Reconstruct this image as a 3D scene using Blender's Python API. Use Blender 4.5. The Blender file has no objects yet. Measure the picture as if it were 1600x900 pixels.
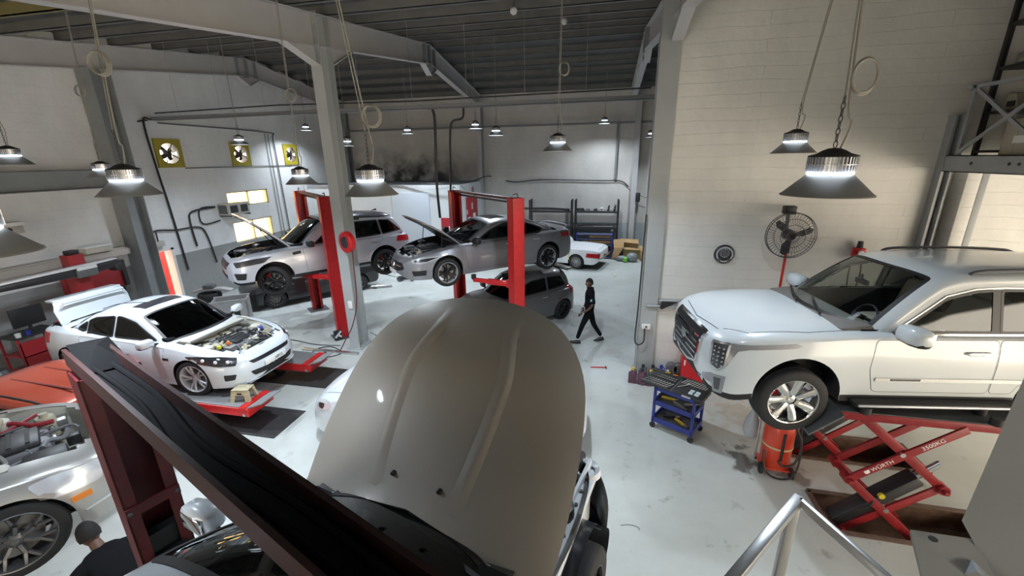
import bpy, bmesh, math, random
from mathutils import Vector, Matrix, geometry
from mathutils.bvhtree import BVHTree
random.seed(7)
PI = math.pi; R = math.radians
scene = bpy.context.scene
COL = scene.collection

# ------------------------------------------------------------------ camera
cam_d = bpy.data.cameras.new('camera'); cam = bpy.data.objects.new('camera', cam_d); COL.objects.link(cam)
cam_d.sensor_width = 36.0; cam_d.lens = 656.2 / 1600 * 36.0; cam_d.clip_start = 0.05; cam_d.clip_end = 200
th, yaw, roll = R(17.2), R(12.11), R(-0.958)
rt = Vector((math.cos(yaw), math.sin(yaw), 0)); fh = Vector((-math.sin(yaw), math.cos(yaw), 0)); zz = Vector((0, 0, 1))
fw = fh * math.cos(th) - zz * math.sin(th); up = fh * math.sin(th) + zz * math.cos(th)
r2 = rt * math.cos(roll) + up * math.sin(roll); u2 = up * math.cos(roll) - rt * math.sin(roll)
mw = Matrix((r2, u2, -fw)).transposed().to_4x4(); mw.translation = (0, 0, 4.6)
cam.matrix_world = mw
scene.camera = cam

# ------------------------------------------------------------------ world, exposure
w = bpy.data.worlds.new('world'); scene.world = w; w.use_nodes = True
bg = w.node_tree.nodes['Background']; bg.inputs[0].default_value = (1.0, 0.87, 0.70, 1); bg.inputs[1].default_value = 6.0
vs = scene.view_settings; vs.view_transform = 'Standard'; vs.look = 'None'; vs.gamma = 1.0; vs.use_curve_mapping = False
vs.exposure = 0.62
LAMP_W = 42.0

# ------------------------------------------------------------------ materials
MATS = {}
def mat(name, c, rough=.5, metal=0., coat=0., spec=.5, noise=0., nscale=6., bump=0., bscale=40., emit=0., dirt=None, trans=0.):
    if name in MATS: return MATS[name]
    m = bpy.data.materials.new(name); m.use_nodes = True; nt = m.node_tree; p = nt.nodes['Principled BSDF']
    p.inputs['Base Color'].default_value = (*c, 1); p.inputs['Roughness'].default_value = rough; p.inputs['Metallic'].default_value = metal
    p.inputs['Coat Weight'].default_value = coat; p.inputs['Coat Roughness'].default_value = .06; p.inputs['Specular IOR Level'].default_value = spec
    if emit: p.inputs['Emission Color'].default_value = (*c, 1); p.inputs['Emission Strength'].default_value = emit
    if trans: p.inputs['Transmission Weight'].default_value = trans
    if noise or bump:
        tc = nt.nodes.new('ShaderNodeTexCoord')
    if noise:
        n = nt.nodes.new('ShaderNodeTexNoise'); n.inputs['Scale'].default_value = nscale; n.inputs['Detail'].default_value = 6; n.inputs['Roughness'].default_value = .6
        nt.links.new(tc.outputs['Object'], n.inputs['Vector'])
        r = nt.nodes.new('ShaderNodeValToRGB'); r.color_ramp.elements[0].position = .3; r.color_ramp.elements[1].position = .7
        d = dirt if dirt else tuple(v * (1 - noise) for v in c)
        r.color_ramp.elements[0].color = (*d, 1); r.color_ramp.elements[1].color = (*c, 1)
        nt.links.new(n.outputs['Fac'], r.inputs['Fac']); nt.links.new(r.outputs['Color'], p.inputs['Base Color'])
    if bump:
        n2 = nt.nodes.new('ShaderNodeTexNoise'); n2.inputs['Scale'].default_value = bscale; n2.inputs['Detail'].default_value = 4
        nt.links.new(tc.outputs['Object'], n2.inputs['Vector'])
        b = nt.nodes.new('ShaderNodeBump'); b.inputs['Strength'].default_value = bump; b.inputs['Distance'].default_value = .01
        nt.links.new(n2.outputs['Fac'], b.inputs['Height']); nt.links.new(b.outputs['Normal'], p.inputs['Normal'])
    MATS[name] = m
    return m
def glass(name, tint, alpha, rough=.03):
    """tinted car glass: transparent tint mixed with a glossy coat by fresnel"""
    if name in MATS: return MATS[name]
    m = bpy.data.materials.new(name); m.use_nodes = True; nt = m.node_tree; nt.nodes.clear()
    o = nt.nodes.new('ShaderNodeOutputMaterial'); t = nt.nodes.new('ShaderNodeBsdfTransparent'); t.inputs[0].default_value = (*tint, 1)
    g = nt.nodes.new('ShaderNodeBsdfGlossy'); g.inputs['Roughness'].default_value = rough; g.inputs[0].default_value = (.9, .93, .95, 1)
    lw = nt.nodes.new('ShaderNodeLayerWeight'); lw.inputs[0].default_value = .5; pw = nt.nodes.new('ShaderNodeMath'); pw.operation = 'POWER'; pw.inputs[1].default_value = 4.; nt.links.new(lw.outputs['Facing'], pw.inputs[0])
    f = nt.nodes.new('ShaderNodeMath'); f.operation = 'MULTIPLY_ADD'; f.inputs[1].default_value = .85; f.inputs[2].default_value = .05; nt.links.new(pw.outputs[0], f.inputs[0])
    mx = nt.nodes.new('ShaderNodeMixShader'); nt.links.new(f.outputs[0], mx.inputs[0]); nt.links.new(t.outputs[0], mx.inputs[1]); nt.links.new(g.outputs[0], mx.inputs[2])
    nt.links.new(mx.outputs[0], o.inputs[0]); MATS[name] = m
    return m

def wall_mat(name, top, bottom=None, zsplit=1.1, soot=0., courses=True):
    """painted block wall: faint courses in relief, patchy paint, optional grey dado paint up to zsplit"""
    m = bpy.data.materials.new(name); m.use_nodes = True; nt = m.node_tree; p = nt.nodes['Principled BSDF']; p.inputs['Roughness'].default_value = .6
    tc = nt.nodes.new('ShaderNodeTexCoord'); geo = nt.nodes.new('ShaderNodeNewGeometry'); sep = nt.nodes.new('ShaderNodeSeparateXYZ')
    nt.links.new(geo.outputs['Position'], sep.inputs[0])
    n = nt.nodes.new('ShaderNodeTexNoise'); n.inputs['Scale'].default_value = .7; n.inputs['Detail'].default_value = 8; n.inputs['Roughness'].default_value = .65
    mp = nt.nodes.new('ShaderNodeMapping'); mp.inputs['Scale'].default_value = (1, 1, .6); nt.links.new(geo.outputs['Position'], mp.inputs[0]); nt.links.new(mp.outputs[0], n.inputs['Vector'])
    r = nt.nodes.new('ShaderNodeValToRGB'); r.color_ramp.elements[0].position = .25; r.color_ramp.elements[1].position = .65
    r.color_ramp.elements[0].color = (*[v * .78 for v in top], 1); r.color_ramp.elements[1].color = (*top, 1)
    nt.links.new(n.outputs['Fac'], r.inputs[0]); colr = r.outputs[0]
    if soot:
        n3 = nt.nodes.new('ShaderNodeTexNoise'); n3.inputs['Scale'].default_value = 1.3; n3.inputs['Detail'].default_value = 7
        nt.links.new(geo.outputs['Position'], n3.inputs['Vector'])
        a = nt.nodes.new('ShaderNodeMapRange'); a.inputs[1].default_value = 5.4; a.inputs[2].default_value = 3.6; nt.links.new(sep.outputs[2], a.inputs[0])
        b_ = nt.nodes.new('ShaderNodeMapRange'); b_.inputs[1].default_value = -6.3; b_.inputs[2].default_value = -8.5; nt.links.new(sep.outputs[0], b_.inputs[0])
        ml = nt.nodes.new('ShaderNodeMath'); ml.operation = 'MULTIPLY'; nt.links.new(a.outputs[0], ml.inputs[0]); nt.links.new(b_.outputs[0], ml.inputs[1])
        m2 = nt.nodes.new('ShaderNodeMath'); m2.operation = 'MULTIPLY'; nt.links.new(ml.outputs[0], m2.inputs[0])
        rr = nt.nodes.new('ShaderNodeMapRange'); rr.inputs[1].default_value = .35; rr.inputs[2].default_value = .6; nt.links.new(n3.outputs['Fac'], rr.inputs[0]); nt.links.new(rr.outputs[0], m2.inputs[1])
        m3 = nt.nodes.new('ShaderNodeMath'); m3.operation = 'MULTIPLY'; m3.inputs[1].default_value = soot; nt.links.new(m2.outputs[0], m3.inputs[0])
        mx = nt.nodes.new('ShaderNodeMixRGB'); mx.inputs[2].default_value = (.03, .03, .025, 1); nt.links.new(m3.outputs[0], mx.inputs[0]); nt.links.new(colr, mx.inputs[1]); colr = mx.outputs[0]
    if bottom:
        c = nt.nodes.new('ShaderNodeMath'); c.operation = 'LESS_THAN'; c.inputs[1].default_value = zsplit; nt.links.new(sep.outputs[2], c.inputs[0])
        mx = nt.nodes.new('ShaderNodeMixRGB'); mx.inputs[2].default_value = (*bottom, 1); nt.links.new(c.outputs[0], mx.inputs[0]); nt.links.new(colr, mx.inputs[1]); colr = mx.outputs[0]
    nt.links.new(colr, p.inputs['Base Color'])
    b = nt.nodes.new('ShaderNodeBump'); b.inputs['Strength'].default_value = .5; b.inputs['Distance'].default_value = .02
    if courses:
        cx = nt.nodes.new('ShaderNodeMath'); cx.operation = 'ADD'; nt.links.new(sep.outputs[0], cx.inputs[0]); nt.links.new(sep.outputs[1], cx.inputs[1])
        cb = nt.nodes.new('ShaderNodeCombineXYZ'); nt.links.new(cx.outputs[0], cb.inputs[0]); nt.links.new(sep.outputs[2], cb.inputs[1])
        br = nt.nodes.new('ShaderNodeTexBrick'); br.inputs['Scale'].default_value = 1.0; br.inputs['Brick Width'].default_value = 7.0; br.inputs['Row Height'].default_value = .21; br.inputs['Mortar Size'].default_value = .008; br.inputs['Mortar Smooth'].default_value = 1.0; br.offset = .37
        br.inputs[1].default_value = (1, 1, 1, 1); br.inputs[2].default_value = (.96, .96, .96, 1); br.inputs[3].default_value = (.55, .55, .55, 1)
        dn = nt.nodes.new('ShaderNodeTexNoise'); dn.inputs['Scale'].default_value = 1.1; dn.inputs['Detail'].default_value = 3; nt.links.new(geo.outputs['Position'], dn.inputs['Vector'])
        ds = nt.nodes.new('ShaderNodeVectorMath'); ds.operation = 'MULTIPLY_ADD'; ds.inputs[1].default_value = (.12, .12, 0); nt.links.new(dn.outputs['Color'], ds.inputs[0]); nt.links.new(cb.outputs[0], ds.inputs[2])
        nt.links.new(ds.outputs[0], br.inputs['Vector'])
        n4 = nt.nodes.new('ShaderNodeTexNoise'); n4.inputs['Scale'].default_value = 9; n4.inputs['Detail'].default_value = 5; nt.links.new(geo.outputs['Position'], n4.inputs['Vector'])
        ad = nt.nodes.new('ShaderNodeMath'); ad.operation = 'ADD'; nt.links.new(br.outputs[0], ad.inputs[0]); nt.links.new(n4.outputs['Fac'], ad.inputs[1])
        nt.links.new(ad.outputs[0], b.inputs['Height'])
    else:
        nt.links.new(n.outputs['Fac'], b.inputs['Height'])
    nt.links.new(b.outputs[0], p.inputs['Normal'])
    MATS[name] = m
    return m

def floor_mat():
    m = bpy.data.materials.new('epoxy_floor'); m.use_nodes = True; nt = m.node_tree; p = nt.nodes['Principled BSDF']
    geo = nt.nodes.new('ShaderNodeNewGeometry')
    def noise(sc, det, lo, hi, c0, c1):
        n = nt.nodes.new('ShaderNodeTexNoise'); n.inputs['Scale'].default_value = sc; n.inputs['Detail'].default_value = det; n.inputs['Roughness'].default_value = .62
        nt.links.new(geo.outputs['Position'], n.inputs['Vector']); r = nt.nodes.new('ShaderNodeValToRGB')
        r.color_ramp.elements[0].position = lo; r.color_ramp.elements[1].position = hi; r.color_ramp.elements[0].color = (*c0, 1); r.color_ramp.elements[1].color = (*c1, 1)
        nt.links.new(n.outputs['Fac'], r.inputs[0]); return n, r
    n1, r1 = noise(.55, 8, .3, .62, (.42, .44, .415), (.54, .57, .55))
    n2, r2_ = noise(2.6, 9, .27, .40, (.30, .27, .22), (1, 1, 1))
    mx = nt.nodes.new('ShaderNodeMixRGB'); mx.blend_type = 'MULTIPLY'; mx.inputs[0].default_value = .7
    nt.links.new(r1.outputs[0], mx.inputs[1]); nt.links.new(r2_.outputs[0], mx.inputs[2])
    # oil spots by the scissor lift, tyre-worn lane
    def spot(x, y, rx, ry, col, amt, prev):
        mp = nt.nodes.new('ShaderNodeMapping'); mp.vector_type = 'POINT'; mp.inputs['Location'].default_value = (-x / rx, -y / ry, 0); mp.inputs['Scale'].default_value = (1 / rx, 1 / ry, 0)
        nt.links.new(geo.outputs['Position'], mp.inputs[0])
        ln = nt.nodes.new('ShaderNodeVectorMath'); ln.operation = 'LENGTH'; nt.links.new(mp.outputs[0], ln.inputs[0])
        nn = nt.nodes.new('ShaderNodeTexNoise'); nn.inputs['Scale'].default_value = 5; nn.inputs['Detail'].default_value = 6; nt.links.new(geo.outputs['Position'], nn.inputs['Vector'])
        ma = nt.nodes.new('ShaderNodeMath'); ma.operation = 'MULTIPLY_ADD'; ma.inputs[1].default_value = 2.2; nt.links.new(nn.outputs['Fac'], ma.inputs[0]); nt.links.new(ln.outputs['Value'], ma.inputs[2])
        mr = nt.nodes.new('ShaderNodeMapRange'); mr.inputs[1].default_value = 1.75; mr.inputs[2].default_value = 1.45; mr.inputs[3].default_value = 0; mr.inputs[4].default_value = amt; nt.links.new(ma.outputs[0], mr.inputs[0])
        k = nt.nodes.new('ShaderNodeMixRGB'); k.inputs[2].default_value = (*col, 1); nt.links.new(mr.outputs[0], k.inputs[0]); nt.links.new(prev, k.inputs[1]); return k.outputs[0]
    o = spot(2.35, 6.15, .30, .55, (.07, .06, .05), .85, mx.outputs[0])
    o = spot(3.0, 5.9, .35, .4, (.12, .09, .06), .7, o)
    o = spot(2.9, 7.4, 1.2, .9, (.42, .33, .22), .5, o)
    o = spot(.4, 9.7, .5, .25, (.35, .3, .28), .45, o)
    nt.links.new(o, p.inputs['Base Color'])
    p.inputs['Roughness'].default_value = .38; p.inputs['Specular IOR Level'].default_value = .45
    b = nt.nodes.new('ShaderNodeBump'); b.inputs['Strength'].default_value = .06; nt.links.new(n1.outputs['Fac'], b.inputs['Height']); nt.links.new(b.outputs[0], p.inputs['Normal'])
    return m

WHITE = mat('white_paint', (.80, .83, .86), .32, coat=.6)
BLACKP = mat('black_plastic', (.012, .012, .013), .5)
RUBBER = mat('rubber', (.018, .018, .019), .75, bump=.2, bscale=60)
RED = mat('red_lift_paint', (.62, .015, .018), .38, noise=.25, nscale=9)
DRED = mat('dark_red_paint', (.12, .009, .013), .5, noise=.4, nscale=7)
GREYS = mat('grey_steel_paint', (.36, .38, .39), .5, noise=.15, nscale=3)
DGREY = mat('dark_grey', (.10, .105, .11), .5)
STEEL = mat('bare_steel', (.55, .56, .57), .32, metal=.9)
CHROME = mat('chrome', (.82, .83, .84), .08, metal=1.)
ALU = mat('cast_aluminium', (.60, .61, .63), .3, metal=.45)
CASTDK = mat('dark_alloy', (.05, .052, .055), .3, metal=.7)
BLACKM = mat('black_steel', (.02, .02, .022), .45)
INTD = mat('dark_interior', (.012, .012, .013), .9, spec=.1)
GLT = glass('tinted_glass', (.06, .07, .07), 1)
GLC = glass('clear_glass', (.86, .92, .90), 1)
GLL = glass('lens_glass', (.85, .88, .9), 1)
REDL = mat('red_lens', (.45, .01, .015), .15, coat=.5)
AMBER = mat('amber_lens', (.75, .22, .02), .25)
CARD = mat('cardboard', (.52, .33, .16), .8, noise=.15)
# ------------------------------------------------------------------ mesh helpers
def link(o): COL.objects.link(o); return o
def empty(name, loc=(0, 0, 0), rz=0, parent=None):
    o = bpy.data.objects.new(name, None); link(o); o.location = loc; o.rotation_euler = (0, 0, rz); o.empty_display_size = .1
    if parent: o.parent = parent
    return o
def tag(o, label, cat, group=None):
    o['label'] = label; o['category'] = cat
    if group: o['group'] = group
    return o
def thing(name, label, cat, loc=(0, 0, 0), rz=0, group=None):
    return tag(empty(name, loc, rz), label, cat, group)
def copy_tree(o, parent=None):
    c = o.copy(); link(c); c.parent = parent
    for ch in list(o.children): copy_tree(ch, c)
    return c

class MB:
    """collects geometry for one mesh"""
    def __init__(s): s.v = []; s.f = []; s.m = []
    def add(s, vs, fs, mi=0):
        n = len(s.v); s.v += [tuple(v) for v in vs]; s.f += [tuple(i + n for i in f) for f in fs]; s.m += [mi] * len(fs); return s
    def box(s, a, b, mi=0, mtx=None):
        (x0, y0, z0), (x1, y1, z1) = a, b
        vs = [Vector(p) for p in ((x0, y0, z0), (x1, y0, z0), (x1, y1, z0), (x0, y1, z0), (x0, y0, z1), (x1, y0, z1), (x1, y1, z1), (x0, y1, z1))]
        if mtx: vs = [mtx @ v for v in vs]
        return s.add(vs, ((0, 3, 2, 1), (4, 5, 6, 7), (0, 1, 5, 4), (1, 2, 6, 5), (2, 3, 7, 6), (3, 0, 4, 7)), mi)
    def bar(s, p, q, w, h, mi=0, upv=(0, 0, 1)):
        """rectangular bar from p to q, w across, h along up"""
        p = Vector(p); q = Vector(q); d = (q - p).normalized(); u = Vector(upv)
        if abs(d.dot(u)) > .98: u = Vector((0, 1, 0))
        a = d.cross(u).normalized(); u = a.cross(d).normalized()
        c = [(-w / 2, -h / 2), (w / 2, -h / 2), (w / 2, h / 2), (-w / 2, h / 2)]
        vs = [p + a * i + u * j for i, j in c] + [q + a * i + u * j for i, j in c]
        return s.add(vs, ((0, 1, 2, 3), (7, 6, 5, 4), (0, 4, 5, 1), (1, 5, 6, 2), (2, 6, 7, 3), (3, 7, 4, 0)), mi)
    def tube(s, pts, r, n=8, mi=0, cap=True):
        pts = [Vector(p) for p in pts]; rs = r if isinstance(r, (list, tuple)) else [r] * len(pts); rings = []; a = None
        for i, p in enumerate(pts):
            d = (pts[min(i + 1, len(pts) - 1)] - pts[max(i - 1, 0)]).normalized()
            if a is None: a = d.orthogonal().normalized()
            a = (a - d * a.dot(d)).normalized(); b = d.cross(a)
            rings.append([p + (a * math.cos(2 * PI * k / n) + b * math.sin(2 * PI * k / n)) * rs[i] for k in range(n)])
        vs = [v for g in rings for v in g]; fs = []
        for i in range(len(pts) - 1):
            for k in range(n): fs.append((i * n + k, i * n + (k + 1) % n, (i + 1) * n + (k + 1) % n, (i + 1) * n + k))
        if cap: fs.append(tuple(reversed(range(n)))); fs.append(tuple(range((len(pts) - 1) * n, len(pts) * n)))
        return s.add(vs, fs, mi)
    def lathe(s, prof, n=24, axis='z', c=(0, 0, 0), mi=0, a0=0, a1=2 * PI):
        """prof: (radius, height) list"""
        full = abs(a1 - a0 - 2 * PI) < 1e-6; m = n if full else n + 1; vs = []; c = Vector(c)
        for r, h in prof:
            for k in range(m):
                a = a0 + (a1 - a0) * k / n; x, y = r * math.cos(a), r * math.sin(a)
                vs.append(c + (Vector((x, y, h)) if axis == 'z' else Vector((x, h, y)) if axis == 'y' else Vector((h, x, y))))
        fs = []
        for i in range(len(prof) - 1):
            for k in range(n):
                k2 = (k + 1) % m if full else k + 1
                q = (i * m + k, i * m + k2, (i + 1) * m + k2, (i + 1) * m + k)
                fs.append(q if axis != 'y' else tuple(reversed(q)))
        return s.add(vs, fs, mi)
    def prism(s, poly, h0, h1, axis='z', mi=0):
        """extrude a 2D polygon; axis y: poly in (x,z); axis x: poly in (y,z)"""
        n = len(poly)
        def P(p, h): return (p[0], p[1], h) if axis == 'z' else (p[0], h, p[1]) if axis == 'y' else (h, p[0], p[1])
        vs = [P(p, h0) for p in poly] + [P(p, h1) for p in poly]
        fs = [tuple(range(n)), tuple(range(2 * n - 1, n - 1, -1))] + [(i, i + n, (i + 1) % n + n, (i + 1) % n) for i in range(n)]
        return s.add(vs, fs, mi)
    def sphere(s, c, r, n=12, m=8, sc=(1, 1, 1), mi=0):
        c = Vector(c); vs = []; fs = []
        for i in range(m + 1):
            t = PI * i / m
            for k in range(n):
                a = 2 * PI * k / n; vs.append(c + Vector((r * sc[0] * math.sin(t) * math.cos(a), r * sc[1] * math.sin(t) * math.sin(a), r * sc[2] * math.cos(t))))
        for i in range(m):
            for k in range(n): fs.append((i * n + k, (i + 1) * n + k, (i + 1) * n + (k + 1) % n, i * n + (k + 1) % n))
        return s.add(vs, fs, mi)
    def build(s, name, mats, parent=None, smooth=False, bevel=0., fix=True, sharp=35, loc=None):
        me = bpy.data.meshes.new(name); me.from_pydata(s.v, [], s.f)
        for m in (mats if isinstance(mats, (list, tuple)) else [mats]): me.materials.append(m)
        if any(s.m): me.polygons.foreach_set('material_index', s.m)
        if fix or bevel:
            bm = bmesh.new(); bm.from_mesh(me)
            if fix: bmesh.ops.remove_doubles(bm, verts=bm.verts, dist=1e-5); bmesh.ops.recalc_face_normals(bm, faces=bm.faces)
            if bevel:
                es = [e for e in bm.edges if len(e.link_faces) == 2 and e.calc_face_angle(0) > R(30)]
                bmesh.ops.bevel(bm, geom=es, offset=bevel, segments=2, affect='EDGES', profile=.5, clamp_overlap=True)
            bm.to_mesh(me); bm.free()
        if smooth or bevel:
            me.polygons.foreach_set('use_smooth', [True] * len(me.polygons)); me.set_sharp_from_angle(angle=R(sharp))
        o = bpy.data.objects.new(name, me); link(o)
        if parent: o.parent = parent
        if loc: o.location = loc
        return o
def rbox(name, a, b, m, parent=None, bev=.02, label=None, cat=None, group=None):
    o = MB().box(a, b).build(name, m, parent, bevel=bev)
    if label: tag(o, label, cat, group)
    return o
def arc(pts, n=6):
    """Catmull-Rom through points"""
    P = [Vector(p) for p in pts]; out = []
    for i in range(len(P) - 1):
        p0 = P[max(i - 1, 0)]; p1 = P[i]; p2 = P[i + 1]; p3 = P[min(i + 2, len(P) - 1)]
        for k in range(n):
            t = k / n; out.append(.5 * ((2 * p1) + (p2 - p0) * t + (2 * p0 - 5 * p1 + 4 * p2 - p3) * t * t + (3 * p1 - p0 - 3 * p2 + p3) * t ** 3))
    return out + [P[-1]]
def pchip(tab):
    xs = [p[0] for p in tab]; ys = [p[1] for p in tab]; n = len(xs); d = [(ys[i + 1] - ys[i]) / (xs[i + 1] - xs[i]) for i in range(n - 1)]; m = [0.] * n
    m[0] = d[0]; m[-1] = d[-1]
    for i in range(1, n - 1): m[i] = 0. if d[i - 1] * d[i] <= 0 else 2 * d[i - 1] * d[i] / (d[i - 1] + d[i])
    def f(x):
        if x <= xs[0]: return ys[0]
        if x >= xs[-1]: return ys[-1]
        i = max(k for k in range(n - 1) if xs[k] <= x); h = xs[i + 1] - xs[i]; t = (x - xs[i]) / h
        return (2 * t ** 3 - 3 * t * t + 1) * ys[i] + (t ** 3 - 2 * t * t + t) * h * m[i] + (-2 * t ** 3 + 3 * t * t) * ys[i + 1] + (t ** 3 - t * t) * h * m[i + 1]
    return f
def inpoly(x, y, P):
    c = False; n = len(P); j = n - 1
    for i in range(n):
        if (P[i][1] > y) != (P[j][1] > y) and x < (P[j][0] - P[i][0]) * (y - P[i][1]) / (P[j][1] - P[i][1]) + P[i][0]: c = not c
        j = i
    return c
def area2(P): return sum(P[i - 1][0] * P[i][1] - P[i][0] * P[i - 1][1] for i in range(len(P))) / 2
def round_poly(P, r=.03, n=3):
    """round the corners of a polygon"""
    out = []; N = len(P)
    for i in range(N):
        p0 = Vector(P[i - 1]); p = Vector(P[i]); p2 = Vector(P[(i + 1) % N]); a = (p0 - p); b = (p2 - p); ra = min(r, a.length * .45); rb = min(r, b.length * .45)
        A = p + a.normalized() * ra; B = p + b.normalized() * rb
        for k in range(n + 1):
            t = k / n; out.append(tuple((1 - t) ** 2 * A + 2 * t * (1 - t) * p + t * t * B))
    return out
def offset_poly(P, d):
    """offset a closed polygon outward by d"""
    s = 1 if area2(P) > 0 else -1; out = []; N = len(P)
    for i in range(N):
        a = Vector(P[i]) - Vector(P[i - 1]); b = Vector(P[(i + 1) % N]) - Vector(P[i])
        if a.length < 1e-7: a = b
        if b.length < 1e-7: b = a
        t = (a.normalized() + b.normalized());
        if t.length < 1e-6: t = a
        t.normalize(); n = Vector((t.y, -t.x)) * s; out.append((P[i][0] + n.x * d, P[i][1] + n.y * d))
    return out
def resample(P, step, closed=True):
    out = []; N = len(P)
    for i in range(N if closed else N - 1):
        a = Vector(P[i]); b = Vector(P[(i + 1) % N]); k = max(1, int(math.ceil((b - a).length / step)))
        for j in range(k): out.append(tuple(a + (b - a) * (j / k)))
    if not closed: out.append(tuple(P[-1]))
    return out
def fill(P, step):
    """triangulated interior of a polygon with grid points; returns verts2d, faces, boundary count"""
    B = resample(P, step); n = len(B); xs = [p[0] for p in B]; ys = [p[1] for p in B]; ins = []
    x = min(xs) + step / 2
    inner = offset_poly(P, -step * .35)
    while x < max(xs):
        y = min(ys) + step / 2
        while y < max(ys):
            if inpoly(x, y, inner): ins.append((x, y))
            y += step
        x += step
    V, E, F, *_ = geometry.delaunay_2d_cdt([Vector(p) for p in B + ins], [(i, (i + 1) % n) for i in range(n)], [], 1, 1e-6)
    return [tuple(v) for v in V], [tuple(f) for f in F]
# ------------------------------------------------------------------ cars
def text(name, body, size, m, parent=None, mtx=None, extrude=.002):
    cu = bpy.data.curves.new(name, 'FONT'); cu.body = body; cu.size = size; cu.align_x = 'CENTER'; cu.align_y = 'CENTER'; cu.extrude = extrude
    t = bpy.data.objects.new(name + '_tmp', cu); link(t); dg = bpy.context.evaluated_depsgraph_get(); me = bpy.data.meshes.new_from_object(t.evaluated_get(dg))
    bpy.data.objects.remove(t); bpy.data.curves.remove(cu); me.name = name; me.materials.clear(); me.materials.append(m)
    o = bpy.data.objects.new(name, me); link(o)
    if parent: o.parent = parent
    if mtx: o.matrix_local = mtx
    return o
def frame(origin, xdir, ydir):
    """matrix whose local x/y lie along xdir/ydir (for text and badges)"""
    x = Vector(xdir).normalized(); z = x.cross(Vector(ydir)).normalized(); y = z.cross(x)
    m = Matrix((x, y, z)).transposed().to_4x4(); m.translation = origin; return m

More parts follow.
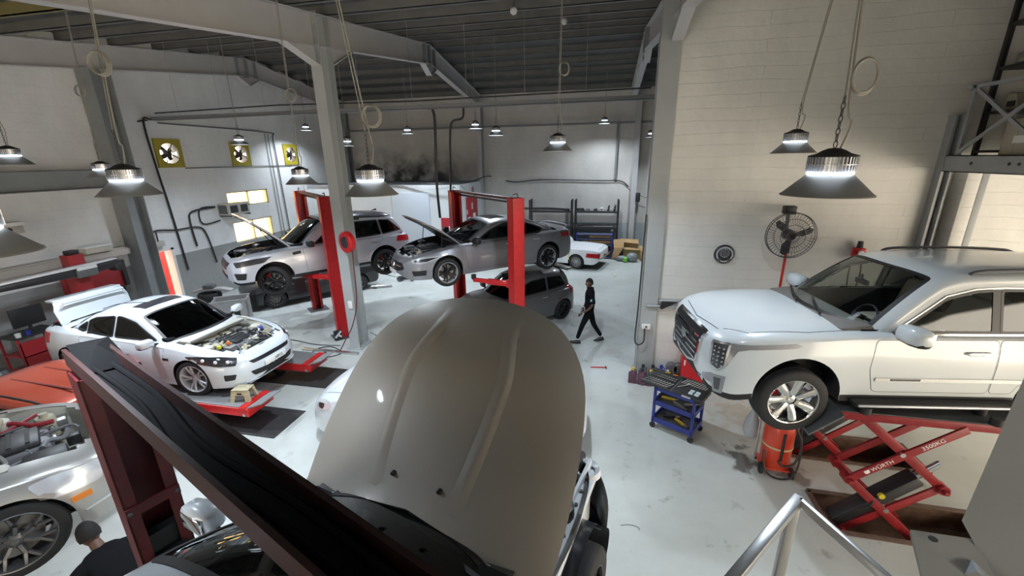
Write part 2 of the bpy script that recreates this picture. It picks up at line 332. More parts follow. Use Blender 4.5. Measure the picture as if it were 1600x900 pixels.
def sstep(t): t = max(0., min(1., t)); return t * t * (3 - 2 * t)
class Car:
    def __init__(s, name, label, S, paint, cat='car', lowmat=None):
        s.S = S; s.paint = paint; s.root = thing(name, label, cat); s.lowmat = lowmat or BLACKP; s.cuts = []; s.body()
    # ---- shell
    def body(s):
        S = s.S; top = pchip(S['top']); sh = pchip(S['sh']); bot = pchip(S['bot']); wid = pchip(S['wid']); r = S['wr']; ra = S.get('ra', r * 1.14); p = S.get('dp', 3.4); zoff = S.get('arch_z', 0.)
        s.top, s.sh, s.wid = top, sh, wid
        x0, x1 = S['wid'][0][0], S['wid'][-1][0]; xs = set()
        n = int((x1 - x0) / .06)
        for i in range(n + 1): xs.add(round(x0 + (x1 - x0) * i / n, 4))
        for e in (x0, x1):
            for d in (.01, .025, .045, .07, .1, .14): xs.add(round(e + d * (1 if e == x0 else -1), 4))
        for a in S['ax']:
            xs = {x for x in xs if not (a - ra - .012 < x < a + ra + .012)}
            for k in range(25): xs.add(round(a + ra * math.cos(PI * k / 24) * .9999, 5))
            xs.add(a - ra - .004); xs.add(a + ra + .004)
        xs = sorted(xs)
        def section(x):
            zb, zs, zd, w_ = bot(x), sh(x), top(x), wid(x); za = zb
            for a in S['ax']:
                d = abs(x - a)
                if d < ra: za = max(za, r + zoff + math.sqrt(ra * ra - d * d))
                w_ += S.get('flare', .015) * sstep(1.35 - d / ra / 1.0) if d < ra * 1.35 else 0
            za = min(za, zs - .06); zm = S.get('zm', .62) * zs; lo = S.get('tuck', .05); hi = S.get('shin', .05)
            def y(z): return w_ * (1 - lo * ((zm - z) / zm) ** 2) if z < zm else w_ * (1 - hi * ((z - zm) / max(zs - zm, .01)) ** 2)
            yi = max(w_ - .34, .05)
            h = [(0, zb), (yi, zb), (yi, za + .0)]
            for k in range(10): z = za + (zs - za) * k / 9; h.append((y(z), z))
            ws = y(zs)
            for k in range(1, 13):
                a = PI / 2 * k / 12; h.append((ws * max(math.cos(a), 0) ** (2 / p), zs + (zd - zs) * math.sin(a) ** 1.0))
            h[-1] = (0, zd)
            return h
        V = []; F = []; M = []; rings = []
        def ring(x, h, cap=None):
            pts = h + [(-y, z) for y, z in reversed(h[1:-1])]; i0 = len(V); bw = s.S.get('bow', .0)
            for y, z in pts: V.append((x, y, z))
            return i0, len(pts)
        hs = [(x, section(x)) for x in xs]
        def capring(x, h, k, dx):
            zc_ = (h[0][1] + h[-1][1]) / 2; return (x + dx, [(y * k, zc_ + (z - zc_) * k) for y, z in h])
        first = [capring(*hs[0], k, -dx) for k, dx in ((.05, .03), (.4, .03), (.7, .025), (.9, .015))]
        last = [capring(*hs[-1], k, dx) for k, dx in ((.9, .015), (.7, .025), (.4, .03), (.05, .03))]
        seq = first + hs + last; prev = None; trim = S.get('trim', -1)
        for x, h in seq:
            i0, n = ring(x, h)
            if prev is not None:
                for k in range(n):
                    k2 = (k + 1) % n; F.append((prev + k, prev + k2, i0 + k2, i0 + k))
                    kk = k if k < len(h) - 1 else n - 1 - k
                    za_ = (V[prev + k][2] + V[i0 + k2][2]) / 2
                    M.append(1 if kk <= 2 or za_ < trim else 0)
            prev = i0
        s.nlow = len(F)
        # cabin
        C = S['cab']; rf = pchip(C['roof']); cw = pchip(C['w']); xa, xb = C['roof'][0][0], C['roof'][-1][0]; tum = C['tum']; er = C.get('er', .15); cf, cr = C.get('cf', .18), C.get('cr', .15); xm = C.get('xm', (xa + xb) / 2); pp = C.get('p', 2.8)
        s.rf = rf; s.cw = cw
        n = int((xb - xa) / .03); prev = None
        def shift(x, y):
            t = (y / cw(x)) ** 2; wf = sstep((x - xm) / (xb - xm)); wr = sstep((xm - x) / (xm - xa)); return x - cf * t * wf + cr * t * wr
        s.shift = shift
        for i in range(n + 1):
            x = xa + (xb - xa) * i / n; z0 = min(sh(x), top(x)) - .06; zt = max(rf(x), z0 + .03); rs = min(er, .55 * (zt - z0)); z1 = zt - rs; wb = cw(x); h = []
            for k in range(16): z = z0 + (z1 - z0) * k / 15; h.append((wb - tum * (z - z0), z))
            y1 = wb - tum * (z1 - z0)
            for k in range(1, 17): a = PI / 2 * k / 16; h.append((y1 * max(math.cos(a), 0) ** (2 / pp), z1 + rs * math.sin(a)))
            h[-1] = (0, zt); pts = h + [(-y, z) for y, z in reversed(h[:-1])]; i0 = len(V)
            for y, z in pts: V.append((shift(x, y), y, z))
            if prev is not None:
                for k in range(len(pts) - 1): F.append((prev + k, prev + k + 1, i0 + k + 1, i0 + k)); M.append(2 if S.get('roofmat') and z1 and (V[prev + k][2] > S['roofz'] and V[i0 + k + 1][2] > S['roofz']) else 0)
            prev = i0
        s.V, s.F, s.M = V, F, M
        s.bvh = BVHTree.FromPolygons([Vector(v) for v in V], F)
    def cut(s, part, axis, poly): s.cuts.append((part, axis, poly))
    def finish(s):
        S = s.S; keep = []; km = []
        for i, f in enumerate(s.F):
            low = i < s.nlow; c = sum((Vector(s.V[j]) for j in f), Vector()) / 4; a = Vector(s.V[f[2]]) - Vector(s.V[f[0]]); b = Vector(s.V[f[3]]) - Vector(s.V[f[1]]); nn = a.cross(b)
            if nn.length > 1e-12: nn.normalize()
            dead = False
            for part, axis, poly in s.cuts:
                if (part == 'low') != low: continue
                if axis == 'side' and abs(nn.y) > .3 and inpoly(c.x, c.z, poly): dead = True
                if axis == 'rside' and c.y < -.45 and abs(nn.y) > .1 and inpoly(c.x, c.z, poly): dead = True
                if axis == 'top' and abs(nn.z) > .15 and c.z > S['topmin'] and inpoly(c.x, c.y, poly): dead = True
            if not dead: keep.append(f); km.append(s.M[i])
        mb = MB(); mb.v = [tuple(v) for v in s.V]; mb.f = keep; mb.m = km
        o = mb.build('body', [s.paint, s.lowmat, S.get('roofmat') or s.paint], s.root, smooth=True, sharp=32)
        return o
    # ---- patches projected onto the shell
    def hit(s, axis, u, v, deg=0):
        if axis == 'side': o, d = Vector((u, 4, v)), Vector((0, -1, 0))
        elif axis == 'top': o, d = Vector((u, v, 5)), Vector((0, 0, -1))
        elif axis == 'front': o, d = Vector((6, u, v)), Vector((-1, 0, 0))
        elif axis == 'rear': o, d = Vector((-6, u, v)), Vector((1, 0, 0))
        else:
            if deg > 90: u = -u
            a = R(deg); out = Vector((math.cos(a), math.sin(a), 0)); uu = Vector((-math.sin(a), math.cos(a), 0)); o, d = out * 6 + uu * u + Vector((0, 0, v)), -out
        l, n, i, _ = s.bvh.ray_cast(o, d)
        if l is None:
            l, n, i, _ = s.bvh.find_nearest(o + d * 4 if axis in ('side', 'top') else o + d * 3.7)
        if n.dot(d) > 0: n = -n
        return l, n
    def surf(s, name, poly, axis, m, off=.004, skirt=.02, step=.07, deg=0, thick=0., parent=None, mirror=False, rnd=0., xf=None, du=0.):
        if du: poly = [(u + du, v) for u, v in poly]
        if rnd: poly = round_poly(poly, rnd)
        V2, F = fill(poly, step); P = []; N = []
        for u, v in V2:
            l, n = s.hit(axis, u, v, deg); P.append(l + n * off); N.append(n)
        ec = {}
        for f in F:
            for i in range(len(f)):
                e = (f[i - 1], f[i]); k = tuple(sorted(e)); ec.setdefault(k, []).append(e)
        bd = [v[0] for v in ec.values() if len(v) == 1]
        mb = MB(); n0 = len(P); dep = thick if thick else skirt
        vs = P + [P[i] - N[i] * dep for i in range(n0)]; fs = list(F)
        if thick: fs += [tuple(i + n0 for i in reversed(f)) for f in F]
        fs += [(a + n0, b + n0, b, a) for a, b in bd]
        if xf: vs = [xf(Vector(v)) for v in vs]
        outs = []
        for sg in ((1, -1) if mirror else (1,)):
            mb = MB(); mb.add([(v[0], v[1] * sg, v[2]) for v in vs], fs); outs.append(mb.build(name, m, parent or s.root, smooth=True, sharp=40))
        return outs if mirror else outs[0]
    def band(s, name, poly, axis, m, wi=.012, wo=.012, off=.007, deg=0, step=.06, closed=True, mirror=False, parent=None, rnd=0., xf=None, du=0.):
        if du: poly = [(u + du, v) for u, v in poly]
        """a narrow strip along an outline, following the shell"""
        if rnd: poly = round_poly(poly, rnd)
        B = resample(poly, step, closed); n = len(B)
        if closed: I = offset_poly(B, -wi); O = offset_poly(B, wo)
        else:
            I, O = [], []
            for i in range(n):
                t = Vector(B[min(i + 1, n - 1)]) - Vector(B[max(i - 1, 0)]); t.normalize(); I.append((B[i][0] - t.y * wi, B[i][1] + t.x * wi)); O.append((B[i][0] + t.y * wo, B[i][1] - t.x * wo))
        vs = []
        for a, b, c in zip(I, O, B):
            l, nn = s.hit(axis, *c, deg)
            for q in (a, b):
                l2, n2 = s.hit(axis, *q, deg)
                if (l2 - l).length > .12: l2 = l
                vs.append(l2 + nn * off)
            for q in (a, b):
                l2, n2 = s.hit(axis, *q, deg)
                if (l2 - l).length > .12: l2 = l
                vs.append(l2 - nn * .01)
        fs = []
        for i in range(n if closed else n - 1):
            a = 4 * i; b = 4 * ((i + 1) % n); fs += [(a, a + 1, b + 1, b), (a + 1, a + 3, b + 3, b + 1), (a + 2, a, b, b + 2)]
        if xf: vs = [xf(Vector(v)) for v in vs]
        outs = []
        for sg in ((1, -1) if mirror else (1,)):
            outs.append(MB().add([(v[0], v[1] * sg, v[2]) for v in vs], fs).build(name, m, parent or s.root, smooth=True))
        return outs if mirror else outs[0]
    def side_window(s, poly, gl, trim=None, rnd=.04, seal=.018):
        P = round_poly(poly, rnd); s.cut('cab', 'side', offset_poly(P, -.012))
        g = s.surf('side_window', offset_poly(P, .004), 'side', gl, off=.002, skirt=.004, mirror=True)
        s.band('window_seal', P, 'side', trim or BLACKP, seal, .010, .008, mirror=True)
        return g
    def screen(s, name, xb, xt, yb, yt, gl, front=True):
        """windscreen or rear screen, outline in plan"""
        k = 8; C = s.S['cab']
        base = [(s.shift(xb, yb * (1 - 2 * i / k)), yb * (1 - 2 * i / k)) for i in range(k + 1)]
        tp = [(s.shift(xt, yt * (1 - 2 * i / k)), yt * (1 - 2 * i / k)) for i in range(k + 1)]
        P = base + tp[::-1]
        P = round_poly(P, .03, 2); s.cut('cab', 'top', offset_poly(P, -.012))
        g = s.surf(name, offset_poly(P, .004), 'top', gl, off=.002, skirt=.004, step=.09)
        s.band(name + '_seal', P, 'top', BLACKP, .03, .012, .006)
        return g
    def door(s, poly, name='door', rnd=.05, off=.0025):
        P = round_poly(poly, rnd)
        s.band('door_seam', P, 'side', BLACKP, .002, .006, .0012, mirror=True, step=.1)
        return s.surf(name, P, 'side', s.paint, off=off, skirt=.004, step=.09, mirror=True)
    def handle(s, x, z, m, L=.2):
        for sg in (1, -1):
            l, n = s.hit('side', x, z); mb = MB(); y = l.y + .028
            mb.bar((x - L / 2, y * sg, z), (x + L / 2, y * sg, z), .018, .035); mb.bar((x - L / 2 + .01, (y - .03) * sg, z), (x - L / 2 + .01, y * sg, z), .02, .03); mb.bar((x + L / 2 - .01, (y - .03) * sg, z), (x + L / 2 - .01, y * sg, z), .02, .03)
            mb.build('door_handle', m, s.root, bevel=.006)
    def mirror(s, x, z, m, L=.19, base=None, glassm=None, sc=1.):
        for sg in (1, -1):
            l, n = s.hit('side', x + .02, z - .05); y = l.y
            mb = MB()
            H = .085 * sc; D = .10 * sc; W = .25 * sc
            # tapered shell: wide outboard, arm inboard
            pts = []
            for k, (t, hh, dd, zz_) in enumerate(((.0, .55, .6, 0), (.12, .9, .9, .0), (.6, 1., 1., .005), (.92, .9, .85, .005), (1., .5, .5, 0))):
                for j in range(12):
                    a = 2 * PI * j / 12; ca, sa = math.cos(a), math.sin(a); q = .6
                    pts.append((x - .02 * t + dd * D * (abs(ca) ** q) * (1 if ca > 0 else -1) * (1 if ca > 0 else .55), (y + .07 + W * t) * sg, z + .03 + zz_ + hh * H * (abs(sa) ** q) * (1 if sa > 0 else -1)))
            fs = [(i * 12 + j, i * 12 + (j + 1) % 12, (i + 1) * 12 + (j + 1) % 12, (i + 1) * 12 + j) for i in range(4) for j in range(12)] + [tuple(range(12)), tuple(range(48, 60))]
            mb.add(pts, fs); mb.m = [1 if sum(mb.v[q][2] for q in f) / len(f) < z - .012 * sc else 0 for f in mb.f]
            o = mb.build('mirror', [m, BLACKP], s.root, smooth=True, sharp=60)
            MB().bar((x, (y - .03) * sg, z - .05), (x, (y + .1) * sg, z - .02), .05, .04).build('mirror_arm', BLACKP, o, bevel=.01)
            MB().box((x - .07 * sc, (y + .09) * sg, z - .03 * sc), (x - .05 * sc, (y + .07 + W * .93) * sg, z + .085 * sc)).build('mirror_glass', glassm or CHROME, o, bevel=.004)
    def wheels(s, style, y=None, drop=0., steer=0., rw=None):
        S = s.S; r = S['wr']; rr = style.get('rr', r * .68); wd = style.get('w', .24); y = y or (S['W'] - wd / 2 - .012)
        proto = None
        for i, xa in enumerate(S['ax']):
            for sg in (1, -1):
                if proto is None: proto = o = make_wheel(r, rr, wd, style, s.root)
                else: o = copy_tree(proto, s.root)
                o.location = (xa, sg * y, r - drop); o.rotation_euler = (0, 0, (0 if sg > 0 else PI) + (steer if i == 0 else 0))
    def interior(s, seatm, x_dash, rows, zf, lhd=True, dash=INTD, wheelx=.35):
        S = s.S; C = S['cab']; xa, xb = C['roof'][0][0], C['roof'][-1][0]; w_ = C['w'][len(C['w']) // 2][1] - .10
        zb = s.top((xa + xb) / 2)
        s.cut('low', 'top', [(xa + .22, -w_), (xb - .30, -w_), (xb - .30, w_), (xa + .22, w_)])
        mb = MB(); x0, x1 = xa + .2, xb - .25; vs = [(x0, -w_, zf), (x1, -w_, zf), (x1, w_, zf), (x0, w_, zf), (x0, -w_, zb), (x1, -w_, zb), (x1, w_, zb), (x0, w_, zb)]
        mb.add(vs, ((0, 1, 2, 3), (0, 1, 5, 4), (1, 2, 6, 5), (2, 3, 7, 6), (3, 0, 4, 7))).build('cabin_tub', INTD, s.root)
        MB().prism([(x_dash, zf + .2), (x_dash + .35, zf + .2), (x_dash + .45, zb + .01), (x_dash + .1, zb + .05), (x_dash, zb - .05)], -w_ + .01, w_ - .01, 'y').build('dashboard', dash, s.root, bevel=.03)
        for ri, xr in enumerate(rows):
            k_ = 1. if ri == 0 else .72
            for sg in (1, -1):
                o = MB().box((xr - .02, sg * .38 - .25, zf + .12), (xr + .52, sg * .38 + .25, zf + .32)).build('seat', seatm, s.root, bevel=.06)
                m = Matrix.Translation((xr + .02, sg * .38, zf + .28)) @ Matrix.Rotation(R(-18), 4, 'Y')
                MB().box((-.09, -.25, 0), (.09, .25, .58 * k_), mtx=m).build('seat_back', seatm, o, bevel=.07)
                if ri == 0 or zf > .5: MB().box((-.06, -.14, .60 * k_), (.07, .14, .78 * k_), mtx=m).build('headrest', seatm, o, bevel=.05)
        sg = 1 if lhd else -1
        ring = [Vector((math.cos(a) * .0, math.cos(a) * .18, math.sin(a) * .18)) for a in [2 * PI * k / 20 for k in range(21)]]
        m = Matrix.Translation((x_dash - .12, sg * .38, zb - .02)) @ Matrix.Rotation(R(-25), 4, 'Y')
        MB().tube([m @ v for v in ring], .014, 8, cap=False).bar(m @ Vector((0, -.17, 0)), m @ Vector((0, .17, 0)), .03, .03).bar(m @ Vector((0, 0, 0)), m @ Vector((.15, 0, 0)), .06, .06).build('steering_wheel', BLACKP, s.root)
        MB().bar((xb - .75, 0, s.rf(xb - .75) - .10), (xb - .74, 0, s.rf(xb - .75) - .02), .02, .02).box((xb - .77, -.11, s.rf(xb - .75) - .15), (xb - .74, .11, s.rf(xb - .75) - .09)).build('rear_view_mirror', BLACKP, s.root)
    def hood(s, half, angle=0., hx=None, thick=.03, m=None, under=None, lid='hood', cutit=True, rev=1, inset=.03):
        poly = half + [(x, -y) for x, y in reversed(half) if y > 0]
        if angle == 0:
            s.band(lid + '_seam', poly, 'top', BLACKP, .002, .008, .0012, step=.1)
            return s.surf(lid, poly, 'top', m or s.paint, off=.003, skirt=.004, step=.1)
        hz = s.top(hx); a = R(angle) * rev
        def xf(v):
            dx, dz = v.x - hx, v.z - hz; return Vector((hx + dx * math.cos(a) - dz * math.sin(a), v.y, hz + dx * math.sin(a) + dz * math.cos(a)))
        s.hood_xf = xf
        if cutit: s.cut('low', 'top', offset_poly(poly, -.004))
        o = s.surf(lid, poly, 'top', m or s.paint, off=.004, thick=thick, step=.08, xf=xf)
        # inner panel with stamped ribs
        ip = offset_poly(poly, -.06)
        s.surf(lid + '_inner_panel', ip, 'top', under or BLACKP, off=-thick - .001, thick=.02, step=.12, xf=xf, parent=o)
        return o
    def bay(s, half, depth=.5, seed=1, cover=None, cols=None, n=26, cut=True, lift=0.):
        poly = half + [(x, -y) for x, y in reversed(half) if y > 0]; rnd = random.Random(seed)
        P = offset_poly(poly, -.02)
        if cut: s.cut('low', 'top', P)
        xs = [p[0] for p in P]; ys = [p[1] for p in P]; x0, x1, y1 = min(xs), max(xs), max(ys)
        zt = s.top((x0 + x1) / 2); zb = zt - depth; B = resample(P, .1); mb = MB(); vs = []
        for u, v in B: l, _ = s.hit('top', u, v); vs += [l - Vector((0, 0, .004)), Vector((u * .98 + .01 * (x0 + x1), v * .93, zb))]
        nB = len(B); fs = [(2 * i, 2 * ((i + 1) % nB), 2 * ((i + 1) % nB) + 1, 2 * i + 1) for i in range(nB)] + [tuple(2 * i + 1 for i in range(nB))]
        bay_ = mb.add(vs, fs).build('engine_bay', cols[0] if cols else BLACKP, s.root)
        cx = (x0 + x1) / 2; eng = empty_part = None
        mE = mat('engine_plastic', (.03, .03, .032), .45); mA = mat('engine_alloy', (.35, .35, .34), .4, metal=.6, noise=.3, nscale=20); mT = mat('engine_tan', (.42, .38, .28), .6); mG = mat('engine_grey', (.16, .16, .17), .5)
        pal = cols[1:] if cols else [mE, mG, mA, mE]
        e = MB().box((cx - .32, -.24, zb + .05), (cx + .30, .24, zt - .13)).build('engine_block', mG, s.root, bevel=.03)
        MB().box((cx - .26, -.20, zt - .14), (cx + .24, .20, zt - .07)).build('engine_cover', cover or mE, s.root, bevel=.03)
        for k in range(4): MB().bar((cx - .2 + .12 * k, -.17, zt - .065), (cx - .2 + .12 * k, .17, zt - .065), .03, .012).build('engine_cover_rib', cover or mE, e)
        MB().box((x0 + .08, y1 * .55, zb + .1), (x0 + .36, y1 * .86, zt - .10)).build('battery', mE, s.root, bevel=.01)
        MB().box((x1 - .48, -y1 * .8, zb + .1), (x1 - .18, -y1 * .42, zt - .12)).build('air_filter_box', mE, s.root, bevel=.03)
        MB().lathe([(0, .12), (.07, .12), (.08, .10), (.08, -.12), (0, -.12)], 14, c=(x1 - .3, y1 * .62, zt - .22)).lathe([(0, .16), (.035, .16), (.035, .12)], 12, c=(x1 - .3, y1 * .62, zt - .22)).build('coolant_reservoir', mT, s.root, smooth=True)
        for sg in (1, -1):
            MB().lathe([(0, .03), (.05, .03), (.10, .0), (.11, -.1)], 16, c=(cx - .05, sg * y1 * .80, zt - .06)).build('strut_tower', pal[0] if not cols else cols[0], s.root, smooth=True)
        for k in range(n):
            x = rnd.uniform(x0 + .1, x1 - .12); y = rnd.uniform(-y1 * .84, y1 * .84); sx, sy, sz = rnd.uniform(.03, .10), rnd.uniform(.03, .1), rnd.uniform(.04, .14)
            z = zt - .10 + lift - rnd.uniform(0, .1) - (.04 if abs(y) < .2 and not lift else 0) - max(0, (x - x0 - .5) * .16); mm = pal[k % len(pal)]
            if k % 3 == 0:
                MB().lathe([(0, sz), (sx * .5, sz), (sx * .55, sz * .8), (sx * .55, 0), (0, 0)], 12, c=(x, y, z - sz)).build('engine_component', mm, e, smooth=True)
            else:
                MB().box((x - sx, y - sy, z - sz), (x + sx, y + sy, z)).build('engine_component', mm, e, bevel=.012)
        for k in range(n // 2):
            x = rnd.uniform(x0 + .12, x1 - .2); y = rnd.uniform(-y1 * .7, y1 * .7); pts = [(x, y, zt - .13)]
            for j in range(3): pts.append((max(x0 + .08, min(x1 - .08, pts[-1][0] + rnd.uniform(-.2, .25))), max(-y1 * .8, min(y1 * .8, pts[-1][1] + rnd.uniform(-.22, .22))), zt - .09 - rnd.uniform(0, .09)))
            MB().tube(arc(pts, 5), rnd.choice((.012, .018, .025)), 7).build('hose', pal[(k + 1) % len(pal)], e, smooth=True)
    def plate(s, x, z, w_=.52, h=.11, txt=None, tilt=0, rear=False):
        o = MB().box((x, -w_ / 2, z - h / 2), (x + .012, w_ / 2, z + h / 2)).build('licence_plate', mat('plate_white', (.8, .8, .78), .4), s.root, bevel=.004)
        if txt: text('plate_number', txt, h * .75, BLACKP, o, frame((x + .013, .07, z), (0, 1, 0), (0, 0, 1)))
        return o
    def place(s, x, y, z, deg):
        s.body_obj = s.finish(); s.root.location = (x, y, z); s.root.rotation_euler = (0, 0, R(deg)); return s.root

def make_wheel(r, rr, wd, st, parent):
    """axis along y, outer face at +y; st: spokes n, kind, rim material"""
    g = .006; h = wd / 2
    prof = [(rr * .96, -h * .8), (rr, -h * .98), (r * .93, -h), (r * .985, -h * .85), (r, -h * .62), (r, -h * .36), (r - g, -h * .34), (r - g, -h * .27), (r, -h * .25), (r, h * .25), (r - g, h * .27), (r - g, h * .34), (r, h * .36), (r, h * .62), (r * .985, h * .85), (r * .93, h), (rr * 1.01, h * .97), (rr * .97, h * .8)]
    t = MB().lathe(prof, 40, 'y').build('wheel', RUBBER, parent, smooth=True, sharp=50)
    m = st['m']; mb = MB(); of = h * .86
    mb.lathe([(rr * .97, h * .86), (rr * 1.0, h * .95), (rr * .985, h * .99), (rr * .955, h * .97), (rr * .93, h * .80), (rr * .90, h * .2), (rr * .9, -h * .8)], 40, 'y', mi=1 if st.get('lip') else 0)
    n = st['n']; y0, y1 = h * .62, h * .84; hub = rr * .2; w0, w1 = st.get('w0', .05) * rr / .25, st.get('w1', .04) * rr / .25
    def spoke(a0, r0, a1, r1, b0, b1, mi=0):
        p = Vector((math.cos(a0) * r0, 0, math.sin(a0) * r0)); q = Vector((math.cos(a1) * r1, 0, math.sin(a1) * r1)); d = (q - p).normalized(); t_ = Vector((-d.z, 0, d.x)); vs = []
        for P, b, yy in ((p, b0, y0), (p * .5 + q * .5, (b0 + b1) / 2, (y0 + y1) / 2 + .008), (q, b1, y1)):
            vs += [P + t_ * b * .5 + Vector((0, yy - .02, 0)), P + t_ * b * .28 + Vector((0, yy, 0)), P - t_ * b * .28 + Vector((0, yy, 0)), P - t_ * b * .5 + Vector((0, yy - .02, 0)), P + Vector((0, yy - .05, 0))]
        mb.add(vs, [(i * 5 + k, i * 5 + (k + 1) % 5, i * 5 + 5 + (k + 1) % 5, i * 5 + 5 + k) for i in (0, 1) for k in range(5)], mi)
    for k in range(n):
        a = 2 * PI * k / n + st.get('rot', 0)
        if st['kind'] == 'double':
            sp = st.get('split', .16)
            spoke(a - sp * .35, hub, a - sp, rr * .93, w0, w1); spoke(a + sp * .35, hub, a + sp, rr * .93, w0, w1)
        elif st['kind'] == 'y':
            spoke(a, hub, a, rr * .55, w0 * 1.2, w0); spoke(a, rr * .5, a - .2, rr * .94, w0, w1); spoke(a, rr * .5, a + .2, rr * .94, w0, w1)
        else: spoke(a, hub, a, rr * .94, w0, w1)
    mb.lathe([(0, y0 + .008), (rr * .13, y0 + .006), (rr * .16, y0), (rr * .25, y0 - .01), (rr * .27, y0 - .05), (0, y0 - .05)], 20, 'y')
    rim = mb.build('rim', [m, st.get('lip') or m], t, smooth=True, sharp=40)
    MB().lathe([(0, y0 + .012), (rr * .1, y0 + .011), (rr * .12, y0)], 16, 'y').build('hub_cap', st.get('cap', m), t, smooth=True)
    MB().lathe([(rr * .25, .0), (rr * .72, .0), (rr * .72, -.025), (rr * .25, -.025)], 28, 'y').build('brake_disc', mat('disc_steel', (.25, .25, .25), .35, metal=.8), t, smooth=True)
    a = st.get('cal', 2.4)
    MB().lathe([(rr * .48, .02), (rr * .80, .02), (rr * .80, -.045), (rr * .48, -.045)], 8, 'y', a0=a - .42, a1=a + .42).build('brake_caliper', st.get('calm', mat('caliper_grey', (.3, .3, .3), .4)), t)
    return t
# ------------------------------------------------------------------ the hall
XL, YB, YF, XR = -13.5, 21.2, 8.72, 12.0
def zroof(y): return 8.5 - .13 * abs(y - 15.0)
def kind(o, k='structure'): o['kind'] = k; return o
WM_L = wall_mat('wall_white_left', (.76, .77, .77), (.27, .28, .28), 1.75)
WM_B = wall_mat('wall_white_back', (.66, .63, .59), (.42, .46, .47), 1.5, soot=1.3)
WM_F = wall_mat('wall_white_block', (.78, .77, .73))
WM_O = wall_mat('office_white', (.74, .77, .79), courses=False)
def wall(name, axis, pos, th_, a0, a1, z1, holes, m):
    """rectangular wall with rectangular openings; axis 'x' = plane of constant x running along y"""
    A = sorted({a0, a1} | {v for h in holes for v in h[:2]}); Z = sorted({0., z1} | {v for h in holes for v in h[2:]}); mb = MB()
    for i in range(len(A) - 1):
        for j in range(len(Z) - 1):
            ca, cz = (A[i] + A[i + 1]) / 2, (Z[j] + Z[j + 1]) / 2
            if any(h[0] < ca < h[1] and h[2] < cz < h[3] for h in holes): continue
            if axis == 'x': mb.box((pos, A[i], Z[j]), (pos + th_, A[i + 1], Z[j + 1]))
            else: mb.box((A[i], pos, Z[j]), (A[i + 1], pos + th_, Z[j + 1]))
    return kind(mb.build(name, m, fix=False))
FANS = [(11.43, 4.91), (14.22, 4.90), (16.95, 4.90)]
WINS = [(13.25, 15.25, 3.0, 3.56), (13.28, 15.22, 1.66, 2.45)]
DOOR = (10.05, 10.80, 0., 2.02)
wall('wall_left', 'x', XL - .25, .25, -8, YB + .25, 8.9, [(y - .3, y + .3, z - .3, z + .3) for y, z in FANS] + WINS + [DOOR], WM_L)
wall('wall_back', 'y', YB, .25, XL, XR, 8.9, [], WM_B)
wall('wall_partition', 'y', YF, .25, 1.2, XR, 8.9, [], WM_F)
wall('wall_right', 'x', XR, .25, -8, YB + .25, 8.9, [(-7, 7.4, 0., 4.1)], WM_F)
wall('wall_front', 'y', -8.25, .25, XL - .25, XR + .25, 8.9, [(-10, -4, 0., 3.4)], WM_F)
# floor with the two pits of the scissor lift left open
def dirn(deg): return Vector((math.cos(R(deg)), math.sin(R(deg)), 0))
fm = floor_mat()
PITS = []
def floor():
    YW = R(-1)
    A = sorted({-15., 14.}); mb = MB()
    V2, E2 = [(-15, -9), (14, -9), (14, 22), (-15, 22)], [(0, 1), (1, 2), (2, 3), (3, 0)]
    pits = []
    for (cx, cy) in ((4.05, 5.25), (3.98, 6.70)):
        d = Vector((math.cos(YW), math.sin(YW))); n = Vector((-d.y, d.x)); L, W_ = 1.0, .35; q = [Vector((cx, cy)) + d * a * L + n * b * W_ for a, b in ((-1, -1), (1, -1), (1, 1), (-1, 1))]
        pits.append(q); k = len(V2); V2 += [tuple(p) for p in q]; E2 += [(k, k + 1), (k + 1, k + 2), (k + 2, k + 3), (k + 3, k)]
    v, e, f, *_ = geometry.delaunay_2d_cdt([Vector(p) for p in V2], E2, [], 1, 1e-6)
    fs = []
    for t in f:
        c = sum((v[i] for i in t), Vector((0, 0))) / 3
        if not any(inpoly(c.x, c.y, [tuple(p) for p in q]) for q in pits): fs.append(tuple(t))
    mb.add([(p.x, p.y, 0) for p in v], fs)
    o = mb.build('floor', [fm])
    for q in pits:
        m2 = MB(); a = [(p.x, p.y, 0) for p in q] + [(p.x, p.y, -.32) for p in q]
        m2.add(a, [(4, 5, 6, 7)] + [(i, (i + 1) % 4, (i + 1) % 4 + 4, i + 4) for i in range(4)])
        m2.build('pit_lining', mat('rusty_pit', (.16, .09, .055), .8, noise=.6, nscale=8), o, fix=False)
        m3 = MB()
        for i in range(4):
            a_, b_ = Vector((*q[i], .006)), Vector((*q[(i + 1) % 4], .006)); m3.bar(a_, b_, .07, .016)
        m3.build('pit_edge_frame', mat('rust_angle', (.16, .10, .075), .7, noise=.4, nscale=12), o)
    return kind(o)
FLOOR = floor(); 
MB().box((-15, -9, -.9), (14, 22, -.8)).build('subfloor_slab', DGREY, FLOOR)
# worn dark floor patch round the post lifts, cut in as its own coating
# roof sheets and purlins
ROOFM = mat('roof_sheet', (.105, .108, .107), .55, noise=.45, nscale=1.2, bump=.5, bscale=7)
PURL = mat('purlin_steel', (.19, .19, .185), .5, noise=.3, nscale=2); OCH = mat('ochre_purlin', (.22, .19, .08), .6)
mb = MB()
for ya, yb in ((-8.5, 15.), (15., 21.6)):
    n = 1; vs = [(XL - .4, ya, zroof(ya)), (XR + .4, ya, zroof(ya)), (XR + .4, yb, zroof(yb)), (XL - .4, yb, zroof(yb))]
    mb.add(vs + [(x, y, z + .05) for x, y, z in vs], ((0, 1, 2, 3), (7, 6, 5, 4), (0, 4, 5, 1), (1, 5, 6, 2), (2, 6, 7, 3), (3, 7, 4, 0)))
ROOF = kind(mb.build('ceiling', ROOFM))
ys = [-7 + 1.25 * i for i in range(18)] + [15.35 + 1.14 * i for i in range(6)]
